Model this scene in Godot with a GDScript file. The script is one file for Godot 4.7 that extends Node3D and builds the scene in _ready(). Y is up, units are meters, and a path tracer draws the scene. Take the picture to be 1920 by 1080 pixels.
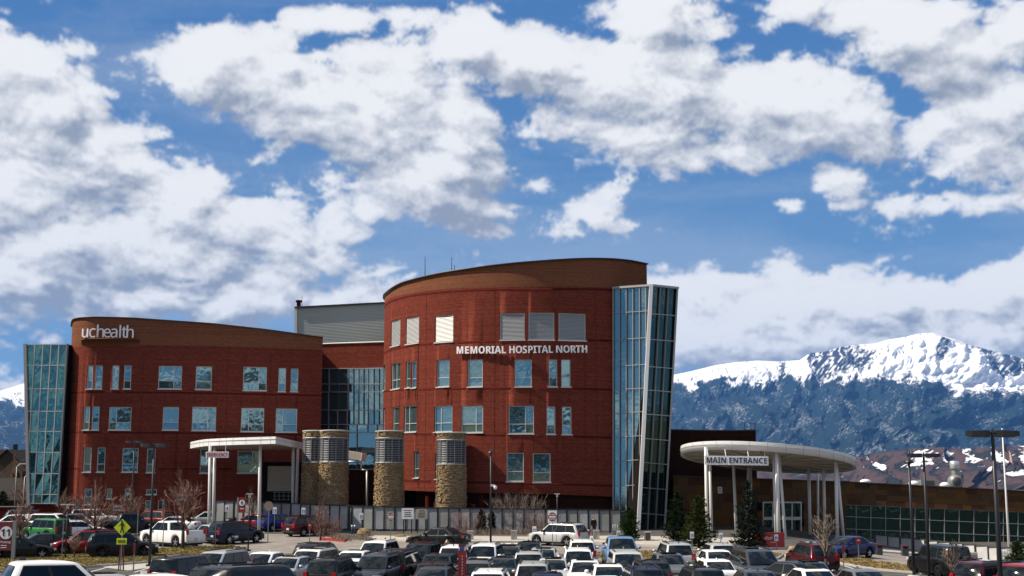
extends Node3D
# A brick hospital seen across its parking lots, with a snowy mountain behind.
# Units are metres; the camera stands at x = 0, z = 0 and looks along -z, slightly upwards.

const EYE := Vector3(0, 4.2, 0)
const FOCAL := 2434.0                       # focal length in pixels of a 1920 x 1080 frame
var pitch := atan(375.0 / FOCAL)
var rng := RandomNumberGenerator.new()
var taken := {}
var cache := {}
var M := {}

# ---------------------------------------------------------------- measuring helpers
func ray(x: float, y: float) -> Vector3:
	return Vector3((x - 960.0) / FOCAL, (540.0 - y) / FOCAL, -1.0).rotated(Vector3.RIGHT, pitch)

func P(x: float, y: float, d: float) -> Vector3:      # the point at distance d that the photo shows at x, y
	var r := ray(x, y)
	return EYE + r * (d / -r.z)

func XD(x: float, h: float, d: float) -> Vector3:     # the point of height h and distance d in the photo's column x
	return Vector3((x - 960.0) / FOCAL * (d * cos(pitch) + (h - EYE.y) * sin(pitch)), h, -d)

const PROFILE := [[-400.0, 1.5], [0.0, 0.9], [24.0, 0.7], [38.0, 0.35], [46.0, -0.9], [58.0, -1.2], [112.0, 0.0], [130.0, 0.55], [400.0, 0.55]]
func dip(d: float, x: float) -> float:                # the land falls away towards the low wing
	return -1.5 * clampf((x - 24.0) / 14.0, 0, 1) * clampf((d - 70.0) / 25.0, 0, 1)

func ground_at(d: float, x := 0.0) -> float:
	for i in PROFILE.size() - 1:
		if d <= PROFILE[i + 1][0]:
			var t: float = (d - PROFILE[i][0]) / (PROFILE[i + 1][0] - PROFILE[i][0])
			return lerpf(PROFILE[i][1], PROFILE[i + 1][1], t) + dip(d, x)
	return 0.55 + dip(d, x)

func G(x: float, y: float, lift := 0.0) -> Vector3:   # where the photo's pixel meets the ground
	var r := ray(x, y)
	var d := 40.0
	while d < 400.0:
		var p := EYE + r * (d / -r.z)
		if p.y <= ground_at(d, p.x) + lift:
			return Vector3(p.x, ground_at(d, p.x) + lift, p.z)
		d += 0.1
	return P(x, y, 400.0)

func on_ground(x: float, d: float, lift := 0.0) -> Vector3:
	return XD(x, ground_at(d, (x - 960.0) / FOCAL * d) + lift, d)

# ---------------------------------------------------------------- object helpers
func numbered(called: String) -> String:
	if not taken.has(called):
		taken[called] = 0
		return called
	taken[called] += 1
	return "%s_%03d" % [called, taken[called]]

func tag(o: Node3D, label: String, category: String, group := "") -> void:
	o.set_meta("label", label)
	o.set_meta("category", category)
	if group != "":
		o.set_meta("group", group)

func thing(called: String, label: String, category: String, at := Vector3.ZERO, turn := 0.0, group := "") -> Node3D:
	var o := Node3D.new()
	o.name = numbered(called)
	add_child(o)
	o.position = at
	o.rotation.y = turn
	tag(o, label, category, group)
	return o

func put(called: String, mesh: Mesh, mat: Material, parent: Node = null, at := Transform3D()) -> MeshInstance3D:
	var o := MeshInstance3D.new()
	o.name = called if parent else numbered(called)
	o.mesh = mesh
	o.material_override = mat
	(parent if parent else self).add_child(o, true)
	o.transform = at
	return o

func S(smooth := false) -> SurfaceTool:
	var s := SurfaceTool.new()
	s.begin(Mesh.PRIMITIVE_TRIANGLES)
	s.set_smooth_group(0 if smooth else -1)
	return s

func done(s: SurfaceTool) -> ArrayMesh:
	s.generate_normals()
	return s.commit()

func obj(called: String, s: SurfaceTool, mat: Material, parent: Node = null) -> MeshInstance3D:
	return put(called, done(s), mat, parent)

func setting(called: String, s: SurfaceTool, mat: Material) -> MeshInstance3D:
	var o := obj(called, s, mat)
	o.set_meta("kind", "structure")
	return o

func tri(s: SurfaceTool, a: Vector3, b: Vector3, c: Vector3) -> void:
	s.add_vertex(a); s.add_vertex(b); s.add_vertex(c)

func quad(s: SurfaceTool, a: Vector3, b: Vector3, c: Vector3, d: Vector3) -> void:   # a b c d run clockwise seen from the front
	tri(s, a, b, c); tri(s, a, c, d)

func quad_uv(s: SurfaceTool, p: Array, uv: Array) -> void:
	for k in [0, 1, 2, 0, 2, 3]:
		s.set_uv(uv[k]); s.add_vertex(p[k])

func box(s: SurfaceTool, c: Vector3, size: Vector3, b := Basis()) -> void:
	var h := size / 2.0
	var v := []
	for k in 8:
		v.append(c + b * Vector3(h.x if k & 1 else -h.x, h.y if k & 2 else -h.y, h.z if k & 4 else -h.z))
	quad(s, v[4], v[6], v[7], v[5]); quad(s, v[1], v[3], v[2], v[0]); quad(s, v[0], v[2], v[6], v[4])
	quad(s, v[5], v[7], v[3], v[1]); quad(s, v[2], v[3], v[7], v[6]); quad(s, v[0], v[4], v[5], v[1])

func beam(s: SurfaceTool, a: Vector3, b: Vector3, w: float, t: float, out := Vector3.BACK) -> void:   # a bar of width w and depth t along out
	var dir := (b - a).normalized()
	var side := out.cross(dir).normalized()
	var o := dir.cross(side).normalized()
	box(s, (a + b) / 2.0, Vector3(w, a.distance_to(b), t), Basis(side, dir, o))

func tube(s: SurfaceTool, a: Vector3, b: Vector3, ra: float, rb: float, n := 8, caps := true) -> void:
	var dir := (b - a).normalized()
	var u := dir.cross(Vector3.RIGHT if absf(dir.x) < 0.8 else Vector3.UP).normalized()
	var w := u.cross(dir)
	for k in n:
		var p := TAU * k / n
		var q := TAU * (k + 1) / n
		var e := u * cos(p) + w * sin(p)
		var f := u * cos(q) + w * sin(q)
		quad(s, a + e * ra, b + e * rb, b + f * rb, a + f * ra)
		if caps:
			tri(s, b, b + f * rb, b + e * rb)
			tri(s, a, a + e * ra, a + f * ra)

func lathe(s: SurfaceTool, at: Vector3, prof: Array, n := 16) -> void:    # prof: [radius, height] from the bottom up
	for i in prof.size() - 1:
		for k in n:
			var p := TAU * k / n
			var q := TAU * (k + 1) / n
			var e := Vector3(cos(p), 0, sin(p))
			var f := Vector3(cos(q), 0, sin(q))
			var y0: Vector3 = Vector3.UP * prof[i][1]
			var y1: Vector3 = Vector3.UP * prof[i + 1][1]
			quad(s, at + e * prof[i][0] + y0, at + e * prof[i + 1][0] + y1, at + f * prof[i + 1][0] + y1, at + f * prof[i][0] + y0)

func unit_box() -> Mesh:
	if not cache.has("box"):
		var s := S()
		box(s, Vector3.ZERO, Vector3.ONE)
		cache.box = done(s)
	return cache.box

func place_box(called: String, c: Vector3, size: Vector3, mat: Material, parent: Node, b := Basis()) -> MeshInstance3D:
	return put(called, unit_box(), mat, parent, Transform3D(b * Basis.from_scale(size), c))

func place_bar(called: String, a: Vector3, b: Vector3, w: float, t: float, mat: Material, parent: Node, out := Vector3.BACK) -> MeshInstance3D:
	var dir := (b - a).normalized()
	var side := out.cross(dir).normalized()
	var o := dir.cross(side).normalized()
	return put(called, unit_box(), mat, parent, Transform3D(Basis(side * w, dir * a.distance_to(b), o * t), (a + b) / 2.0))

func pane_mesh(a: Vector3, b: Vector3, c: Vector3, d: Vector3, thick := 0.02) -> ArrayMesh:   # a thin slab, corners a b c d clockwise from the front
	var s := S()
	var n := -((b - a).cross(d - a)).normalized() * thick
	quad(s, a, b, c, d)
	quad(s, d - n, c - n, b - n, a - n)
	quad(s, a, a - n, b - n, b); quad(s, b, b - n, c - n, c); quad(s, c, c - n, d - n, d); quad(s, d, d - n, a - n, a)
	return done(s)

# ---------------------------------------------------------------- materials
func lin(r: float, g: float, b: float) -> Color:          # a real-world base colour, given as linear values
	return Color(r, g, b).linear_to_srgb()

func mat(c: Color, rough := 0.8, metal := 0.0, extra := {}) -> StandardMaterial3D:
	var m := StandardMaterial3D.new()
	m.albedo_color = c
	m.roughness = rough
	m.metallic = metal
	if rough > 0.8:
		m.metallic_specular = 0.12
	for k in extra:
		m.set(k, extra[k])
	return m

func noise_tex(freq: float, lo: Color, hi: Color, size := 512, sd := 1, octaves := 5, mid := 0.5) -> NoiseTexture2D:
	var n := FastNoiseLite.new()
	n.seed = sd
	n.frequency = freq
	n.fractal_octaves = octaves
	var g := Gradient.new()
	g.offsets = PackedFloat32Array([clampf(mid - 0.35, 0, 1), clampf(mid + 0.35, 0, 1)])
	g.colors = PackedColorArray([lo, hi])
	var t := NoiseTexture2D.new()
	t.width = size; t.height = size; t.seamless = true
	t.noise = n
	t.color_ramp = g
	return t

func normal_tex(freq: float, bump: float, size := 512, sd := 1, octaves := 5) -> NoiseTexture2D:
	var n := FastNoiseLite.new()
	n.seed = sd
	n.frequency = freq
	n.fractal_octaves = octaves
	var t := NoiseTexture2D.new()
	t.width = size; t.height = size; t.seamless = true
	t.noise = n
	t.as_normal_map = true
	t.bump_strength = bump
	return t

func rough_mat(lo: Color, hi: Color, freq: float, metres: float, rough := 0.9, bump := 0.0, sd := 1) -> StandardMaterial3D:
	var m := mat(Color.WHITE, rough)
	m.albedo_texture = noise_tex(freq, lo, hi, 512, sd)
	m.uv1_triplanar = true
	m.uv1_world_triplanar = true
	m.uv1_scale = Vector3.ONE / metres
	if bump > 0.0:
		m.normal_enabled = true
		m.normal_texture = normal_tex(freq, bump, 512, sd)
	return m

# brickwork: every brick about four pixels wide in the photograph, so colour and relief are a texture of 6.4 m
func brick_mat(r: float, g: float, b: float, spread: float, sd: int) -> StandardMaterial3D:
	rng.seed = sd
	var n := 1024
	var im := Image.create(n, n, false, Image.FORMAT_RGB8)
	var hm := Image.create(n, n, false, Image.FORMAT_L8)
	im.fill(lin(r * 0.75, g * 0.85, b * 0.9))
	hm.fill(Color(0.30, 0.30, 0.30))
	var wave := FastNoiseLite.new()
	wave.seed = sd
	wave.frequency = 0.011
	var rows := 64
	var rh := n / rows
	for j in rows:
		var x := -rng.randi_range(0, 47)
		var course := rng.randf_range(0.86, 1.12) * (0.90 if j % 16 == 5 else 1.0)
		while x < n:
			var w := 48
			var t := rng.randf_range(1.0 - spread, 1.0 + spread) * course
			var red := rng.randf_range(0.92, 1.08)
			var rect := Rect2i(x, j * rh, w - 2, rh - 2)
			im.fill_rect(rect, lin(r * t, g * t * red, b * t * red))
			var q := 0.62 + 0.28 * wave.get_noise_2d(x * 0.5, j * rh * 5.0) + rng.randf_range(-0.1, 0.1)
			hm.fill_rect(rect, Color(q, q, q))
			x += w
	hm.bump_map_to_normal_map(5.0)
	var m := mat(Color.WHITE, 0.88)
	m.albedo_texture = ImageTexture.create_from_image(im)
	m.normal_enabled = true
	m.normal_texture = ImageTexture.create_from_image(hm)
	m.normal_scale = 0.8
	m.uv1_scale = Vector3(1.0 / 6.4, 1.0 / 6.4, 1)
	return m

func make_materials() -> void:
	M.brick = brick_mat(0.140, 0.0325, 0.021, 0.22, 11)
	M.tan_brick = brick_mat(0.165, 0.065, 0.035, 0.12, 12)
	M.dark_brick = brick_mat(0.070, 0.011, 0.008, 0.15, 13)
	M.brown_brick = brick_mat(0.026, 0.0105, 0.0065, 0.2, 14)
	M.cap = mat(lin(0.03, 0.022, 0.018), 0.5, 0.3)
	M.frame = mat(lin(0.50, 0.49, 0.46), 0.45, 0.25)
	M.frame_dim = mat(lin(0.27, 0.27, 0.265), 0.5, 0.2)
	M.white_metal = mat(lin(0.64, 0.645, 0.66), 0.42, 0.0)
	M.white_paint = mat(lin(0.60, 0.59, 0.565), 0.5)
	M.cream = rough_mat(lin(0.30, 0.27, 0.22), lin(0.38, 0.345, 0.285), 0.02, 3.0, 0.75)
	M.letter = mat(lin(0.72, 0.72, 0.74), 0.45, 0.1)
	M.black_metal = mat(lin(0.018, 0.018, 0.020), 0.45, 0.3)
	M.dark_metal = mat(lin(0.05, 0.05, 0.052), 0.5, 0.3)
	M.grey_metal = mat(lin(0.20, 0.215, 0.21), 0.5, 0.35)
	M.siding = mat(lin(0.29, 0.31, 0.29), 0.6, 0.1)
	M.bright_metal = mat(lin(0.55, 0.56, 0.58), 0.35, 0.6)
	M.louvre = mat(lin(0.46, 0.47, 0.47), 0.45, 0.35)
	M.pillar_core = mat(lin(0.13, 0.085, 0.045), 0.9)
	M.blade = mat(lin(0.20, 0.205, 0.215), 0.45, 0.2)
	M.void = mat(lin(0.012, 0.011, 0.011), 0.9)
	var wavy := normal_tex(0.006, 4.0, 512, 5, 2)
	for g in [["glass", 0.18, 0.30, 0.335, 0.10], ["glass_dark", 0.030, 0.040, 0.044, 0.2], ["glass_teal", 0.075, 0.20, 0.215, 0.12], ["glass_green", 0.026, 0.060, 0.054, 0.25], ["glass_wavy", 0.18, 0.30, 0.335, 0.5]]:
		M[g[0]] = mat(lin(g[1], g[2], g[3]), 0.03, 0.85, {"normal_enabled": true, "normal_texture": wavy, "normal_scale": g[4], "uv1_triplanar": true, "uv1_world_triplanar": true, "uv1_scale": Vector3.ONE * 0.35})
	M.concrete = rough_mat(lin(0.31, 0.29, 0.26), lin(0.42, 0.40, 0.365), 0.02, 5.0, 0.9, 0.6, 3)
	M.asphalt = rough_mat(lin(0.060, 0.058, 0.056), lin(0.105, 0.101, 0.097), 0.015, 9.0, 0.92, 0.8, 4)
	M.road = rough_mat(lin(0.175, 0.158, 0.143), lin(0.25, 0.228, 0.208), 0.012, 14.0, 0.92, 0.6, 6)
	M.grass_soil = rough_mat(lin(0.105, 0.080, 0.030), lin(0.185, 0.145, 0.058), 0.03, 6.0, 0.95, 1.5, 7)
	M.straw = rough_mat(lin(0.14, 0.095, 0.042), lin(0.26, 0.185, 0.09), 0.03, 4.0, 0.95, 1.5, 8)
	M.mulch = rough_mat(lin(0.06, 0.048, 0.038), lin(0.17, 0.145, 0.12), 0.06, 3.0, 0.95, 2.0, 9)
	M.field = rough_mat(lin(0.09, 0.075, 0.045), lin(0.17, 0.14, 0.085), 0.01, 120.0, 0.95, 0.0, 10)
	M.red_paint = mat(lin(0.36, 0.02, 0.02), 0.5)
	M.sign_red = mat(lin(0.22, 0.012, 0.016), 0.45)
	M.sign_maroon = mat(lin(0.12, 0.010, 0.016), 0.5)
	M.sign_white = mat(lin(0.72, 0.72, 0.72), 0.5)
	M.sign_blue = mat(lin(0.015, 0.07, 0.28), 0.45)
	M.sign_yellow = mat(lin(0.58, 0.66, 0.01), 0.45)
	M.ink = mat(lin(0.012, 0.012, 0.014), 0.6)
	M.ink_navy = mat(lin(0.02, 0.024, 0.04), 0.6)
	M.bark = rough_mat(lin(0.035, 0.027, 0.022), lin(0.085, 0.066, 0.055), 0.05, 1.0, 0.95, 1.0, 15)
	M.twig = mat(lin(0.21, 0.13, 0.105), 0.95)
	M.twig_pale = mat(lin(0.24, 0.19, 0.15), 0.95)
	M.lane_white = mat(lin(0.55, 0.55, 0.53), 0.8)
	M.tyre = mat(lin(0.014, 0.014, 0.015), 0.9)
	M.rim = mat(lin(0.42, 0.42, 0.44), 0.3, 0.8)
	M.rim_dark = mat(lin(0.05, 0.05, 0.055), 0.35, 0.7)
	M.car_glass = mat(lin(0.006, 0.009, 0.010), 0.05, 0.0, {"metallic_specular": 0.45})
	M.car_trim = mat(lin(0.012, 0.012, 0.013), 0.6)
	M.head_lamp = mat(lin(0.60, 0.62, 0.64), 0.12, 0.3)
	M.tail_lamp = mat(lin(0.30, 0.008, 0.010), 0.2)
	M.plate = mat(lin(0.42, 0.46, 0.44), 0.5)
	M.stone = []
	for k in 3:
		M.stone.append(rough_mat([lin(0.22, 0.155, 0.090), lin(0.25, 0.180, 0.108), lin(0.19, 0.132, 0.074)][k], [lin(0.31, 0.228, 0.137), lin(0.35, 0.262, 0.162), lin(0.27, 0.195, 0.113)][k], 0.03, 2.0, 0.9, 1.5, 20 + k))
	M.ashlar = []
	for k in 5:
		var c: Array = [[0.085, 0.045, 0.021], [0.10, 0.056, 0.027], [0.070, 0.036, 0.018], [0.12, 0.060, 0.021], [0.09, 0.052, 0.030]][k]
		M.ashlar.append(rough_mat(lin(c[0] * 0.8, c[1] * 0.8, c[2] * 0.8), lin(c[0] * 1.2, c[1] * 1.2, c[2] * 1.2), 0.02, 1.7, 0.85, 0.8, 30 + k))

# ---------------------------------------------------------------- sky
# clouds seen in the photograph: x, y, half width, half height, weight
const CLOUDS := [
	[20, 130, 130, 90, 1.0], [90, 210, 120, 100, 1.0], [190, 290, 130, 90, 1.0], [60, 360, 150, 110, 1.0], [310, 370, 120, 70, 0.9], [150, 460, 220, 90, 1.0], [40, 530, 170, 70, 0.9], [330, 480, 170, 80, 0.85],
	[260, 540, 220, 50, 0.9], [470, 400, 100, 50, 0.6], [520, 300, 70, 25, 0.55], [570, 330, 90, 35, 0.65], [640, 440, 60, 70, 0.6], [560, 490, 90, 60, 0.7], [690, 400, 40, 45, 0.6], [610, 570, 110, 40, 0.8], [430, 570, 120, 40, 0.8],
	[390, 105, 95, 65, 1.0], [460, 160, 120, 70, 1.0], [560, 190, 130, 75, 1.0], [690, 150, 100, 60, 0.9], [760, 210, 130, 90, 1.0], [850, 220, 80, 100, 1.0], [690, 260, 110, 60, 0.9], [800, 330, 120, 85, 1.0], [880, 400, 70, 50, 0.8], [600, 250, 70, 25, 0.7], [930, 420, 40, 30, 0.6],
	[890, 80, 80, 60, 0.8], [1000, 120, 130, 70, 1.0], [1130, 150, 140, 80, 1.0], [1260, 190, 130, 90, 1.0], [1390, 180, 110, 75, 1.0], [1500, 170, 110, 80, 1.0], [1590, 210, 90, 65, 0.95], [1180, 240, 120, 60, 0.9], [1060, 220, 110, 50, 0.8], [1300, 290, 110, 35, 0.7], [1640, 245, 50, 30, 0.7],
	[1200, 25, 110, 50, 0.95], [1330, 55, 50, 30, 0.6], [1580, 30, 110, 50, 0.8], [1690, 70, 120, 60, 0.95], [1780, 120, 100, 60, 0.8], [1840, 220, 130, 90, 1.0], [1880, 300, 100, 50, 0.9], [1900, 60, 60, 60, 0.6], [1850, 380, 120, 22, 0.6],
	[620, 45, 75, 26, 0.6], [770, 30, 60, 25, 0.45], [430, 8, 60, 14, 0.4], [1575, 342, 42, 34, 0.62], [1480, 388, 24, 12, 0.5], [1135, 395, 55, 50, 0.6], [1170, 430, 40, 35, 0.55], [1260, 435, 40, 17, 0.65], [1060, 430, 60, 24, 0.55], [1080, 300, 12, 40, 0.4], [1000, 350, 40, 20, 0.4], [980, 265, 35, 14, 0.4], [1310, 405, 20, 16, 0.35],
	[1300, 560, 110, 60, 0.85], [1470, 500, 50, 45, 0.8], [1460, 560, 110, 50, 0.9], [1600, 570, 120, 45, 0.85], [1730, 560, 110, 50, 0.9], [1860, 550, 110, 55, 0.95], [1350, 640, 160, 50, 0.85], [1560, 630, 200, 50, 0.85], [1850, 620, 120, 50, 0.8], [1700, 600, 180, 50, 0.7],
	[230, 430, 200, 60, 0.8], [420, 500, 200, 70, 0.8], [120, 560, 260, 50, 0.9], [690, 550, 90, 50, 0.75], [520, 560, 160, 40, 0.8], [1450, 600, 260, 60, 0.85], [1780, 600, 260, 60, 0.85], [1280, 610, 80, 60, 0.8], [1900, 520, 60, 30, 0.7], [90, 634, 40, 22, 0.7], [20, 648, 40, 18, 0.6], [560, 540, 60, 30, 0.6], [20, 700, 60, 40, 0.5]]
var fine := FastNoiseLite.new()
var broad := FastNoiseLite.new()
var lobes := FastNoiseLite.new()
var cover: Image

func cover_image() -> void:
	# cloud cover in the photo's frame on a grid of 10 pixels, with a margin of 300
	cover = Image.create(252, 132, false, Image.FORMAT_RF)
	for j in 132:
		for i in 252:
			var x := i * 10.0 - 300.0
			var y := j * 10.0 - 300.0
			var c := 0.0
			for b in CLOUDS:
				var q: float = pow((x - b[0]) / b[2], 2) + pow((y - b[1]) / b[3], 2)
				if q < 3.2:
					c = maxf(c, b[4] * exp(-q * 0.75)) + 0.12 * b[4] * exp(-q)
			cover.set_pixel(i, j, Color(c, 0, 0))

func cover_at(x: float, y: float) -> float:
	var u := clampf((x + 300.0) / 10.0, 0, 250.9)
	var v := clampf((y + 300.0) / 10.0, 0, 130.9)
	var i := int(u)
	var j := int(v)
	u -= i
	v -= j
	return lerpf(lerpf(cover.get_pixel(i, j).r, cover.get_pixel(i + 1, j).r, u), lerpf(cover.get_pixel(i, j + 1).r, cover.get_pixel(i + 1, j + 1).r, u), v)

func cloud_density(d: Vector3) -> float:
	var far := 62.0 / (maxf(d.y, -0.05) + 0.40)                # a layer of cloud: smaller and flatter towards the horizon
	var n := fine.get_noise_3d(d.x * far, d.y * 40.0, d.z * far)
	var puff := absf(lobes.get_noise_3d(d.x * far, d.y * 60.0, d.z * far))     # rounded heads parted by creases
	var open := 0.42 + 0.75 * broad.get_noise_3d(d.x * 100.0, d.y * 200.0, d.z * 100.0)
	var c := open
	if d.z < -0.75:
		var v := d.rotated(Vector3.RIGHT, -pitch)
		var x := 960.0 - v.x / v.z * FOCAL
		var y := 540.0 + v.y / v.z * FOCAL
		var inside := minf(smoothstep(-260, 0, x) * smoothstep(2180, 1920, x), smoothstep(-260, -20, y))
		if inside > 0.0:
			c = lerpf(open, cover_at(x, y) * 1.10 - 0.02, inside)
	return c - 0.46 + n * 1.0 + puff * 0.62

func sky_color(d: Vector3) -> Color:
	var up := maxf(d.y, 0.0)
	var t := 1.0 - exp(-up * 4.2)
	var c := Vector3(0.29, 0.53, 0.76).lerp(Vector3(0.014, 0.118, 0.41), t)
	var den := cloud_density(d)
	var thin := 0.26 * smoothstep(-0.1, 0.5, 0.5 * fine.get_noise_3d(d.x * 40.0, d.y * 190.0, d.z * 40.0) + broad.get_noise_3d(d.x * 60.0 + 40.0, d.y * 300.0, d.z * 60.0))
	c = c.lerp(Vector3(0.62, 0.68, 0.76), thin)
	var a := smoothstep(-0.08, 0.19, den)
	if a > 0.0:
		var toward := cloud_density((d + Vector3(-0.011, 0.013, 0.0)).normalized())
		var above := cloud_density((d + Vector3(-0.022, 0.040, 0.0)).normalized())
		var lit := clampf(0.74 + 1.15 * (den - toward) + 0.42 * (den - above) - 0.16 * clampf(den, 0, 1.0), 0.0, 1.0)
		var w := Vector3(0.34, 0.385, 0.47).lerp(Vector3(1.0, 1.0, 1.0), lit)
		c = c.lerp(w, a * lerpf(0.9, 1.0, smoothstep(0.1, 0.4, den)))
	return Color(c.x, c.y, c.z).linear_to_srgb()

func sky_dir(col: float, row: float, w: float, h: float) -> Vector3:
	var az := col / w * TAU
	var el := PI / 2 - row / h * PI
	return Vector3(sin(az) * cos(el), sin(el), -cos(az) * cos(el))

func make_sky() -> Sky:
	fine.seed = 4
	fine.frequency = 0.075
	fine.fractal_octaves = 7
	fine.fractal_gain = 0.61
	fine.domain_warp_enabled = true
	fine.domain_warp_amplitude = 5.0
	fine.domain_warp_frequency = 0.09
	fine.domain_warp_fractal_octaves = 3
	lobes.seed = 31
	lobes.frequency = 0.16
	lobes.fractal_octaves = 4
	lobes.fractal_gain = 0.5
	broad.seed = 9
	broad.frequency = 0.022
	broad.fractal_octaves = 3
	cover_image()
	var im := Image.create(1024, 512, false, Image.FORMAT_RGB8)
	for j in 262:
		for i in 1024:
			im.set_pixel(i, j, sky_color(sky_dir(i + 0.5, j + 0.5, 1024, 512)))
	var low := Color(0.24, 0.22, 0.19).linear_to_srgb()
	im.fill_rect(Rect2i(0, 262, 1024, 250), low)
	im.resize(4096, 2048, Image.INTERPOLATE_CUBIC)
	for j in range(700, 1060):                   # the same sky with finer steps ahead
		for k in range(-310, 310):
			im.set_pixel(posmod(k, 4096), j, sky_color(sky_dir(k + 0.5, j + 0.5, 4096, 2048)))
	var m := PanoramaSkyMaterial.new()
	m.panorama = ImageTexture.create_from_image(im)
	var sky := Sky.new()
	sky.sky_material = m
	return sky

# ---------------------------------------------------------------- far land
func along(list: Array, x: float) -> float:
	if x <= list[0][0]:
		return list[0][1]
	for i in list.size() - 1:
		if x <= list[i + 1][0]:
			return lerpf(list[i][1], list[i + 1][1], (x - list[i][0]) / float(list[i + 1][0] - list[i][0]))
	return list[-1][1]

const RIDGE := [[-900, 760], [-300, 735], [-60, 742], [0, 733], [45, 719], [120, 712], [300, 735], [600, 725], [900, 715], [1150, 722], [1262, 703], [1300, 695], [1340, 685], [1380, 679], [1420, 676], [1460, 678], [1500, 675], [1518, 662], [1545, 660], [1575, 651], [1600, 647], [1640, 644], [1665, 637], [1695, 632], [1725, 625], [1750, 624], [1768, 630], [1795, 637], [1815, 646], [1850, 655], [1880, 662], [1920, 672], [2050, 690], [2300, 715], [2900, 760]]
const SNOW_LINE := [[-900, 740], [0, 745], [300, 745], [1262, 708], [1300, 718], [1340, 716], [1400, 713], [1430, 727], [1470, 704], [1530, 704], [1560, 712], [1600, 706], [1650, 706], [1700, 703], [1740, 712], [1800, 728], [1860, 727], [1920, 736], [2300, 750], [2900, 770]]
const FOOTHILL := [[900, 905], [1300, 888], [1450, 878], [1590, 858], [1640, 850], [1700, 841], [1760, 838], [1800, 842], [1850, 838], [1920, 836], [2000, 838], [2300, 860], [2900, 890]]

func land_mesh(cols: Array, rows: int, bottom: float, near: float, far: float, ridge: Array, shape: Callable, colour: Callable) -> ArrayMesh:
	var v := PackedVector3Array()
	var c := PackedColorArray()
	var ix := PackedInt32Array()
	for x in cols:
		var top := along(ridge, x)
		for j in rows + 2:
			var s := minf(float(j) / rows, 1.0)
			var y := lerpf(bottom, top, s)
			var d := lerpf(near, far, s)
			var p: Vector3
			if j > rows:
				p = P(x, y, far * 1.15)
				p.y *= 0.55
			else:
				p = P(x, y, d)
				var push: Array = shape.call(x, y, s)
				p.y += push[0]
				p.z += push[1]
			v.append(p)
			c.append(colour.call(x, y, s))
	var n := rows + 2
	for i in cols.size() - 1:
		for j in n - 1:
			var a := i * n + j
			ix.append_array(PackedInt32Array([a, a + 1, a + n + 1, a, a + n + 1, a + n]))
	var arr := []
	arr.resize(Mesh.ARRAY_MAX)
	arr[Mesh.ARRAY_VERTEX] = v
	arr[Mesh.ARRAY_COLOR] = c
	arr[Mesh.ARRAY_INDEX] = ix
	var m := ArrayMesh.new()
	m.add_surface_from_arrays(Mesh.PRIMITIVE_TRIANGLES, arr)
	var s := SurfaceTool.new()
	s.create_from(m, 0)
	s.generate_normals()
	return s.commit()

func blot(x: float, y: float, list: Array) -> float:
	var most := 0.0
	for b in list:
		most = maxf(most, 1.0 - sqrt(pow((x - b[0]) / b[2], 2) + pow((y - b[1]) / b[3], 2)))
	return most

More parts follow.
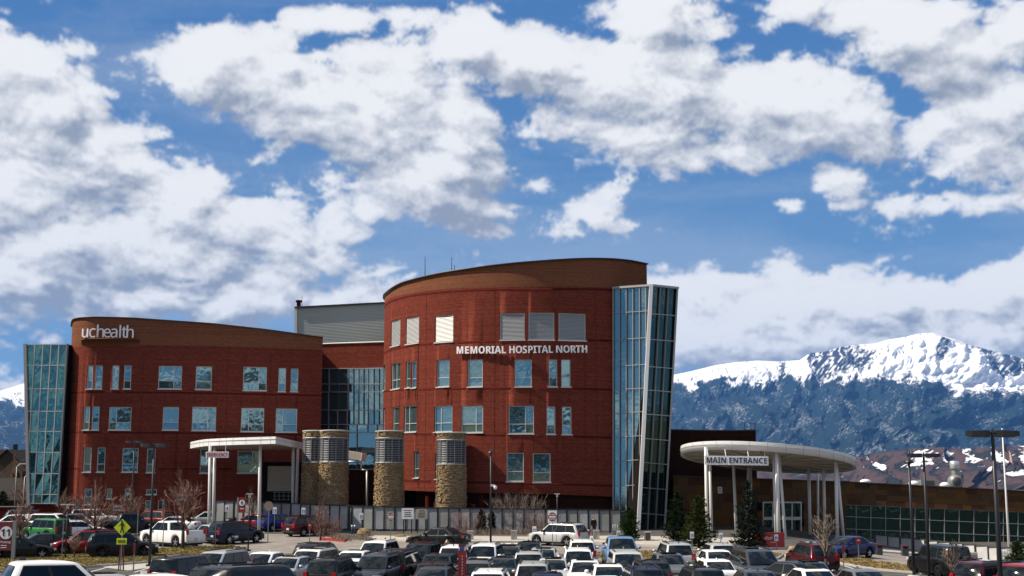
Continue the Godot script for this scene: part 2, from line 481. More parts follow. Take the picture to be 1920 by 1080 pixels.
func make_mountains() -> void:
	var ridges := FastNoiseLite.new()
	ridges.seed = 3
	ridges.frequency = 0.008
	ridges.fractal_type = FastNoiseLite.FRACTAL_RIDGED
	ridges.fractal_octaves = 5
	var speck := FastNoiseLite.new()
	speck.seed = 8
	speck.frequency = 0.09
	speck.fractal_octaves = 4
	var streak := FastNoiseLite.new()
	streak.seed = 44
	streak.frequency = 0.045
	streak.fractal_type = FastNoiseLite.FRACTAL_RIDGED
	streak.fractal_octaves = 3
	var tiny := FastNoiseLite.new()
	tiny.seed = 18
	tiny.frequency = 0.28
	tiny.fractal_octaves = 2
	var clump := FastNoiseLite.new()
	clump.seed = 5
	clump.frequency = 0.012
	clump.fractal_octaves = 4
	var cols := []
	var x := -700.0
	while x < 2700.0:
		cols.append(x)
		x += 1.5 if (x > -30.0 and x < 62.0) or (x > 1245.0 and x < 1960.0) else 14.0
	# the relief runs down the slope: gullies are stretched along y
	var shape := func(px: float, py: float, s: float) -> Array:
		var fade := smoothstep(0.0, 0.08, s) * smoothstep(1.0, 0.93, s)
		var g := ridges.get_noise_2d(px * 1.15, py * 0.62)
		var h := clump.get_noise_2d(px * 0.8, py * 1.6)
		var up := smoothstep(0.55, 0.9, s)
		return [fade * (g * 40.0 + h * 40.0), fade * (g * lerpf(260.0, 230.0, up) + h * 480.0)]
	var rock_spots := [[1575, 672, 75, 34], [1548, 690, 40, 26], [1840, 655, 45, 16], [1895, 685, 60, 26], [1760, 655, 12, 26]]
	var colour := func(px: float, py: float, _s: float) -> Color:
		var forest := Color(0.014, 0.024, 0.030)
		var snow := Color(0.72, 0.73, 0.75)
		var rock := Color(0.035, 0.038, 0.048)
		var n := speck.get_noise_2d(px * 1.2, py * 1.2)
		var w := clump.get_noise_2d(px * 2.2 + 300.0, py * 2.2)
		var g := ridges.get_noise_2d(px * 1.15, py * 0.62)
		var line := along(SNOW_LINE, px) + w * 18.0 + n * 10.0 + (g - 0.1) * (34.0 if px < 1520.0 else 20.0)
		var high := smoothstep(line + 5.0, line - 4.0, py + 7.0 * tiny.get_noise_2d(px * 1.3, py * 0.5))
		var c := forest
		# trees thin out: pale clearings and dusted slopes between them
		var dust := smoothstep(0.22, 0.50, tiny.get_noise_2d(px, py) * 1.0 + 0.8 * w - 0.15)
		c = c.lerp(Color(0.42, 0.42, 0.43), dust * 0.34)
		var bare := smoothstep(0.12, 0.26, blot(px, py, rock_spots) + 0.35 * n + 0.12 * g)
		var top := snow.lerp(rock, maxf(bare * smoothstep(0.50, 0.12, 0.5 * n + 0.55 * streak.get_noise_2d(px * 1.5 + py * 0.6, py * 0.5)), smoothstep(0.40, 0.60, n * 0.55 - 0.35 * streak.get_noise_2d(px * 1.5 - py * 0.8, py * 0.6))))
		return c.lerp(top, high)
	var m := mat(Color.WHITE, 0.95)
	m.vertex_color_use_as_albedo = true
	var o := put("mountains", land_mesh(cols, 190, 925.0, 8500.0, 20000.0, RIDGE, shape, colour), m)
	o.set_meta("kind", "structure")

	cols = []
	x = 900.0
	while x < 2800.0:
		cols.append(x)
		x += 1.5 if x > 1560.0 and x < 1960.0 else 14.0
	var fold := func(px: float, py: float, s: float) -> Array:
		var fade := smoothstep(0.0, 0.1, s) * smoothstep(1.0, 0.9, s)
		var g := ridges.get_noise_2d(px * 0.9 - py * 0.6 + 700.0, py * 0.9)
		return [fade * g * 14.0, fade * g * 190.0]
	var patches := [[1648, 874, 20, 14], [1628, 860, 10, 6], [1718, 862, 28, 24], [1760, 862, 16, 14], [1812, 856, 14, 22], [1857, 862, 12, 26], [1905, 858, 16, 18], [1830, 886, 10, 7], [1890, 892, 24, 7], [1780, 850, 14, 7], [1918, 838, 12, 12]]
	var earth := func(px: float, py: float, _s: float) -> Color:
		var n := speck.get_noise_2d(px * 1.3 + 90.0, py * 1.3)
		var w := clump.get_noise_2d(px * 2.0 - 400.0, py * 3.0)
		var c := Color(0.068, 0.044, 0.042).lerp(Color(0.036, 0.029, 0.033), smoothstep(-0.25, 0.3, w + 0.4 * n))
		c = c.lerp(Color(0.022, 0.026, 0.026), smoothstep(0.10, 0.22, w + 0.5 * n))
		var snowy := smoothstep(0.40, 0.50, blot(px, py, patches) + 0.65 * n + 0.12 * tiny.get_noise_2d(px, py * 0.6) + 0.15 * w)
		return c.lerp(Color(0.72, 0.74, 0.78), snowy)
	o = put("foothills", land_mesh(cols, 90, 921.0, 3600.0, 5600.0, FOOTHILL, fold, earth), m)
	o.set_meta("kind", "structure")

# ---------------------------------------------------------------- curved walls with real openings
func plan(points: Array) -> Dictionary:               # points: Vector2(x, z), running left to right seen from the lots
	var l := [0.0]
	for i in range(1, points.size()):
		l.append(l[-1] + points[i].distance_to(points[i - 1]))
	return {"p": points, "l": l}

func seg(c: Dictionary, u: float) -> int:
	var i := 0
	while i < c.p.size() - 2 and c.l[i + 1] < u:
		i += 1
	return i

func W(c: Dictionary, u: float, y: float, off := 0.0) -> Vector3:
	var i := seg(c, u)
	var a: Vector2 = c.p[i]
	var b: Vector2 = c.p[i + 1]
	var t: float = (u - c.l[i]) / (c.l[i + 1] - c.l[i])
	var q := a.lerp(b, t)
	var n := facing(c, u)
	return Vector3(q.x + n.x * off, y, q.y + n.z * off)

func facing(c: Dictionary, u: float) -> Vector3:
	var i := seg(c, u)
	var t: float = clampf((u - c.l[i]) / (c.l[i + 1] - c.l[i]), 0.0, 1.0)
	var d0: Vector2 = c.p[i + 1] - c.p[i]
	var other := d0
	if t < 0.5 and i > 0:
		other = (c.p[i] - c.p[i - 1])
	elif t >= 0.5 and i < c.p.size() - 2:
		other = (c.p[i + 2] - c.p[i + 1])
	var d := d0.normalized().lerp(other.normalized(), absf(t - 0.5)).normalized()
	return Vector3(-d.y, 0, d.x)

func hit(c: Dictionary, x: float, y: float) -> Vector2:     # (distance along the wall, height) that the photo shows at x, y
	var r := ray(x, y)
	var e := Vector2(EYE.x, EYE.z)
	var best := Vector2(-1, 0)
	var nearest := 1e9
	for i in c.p.size() - 1:
		var q = Geometry2D.segment_intersects_segment(e, e + Vector2(r.x, r.z) * 600.0, c.p[i], c.p[i + 1])
		if q != null:
			var d: float = (q - e).length()
			if d < nearest:
				nearest = d
				best = Vector2(c.l[i] + (q - c.p[i]).length(), EYE.y + r.y * d / Vector2(r.x, r.z).length())
	return best

func height_line(c: Dictionary, list: Array) -> Array:       # [[u, y]...] from photo points
	var out := []
	for q in list:
		var h := hit(c, q[0], q[1])
		if h.x >= 0.0:
			out.append([h.x, h.y])
	out.sort_custom(func(a, b): return a[0] < b[0])
	return out

func wall_quad(s: SurfaceTool, c: Dictionary, u0: float, u1: float, y00: float, y01: float, y10: float, y11: float, off := 0.0) -> void:
	quad_uv(s, [W(c, u0, y00, off), W(c, u0, y01, off), W(c, u1, y11, off), W(c, u1, y10, off)], [Vector2(u0, -y00), Vector2(u0, -y01), Vector2(u1, -y11), Vector2(u1, -y10)])

# a wall from the height line "low" to the height line "high", with rectangular openings [u0, y0, u1, y1]
func wall_mesh(c: Dictionary, low: Array, high: Array, holes: Array, reveal := 0.3, step := 0.8) -> ArrayMesh:
	var us := []
	var ys := [-2.0, 60.0]
	var u := 0.0
	while u < c.l[-1]:
		us.append(u)
		u += step
	us.append(c.l[-1])
	for h in holes:
		us.append_array([h[0], h[2]])
		ys.append_array([h[1], h[3]])
	us.sort()
	ys.sort()
	var s := S(true)
	for i in us.size() - 1:
		if us[i + 1] - us[i] < 0.002:
			continue
		var mid: float = (us[i] + us[i + 1]) / 2.0
		var b0 := along(low, us[i])
		var b1 := along(low, us[i + 1])
		var t0 := along(high, us[i])
		var t1 := along(high, us[i + 1])
		var start := -1
		for j in ys.size():
			var free := false
			if j < ys.size() - 1:
				var my: float = (ys[j] + ys[j + 1]) / 2.0
				free = ys[j + 1] - ys[j] < 0.0005 or not holes.any(func(h): return mid > h[0] and mid < h[2] and my > h[1] and my < h[3])
			if free and start < 0:
				start = j
			elif not free and start >= 0:
				var y0: float = ys[start]
				var y1: float = ys[j]
				if y1 > minf(b0, b1) and y0 < maxf(t0, t1):
					wall_quad(s, c, us[i], us[i + 1], clampf(y0, b0, t0), clampf(y1, b0, t0), clampf(y0, b1, t1), clampf(y1, b1, t1))
				start = -1
	for h in holes:
		for e in [[h[0], h[1], h[0], h[3]], [h[0], h[3], h[2], h[3]], [h[2], h[3], h[2], h[1]], [h[2], h[1], h[0], h[1]]]:
			quad_uv(s, [W(c, e[0], e[1]), W(c, e[0], e[1], -reveal), W(c, e[2], e[3], -reveal), W(c, e[2], e[3])], [Vector2(e[0], -e[1]), Vector2(e[0] + reveal, -e[1]), Vector2(e[2] + reveal, -e[3]), Vector2(e[2], -e[3])])
	s.generate_normals()
	return s.commit()

# photo windows [x0, y0, x1, y1, mullions (photo x), transom (photo y, 0 = none), glass, louvred] -> openings
func openings(c: Dictionary, list: Array) -> Array:
	var out := []
	for w in list:
		var my: float = (w[1] + w[3]) / 2.0
		var mx: float = (w[0] + w[2]) / 2.0
		var a := hit(c, w[0], my)
		var b := hit(c, w[2], my)
		var lo := hit(c, mx, w[3])
		var hi := hit(c, mx, w[1])
		var rect := [a.x, lo.y, b.x, hi.y]
		var mull := []
		for x in w[4]:
			mull.append(hit(c, x, my).x)
		out.append({"rect": rect, "mull": mull, "transom": hit(c, mx, w[5]).y if w[5] else 0.0, "glass": w[6], "louvred": w.size() > 7 and w[7]})
	return out

func add_windows(parent: Node, c: Dictionary, list: Array, sill := true) -> void:
	for w in list:
		var r: Array = w.rect
		var n := facing(c, (r[0] + r[2]) / 2.0)
		var s := S()
		var f := 0.075
		for e in [[r[0] + f / 2, r[1], r[0] + f / 2, r[3]], [r[2] - f / 2, r[1], r[2] - f / 2, r[3]], [r[0] + f, r[1] + f / 2, r[2] - f, r[1] + f / 2], [r[0] + f, r[3] - f / 2, r[2] - f, r[3] - f / 2]]:
			beam(s, W(c, e[0], e[1], -0.16), W(c, e[2], e[3], -0.16), f, 0.13, n)
		var o := obj("window", s, M.frame, parent)
		if sill:
			place_bar("sill", W(c, r[0] - 0.06, r[1] - 0.05, 0.02), W(c, r[2] + 0.06, r[1] - 0.05, 0.02), 0.1, 0.2, M.frame, o, n)
		var us: Array = [r[0] + f] + w.mull + [r[2] - f]
		var ys: Array = [r[1] + f, r[3] - f] if w.transom == 0.0 else [r[1] + f, w.transom, r[3] - f]
		if w.louvred:
			var k := S()
			var y: float = r[1] + 0.1
			while y < r[3] - 0.1:
				var a := W(c, r[0] + f, y, -0.12)
				var b := W(c, r[2] - f, y, -0.12)
				quad(k, a + n * 0.06, a + n * -0.02 + Vector3.UP * 0.11, b + n * -0.02 + Vector3.UP * 0.11, b + n * 0.06)
				y += 0.125
			obj("louvre_slats", k, M.louvre, o).set_meta("kind", "stuff")
			put("backing", pane_mesh(W(c, r[0], r[1], -0.2), W(c, r[0], r[3], -0.2), W(c, r[2], r[3], -0.2), W(c, r[2], r[1], -0.2)), M.dark_metal, o)
			continue
		for m in w.mull:
			place_bar("mullion", W(c, m, r[1] + f, -0.17), W(c, m, r[3] - f, -0.17), 0.06, 0.1, M.frame, o, n)
		if w.transom:
			for i in us.size() - 1:
				place_bar("transom", W(c, us[i] + (0.03 if i else 0.0), w.transom, -0.17), W(c, us[i + 1] - (0.03 if i < us.size() - 2 else 0.0), w.transom, -0.17), 0.06, 0.09, M.frame, o, n)
		for i in us.size() - 1:
			for j in ys.size() - 1:
				# panes never sit quite true, so each mirrors its own bit of the surroundings
				var k := [0.0, 0.0, 0.0]
				for q in 3:
					k[q] = rng.randf_range(-0.032, 0.032)
				var a := W(c, us[i], ys[j], -0.2 + k[0])
				var b := W(c, us[i], ys[j + 1], -0.2 + k[1])
				var e := W(c, us[i + 1], ys[j], -0.2 + k[2])
				put("pane", pane_mesh(a, b, b + e - a, e), M[w.glass], o)

func cap_strip(called: String, c: Dictionary, line: Array, over: float, tall: float, material: Material, parent: Node, back := 0.4) -> void:
	var s := S(true)
	var u := 0.0
	var ring := []
	while true:
		var y := along(line, u)
		ring.append([W(c, u, y, over), W(c, u, y + tall, over), W(c, u, y + tall, -back), W(c, u, y, -back)])
		if u >= c.l[-1]:
			break
		u = minf(u + 0.7, c.l[-1])
	for i in ring.size() - 1:
		for k in 4:
			quad(s, ring[i][k], ring[i][(k + 1) % 4], ring[i + 1][(k + 1) % 4], ring[i + 1][k])
	for e in [ring[0], ring[-1]]:
		quad(s, e[0], e[1], e[2], e[3])
	obj(called, s, material, parent)

func course(c: Dictionary, line: Array, tall: float, parent: Node, holes: Array) -> void:     # a projecting dark string course, broken by the windows
	var runs := [[]]
	var u := 0.0
	while u < c.l[-1] - 0.01:
		var v := minf(u + 0.5, c.l[-1])
		var y0 := along(line, u)
		if holes.any(func(h): return v > h[0] - 0.07 and u < h[2] + 0.07 and y0 + tall > h[1] - 0.12 and y0 < h[3]):
			runs.append([])
		else:
			runs[-1].append([u, v])
		u = v
	for run in runs:
		if run.is_empty():
			continue
		var s := S(true)
		for e in run:
			var y0 := along(line, e[0])
			var y1 := along(line, e[1])
			wall_quad(s, c, e[0], e[1], y0, y0 + tall, y1, y1 + tall, 0.012)
			quad_uv(s, [W(c, e[0], y0 + tall, 0.012), W(c, e[0], y0 + tall, -0.02), W(c, e[1], y1 + tall, -0.02), W(c, e[1], y1 + tall, 0.012)], [Vector2(e[0], 0), Vector2(e[0], 0.03), Vector2(e[1], 0.03), Vector2(e[1], 0)])
		s.generate_normals()
		put("string_course", s.commit(), M.dark_brick, parent)

func control_joints(c: Dictionary, xs: Array, y0: float, y1: float, parent: Node) -> void:
	for x in xs:
		var a := hit(c, x, y0)
		var b := hit(c, x, y1)
		place_bar("control_joint", W(c, a.x, a.y, 0.0), W(c, a.x, b.y, 0.0), 0.035, 0.012, M.dark_brick, parent, facing(c, a.x))

func font(bold := true) -> Font:
	var f := SystemFont.new()
	f.font_names = PackedStringArray(["Droid Sans"])
	f.font_weight = 700 if bold else 400
	return f

func text(called: String, words: String, tall: float, deep: float, material: Material, parent: Node, at: Transform3D, bold := true, wide := 0.0) -> MeshInstance3D:
	# lettering whose capitals are "tall" metres high, centred on its place; "wide" stretches it to a width
	var t := TextMesh.new()
	t.text = words
	t.font = font(bold)
	t.font_size = 64
	t.pixel_size = 0.01
	t.depth = deep
	t.curve_step = 2.0
	var k := tall / (64 * 0.01 * 0.714)
	var b := t.get_aabb()
	t.depth = deep / k
	var kx := k if wide == 0.0 else wide / b.size.x
	var o := put(called, t, material, parent, Transform3D(at.basis * Basis.from_scale(Vector3(kx, k, k)), at.origin))
	return o

func face_to(n: Vector3) -> Basis:                     # x to the right, y up, z along n
	var x := Vector3.UP.cross(n).normalized()
	return Basis(x, n.cross(x).normalized(), n)

# ---------------------------------------------------------------- the hospital
func roof_and_back(c: Dictionary, line: Array, back: float, drop: float, m_roof: Material, m_back: Material, parent: Node, skew := 0.0) -> void:
	# a flat roof behind the parapet and plain rear walls, so that the block is closed
	var s := S()
	var ring := []
	var u := 0.0
	while u < c.l[-1]:
		ring.append(W(c, u, along(line, u) - drop, -0.3))
		u += 1.5
	ring.append(W(c, c.l[-1], along(line, c.l[-1]) - drop, -0.3))
	for i in ring.size() - 1:
		var a: Vector3 = ring[i]
		var b: Vector3 = ring[i + 1]
		var k0 := skew * i / (ring.size() - 1.0)
		var k1 := skew * (i + 1) / (ring.size() - 1.0)
		quad(s, a, Vector3(a.x + k0, a.y, back), Vector3(b.x + k1, b.y, back), b)
	obj("roof", s, m_roof, parent)
	s = S()
	for e in [[ring[0], Vector3(ring[0].x, ring[0].y, back)], [Vector3(ring[0].x, ring[0].y, back), Vector3(ring[-1].x + skew, ring[-1].y, back)], [Vector3(ring[-1].x + skew, ring[-1].y, back), ring[-1]]]:
		var a: Vector3 = e[0]
		var b: Vector3 = e[1]
		quad_uv(s, [Vector3(a.x, -0.5, a.z), a, b, Vector3(b.x, -0.5, b.z)], [Vector2(0, 0), Vector2(0, -a.y), Vector2(a.distance_to(b), -b.y), Vector2(a.distance_to(b), 0)])
	s.generate_normals()
	put("rear_wall", s.commit(), m_back, parent)

func make_left_wing() -> void:
	var t := thing("brick_wing", "dark red brick hospital wing with sweeping tan parapet beside the emergency canopy", "building")
	var pts := []
	for q in [[124, 142.0], [124.5, 138.5], [127, 136.2], [132, 135.35], [140, 134.7], [150, 134.25], [162, 134.05], [175, 134.05], [190, 134.15], [215, 134.3], [250, 134.55], [300, 134.95], [350, 135.4], [400, 135.9], [460, 136.5], [530, 137.2], [601, 138.0]]:
		var p := XD(q[0], 9.0, q[1])
		pts.append(Vector2(p.x, p.z))
	var smooth := []
	var cv := Curve2D.new()
	for i in pts.size():
		var tan: Vector2 = (pts[mini(i + 1, pts.size() - 1)] - pts[maxi(i - 1, 0)]) * 0.17
		cv.add_point(pts[i], -tan, tan)
	cv.bake_interval = 0.35
	for p in cv.get_baked_points():
		smooth.append(p)
	var c := plan(smooth)
	var W0 := [
		[163, 685, 174, 729, [], 714, "glass"], [178, 685, 192, 729, [], 714, "glass"], [210, 685, 223, 729, [], 714, "glass"], [232, 685, 246, 729, [], 714, "glass"],
		[297, 686, 341, 729, [326], 714, "glass"], [367, 687, 397, 730, [], 715, "glass"], [456, 688, 500, 732, [485], 718, "glass_wavy"], [522, 690, 536, 734, [], 719, "glass"], [545, 691, 559, 734, [], 719, "glass"],
		[156, 762, 168, 806, [], 792, "glass"], [172, 762, 186, 806, [], 792, "glass"], [204, 763, 246, 806, [218], 792, "glass_wavy"], [305, 763, 335, 806, [], 792, "glass"], [360, 763, 405, 807, [389], 793, "glass_wavy"],
		[452, 765, 495, 809, [466], 795, "glass_wavy"], [517, 766, 557, 810, [530], 796, "glass"],
		[156, 839, 171, 885, [], 870, "glass"], [182, 839, 197, 885, [], 870, "glass"], [229, 840, 259, 885, [], 870, "glass_wavy"], [275, 841, 291, 886, [], 870, "glass"], [375, 842, 404, 887, [391], 872, "glass"], [445, 845, 486, 887, [473], 872, "glass"],
		[139, 936, 146, 956, [], 0, "glass"], [157, 916, 172, 946, [], 931, "glass"], [200, 916, 210, 935, [], 0, "glass"], [234, 916, 245, 936, [], 0, "glass"], [274, 917, 294, 927, [], 0, "glass"], [212, 947, 229, 956, [], 0, "glass"],
		[272, 938, 283, 956, [], 0, "glass"], [296, 938, 306, 956, [], 0, "glass"], [330, 928, 350, 937, [], 0, "glass"]]
	var wins := openings(c, W0)
	var holes := wins.map(func(w): return w.rect)
	var low := [[0.0, -0.3], [100.0, -0.3]]
	var seam := height_line(c, [[127.5, 649], [160, 648.5], [250, 647.5], [340, 648], [465, 651], [599, 656]])
	var top := height_line(c, [[127.5, 597], [160, 596], [200, 596], [250, 597.5], [300, 601], [400, 608], [500, 619], [600, 633]])
	put("brick_wall", wall_mesh(c, low, seam, holes), M.brick, t)
	put("parapet", wall_mesh(c, seam, top, []), M.tan_brick, t)
	cap_strip("parapet_cap", c, top, 0.18, 0.11, M.cap, t)
	add_windows(t, c, wins)
	for line in [[[127.5, 737], [250, 737], [400, 739], [599, 743]], [[127.5, 813], [250, 813], [400, 814], [599, 817]], [[127.5, 880], [250, 880.5], [599, 882]]]:
		course(c, height_line(c, line), 0.16, t, holes)
	control_joints(c, [270.0, 428.0, 508.0], 661.0, 940.0, t)
	roof_and_back(c, top, -158.0, 0.9, M.dark_metal, M.dark_brick, t, -3.9)
	# lettering on its shelf
	var g := thing("lettering_sign", "pale metal uchealth lettering on a curved shelf on the tan parapet", "sign")
	var a := hit(c, 153, 636)
	var b := hit(c, 262, 635)
	var s := S(true)
	var n := 24
	var base := (a.y + b.y) / 2.0
	for i in n:
		var k0 := float(i) / n
		var k1 := float(i + 1) / n
		var o0 := sin(PI * k0) * 0.95 + 0.02
		var o1 := sin(PI * k1) * 0.95 + 0.02
		var u0 := lerpf(a.x, b.x, k0)
		var u1 := lerpf(a.x, b.x, k1)
		quad(s, W(c, u0, base, -0.1), W(c, u0, base, o0), W(c, u1, base, o1), W(c, u1, base, -0.1))
		quad(s, W(c, u0, base - 0.12, o0), W(c, u0, base, o0), W(c, u1, base, o1), W(c, u1, base - 0.12, o1))
		quad(s, W(c, u0, base - 0.12, o0), W(c, u0, base - 0.85, -0.02), W(c, u1, base - 0.85, -0.02), W(c, u1, base - 0.12, o1))
	obj("shelf", s, M.tan_brick, g)
	# u and c share a stroke, the rest is a plain thin sans
	var xs := [165.5, 175.8, 190.0, 202.5, 216, 227, 234.5, 245.5]
	for i in 8:
		var h := hit(c, xs[i], 630)
		var k := face_to(facing(c, h.x))
		var ch: String = "uchealth"[i]
		var lift := 0.0
		text("letter", ch, 1.22, 0.12, M.letter, g, Transform3D(k, W(c, h.x, base + 0.64, 0.55)), false)

func make_left_tower() -> void:
	var t := thing("glass_stair_tower", "leaning teal glass stair tower at the end of the dark brick wing", "building")
	var dep := func(y: float) -> float: return lerpf(134.75, 134.6, (y - 646.0) / 300.0)
	var ys := [646.0, 685.0, 729.0, 771.0, 809.0, 848.0, 888.0, 927.0, 944.0]
	var left := func(y: float) -> float: return 49.0 + (y - 646.0) * 0.0225
	var line := func(k: int, y: float) -> float: return [51.0, 66.0, 81.0, 96.0, 111.0, 126.0][k] - (y - 646.0) * 0.0602
	for j in ys.size() - 1:
		for k in 5:
			var q := []
			for e in [[k, ys[j + 1]], [k, ys[j]], [k + 1, ys[j]], [k + 1, ys[j + 1]]]:
				q.append(P(maxf(line.call(e[0], e[1]), left.call(e[1])), e[1], dep.call(e[1]) + 0.05 + rng.randf_range(-0.015, 0.015)))
			if q[2].x - q[1].x > 0.05 or q[3].x - q[0].x > 0.05:
				put("pane", pane_mesh(q[0], q[1], q[2], q[3]), M.glass_teal, t)
	for k in range(1, 5):
		var y1 := 944.0
		while line.call(k, y1) < left.call(y1):
			y1 -= 4.0
		place_bar("mullion", P(line.call(k, 646.0), 646, dep.call(646.0)), P(line.call(k, y1), y1, dep.call(y1)), 0.09, 0.14, M.frame, t)
	for y in ys:
		place_bar("transom", P(left.call(y), y, dep.call(y)), P(line.call(5, y), y, dep.call(y)), 0.09, 0.12, M.frame, t)
	place_bar("corner_post", P(48.0, 645, dep.call(645.0)), P(54.5, 948, dep.call(948.0)), 0.3, 0.5, M.frame_dim, t)
	place_bar("corner_post", P(126.5, 645, dep.call(645.0)), P(108.5, 948, dep.call(948.0)), 0.16, 0.4, M.grey_metal, t)
	var s := S()
	var f := [P(49, 645, dep.call(645.0) + 0.2), P(126, 645, dep.call(645.0) + 0.2), P(109, 946, dep.call(946.0) + 0.2), P(55, 946, dep.call(946.0) + 0.2)]
	var r := f.map(func(p): return p + Vector3(0.4, 0, -7.5))
	for k in 4:
		quad(s, f[k], r[k], r[(k + 1) % 4], f[(k + 1) % 4])
	quad(s, f[0], f[1], f[2], f[3])
	quad(s, r[3], r[2], r[1], r[0])
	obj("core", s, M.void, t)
	var base := S()
	for e in [[P(52, 945, 134.7), P(120, 945, 134.7)]]:
		box(base, Vector3((e[0].x + e[1].x) / 2, e[0].y / 2 - 0.25, -138.6), Vector3(e[1].x - e[0].x, e[0].y + 0.4, 7.6))
	obj("base_wall", base, M.dark_brick, t)

func make_connector() -> void:
	var t := thing("link_block", "recessed brick and curtain wall link between the two curved blocks", "building")
	var dep := func(x: float) -> float: return lerpf(142.2, 140.2, (x - 598.0) / 124.0)
	var n := Vector3(-0.28, 0, 0.96).normalized()
	var a := XD(592, 9, dep.call(592.0))
	var b := XD(728, 9, dep.call(728.0))
	var c := plan([Vector2(a.x, a.z), Vector2(b.x, b.z)])
	var glass_top := hit(c, 650, 691).y
	var top := [[0.0, hit(c, 605, 646).y], [20.0, hit(c, 717, 642).y]]
	var base := hit(c, 650, 880).y
	put("brick_wall", wall_mesh(c, [[0.0, glass_top], [30.0, glass_top]], top, []), M.brick, t)
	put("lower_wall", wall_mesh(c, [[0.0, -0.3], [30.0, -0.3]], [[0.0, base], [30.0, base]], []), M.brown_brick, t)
	cap_strip("coping", c, top, 0.12, 0.14, M.frame, t, 5.0)
	var rows := [691.0, 720.0, 735.0, 769.0, 796.0, 811.0, 846.0, 880.0]
	var cols := [[599, 617, 635, 653, 663, 672, 682, 690, 701, 711, 721], [599, 617, 635, 653, 663, 672, 682, 690, 701, 711, 721], [599, 616, 634, 653, 663, 672, 682, 690, 701, 711, 721], [599, 616, 633, 651, 663, 672, 682, 690, 701, 711, 721], [599, 616, 633, 651, 669, 689, 707, 721], [599, 633, 669, 707, 721], [599, 633, 669, 707, 721]]
	for j in rows.size() - 1:
		for i in cols[j].size() - 1:
			var q := []
			for e in [[i, j + 1], [i, j], [i + 1, j], [i + 1, j + 1]]:
				q.append(P(cols[j][e[0]], rows[e[1]], dep.call(cols[j][e[0]]) + 0.1))
			var tilt := Vector3(0, 0, rng.randf_range(-0.02, 0.02))
			q[2] += tilt
			q[3] += tilt
			put("pane", pane_mesh(q[0], q[1], q[2], q[3]), M.glass, t)
			if i:
				var wide := 0.07 if cols[j][i] in [617, 616, 633, 653, 651, 672, 690, 689, 669, 707] else 0.05
				place_bar("mullion", P(cols[j][i], rows[j] + 0.7, dep.call(cols[j][i])), P(cols[j][i], rows[j + 1] - 0.7, dep.call(cols[j][i])), wide, 0.12, M.frame_dim if wide > 0.06 else M.dark_metal, t, n)
	for y in rows:
		place_bar("transom", P(597, y, dep.call(597.0)), P(721, y, dep.call(721.0)), 0.08, 0.16, M.frame_dim, t, n)
	var s := S()
	box(s, Vector3((a.x + b.x) / 2, glass_top / 2, (a.z + b.z) / 2) - n * 4.4, Vector3(a.distance_to(b) + 1, glass_top, 8), face_to(n))
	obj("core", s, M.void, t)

	# the metal-clad plant room on its roof
	var h := thing("plant_room", "grey ribbed metal rooftop plant room behind the brick parapets", "building")
	var dp := 148.0
	var tl := P(554, 578, dp)
	var tr := P(724, 569, dp)
	var bl := P(554, 650, dp)
	var br := P(724, 641, dp)
	var rows_n := 26
	for k in rows_n:
		var f0 := (k + 0.03) / rows_n
		var f1 := (k + 0.98) / rows_n
		var q0 := bl.lerp(tl, f0)
		var q1 := br.lerp(tr, f0)
		var q2 := bl.lerp(tl, f1)
		var q3 := br.lerp(tr, f1)
		var m := S()
		quad(m, q0 + Vector3(0, 0, 0.045), q2 + Vector3(0, 0, 0.01), q3 + Vector3(0, 0, 0.01), q1 + Vector3(0, 0, 0.045))
		quad(m, q0 + Vector3(0, 0, -0.05), q0 + Vector3(0, 0, 0.045), q1 + Vector3(0, 0, 0.045), q1 + Vector3(0, 0, -0.05))
		obj("siding_slat", m, M.siding, h)
	var bx := S()
	var cz := -dp - 3.05
	for q in [[tl, tr, br, bl]]:
		var f: Array = q.map(func(p): return p + Vector3(0, 0, -0.05))
		var r: Array = f.map(func(p): return p + Vector3(0, 0, -7.0))
		quad(bx, f[0], f[1], f[2], f[3])
		for k in 4:
			quad(bx, f[k], r[k], r[(k + 1) % 4], f[(k + 1) % 4])
		quad(bx, r[3], r[2], r[1], r[0])
	obj("core", bx, M.grey_metal, h)
	place_bar("roof_edge", tl + Vector3(-0.1, 0.08, 0), tr + Vector3(0, 0.08, 0), 0.16, 0.5, M.cap, h)
	place_bar("corner_trim", tl + Vector3(0.05, 0, 0.06), bl + Vector3(0.05, 0, 0.06), 0.3, 0.16, M.frame, h)
	var k := thing("flue_stack", "short dark red flue stack on the metal plant room roof", "chimney", P(560, 576, dp + 1.0))
	var fs := S(true)
	lathe(fs, Vector3.ZERO, [[0.24, -0.1], [0.24, 0.55], [0.36, 0.58], [0.36, 0.8], [0.0, 0.82]], 14)
	obj("flue", fs, M.dark_brick, k)
	var w := thing("whip_antenna", "thin whip antenna beside the dark red flue stack", "antenna", P(566, 576, dp + 1.0))
	var ws := S()
	tube(ws, Vector3(0, -0.1, 0), Vector3(0, 1.4, 0), 0.035, 0.02, 6)
	obj("mast", ws, M.dark_metal, w)

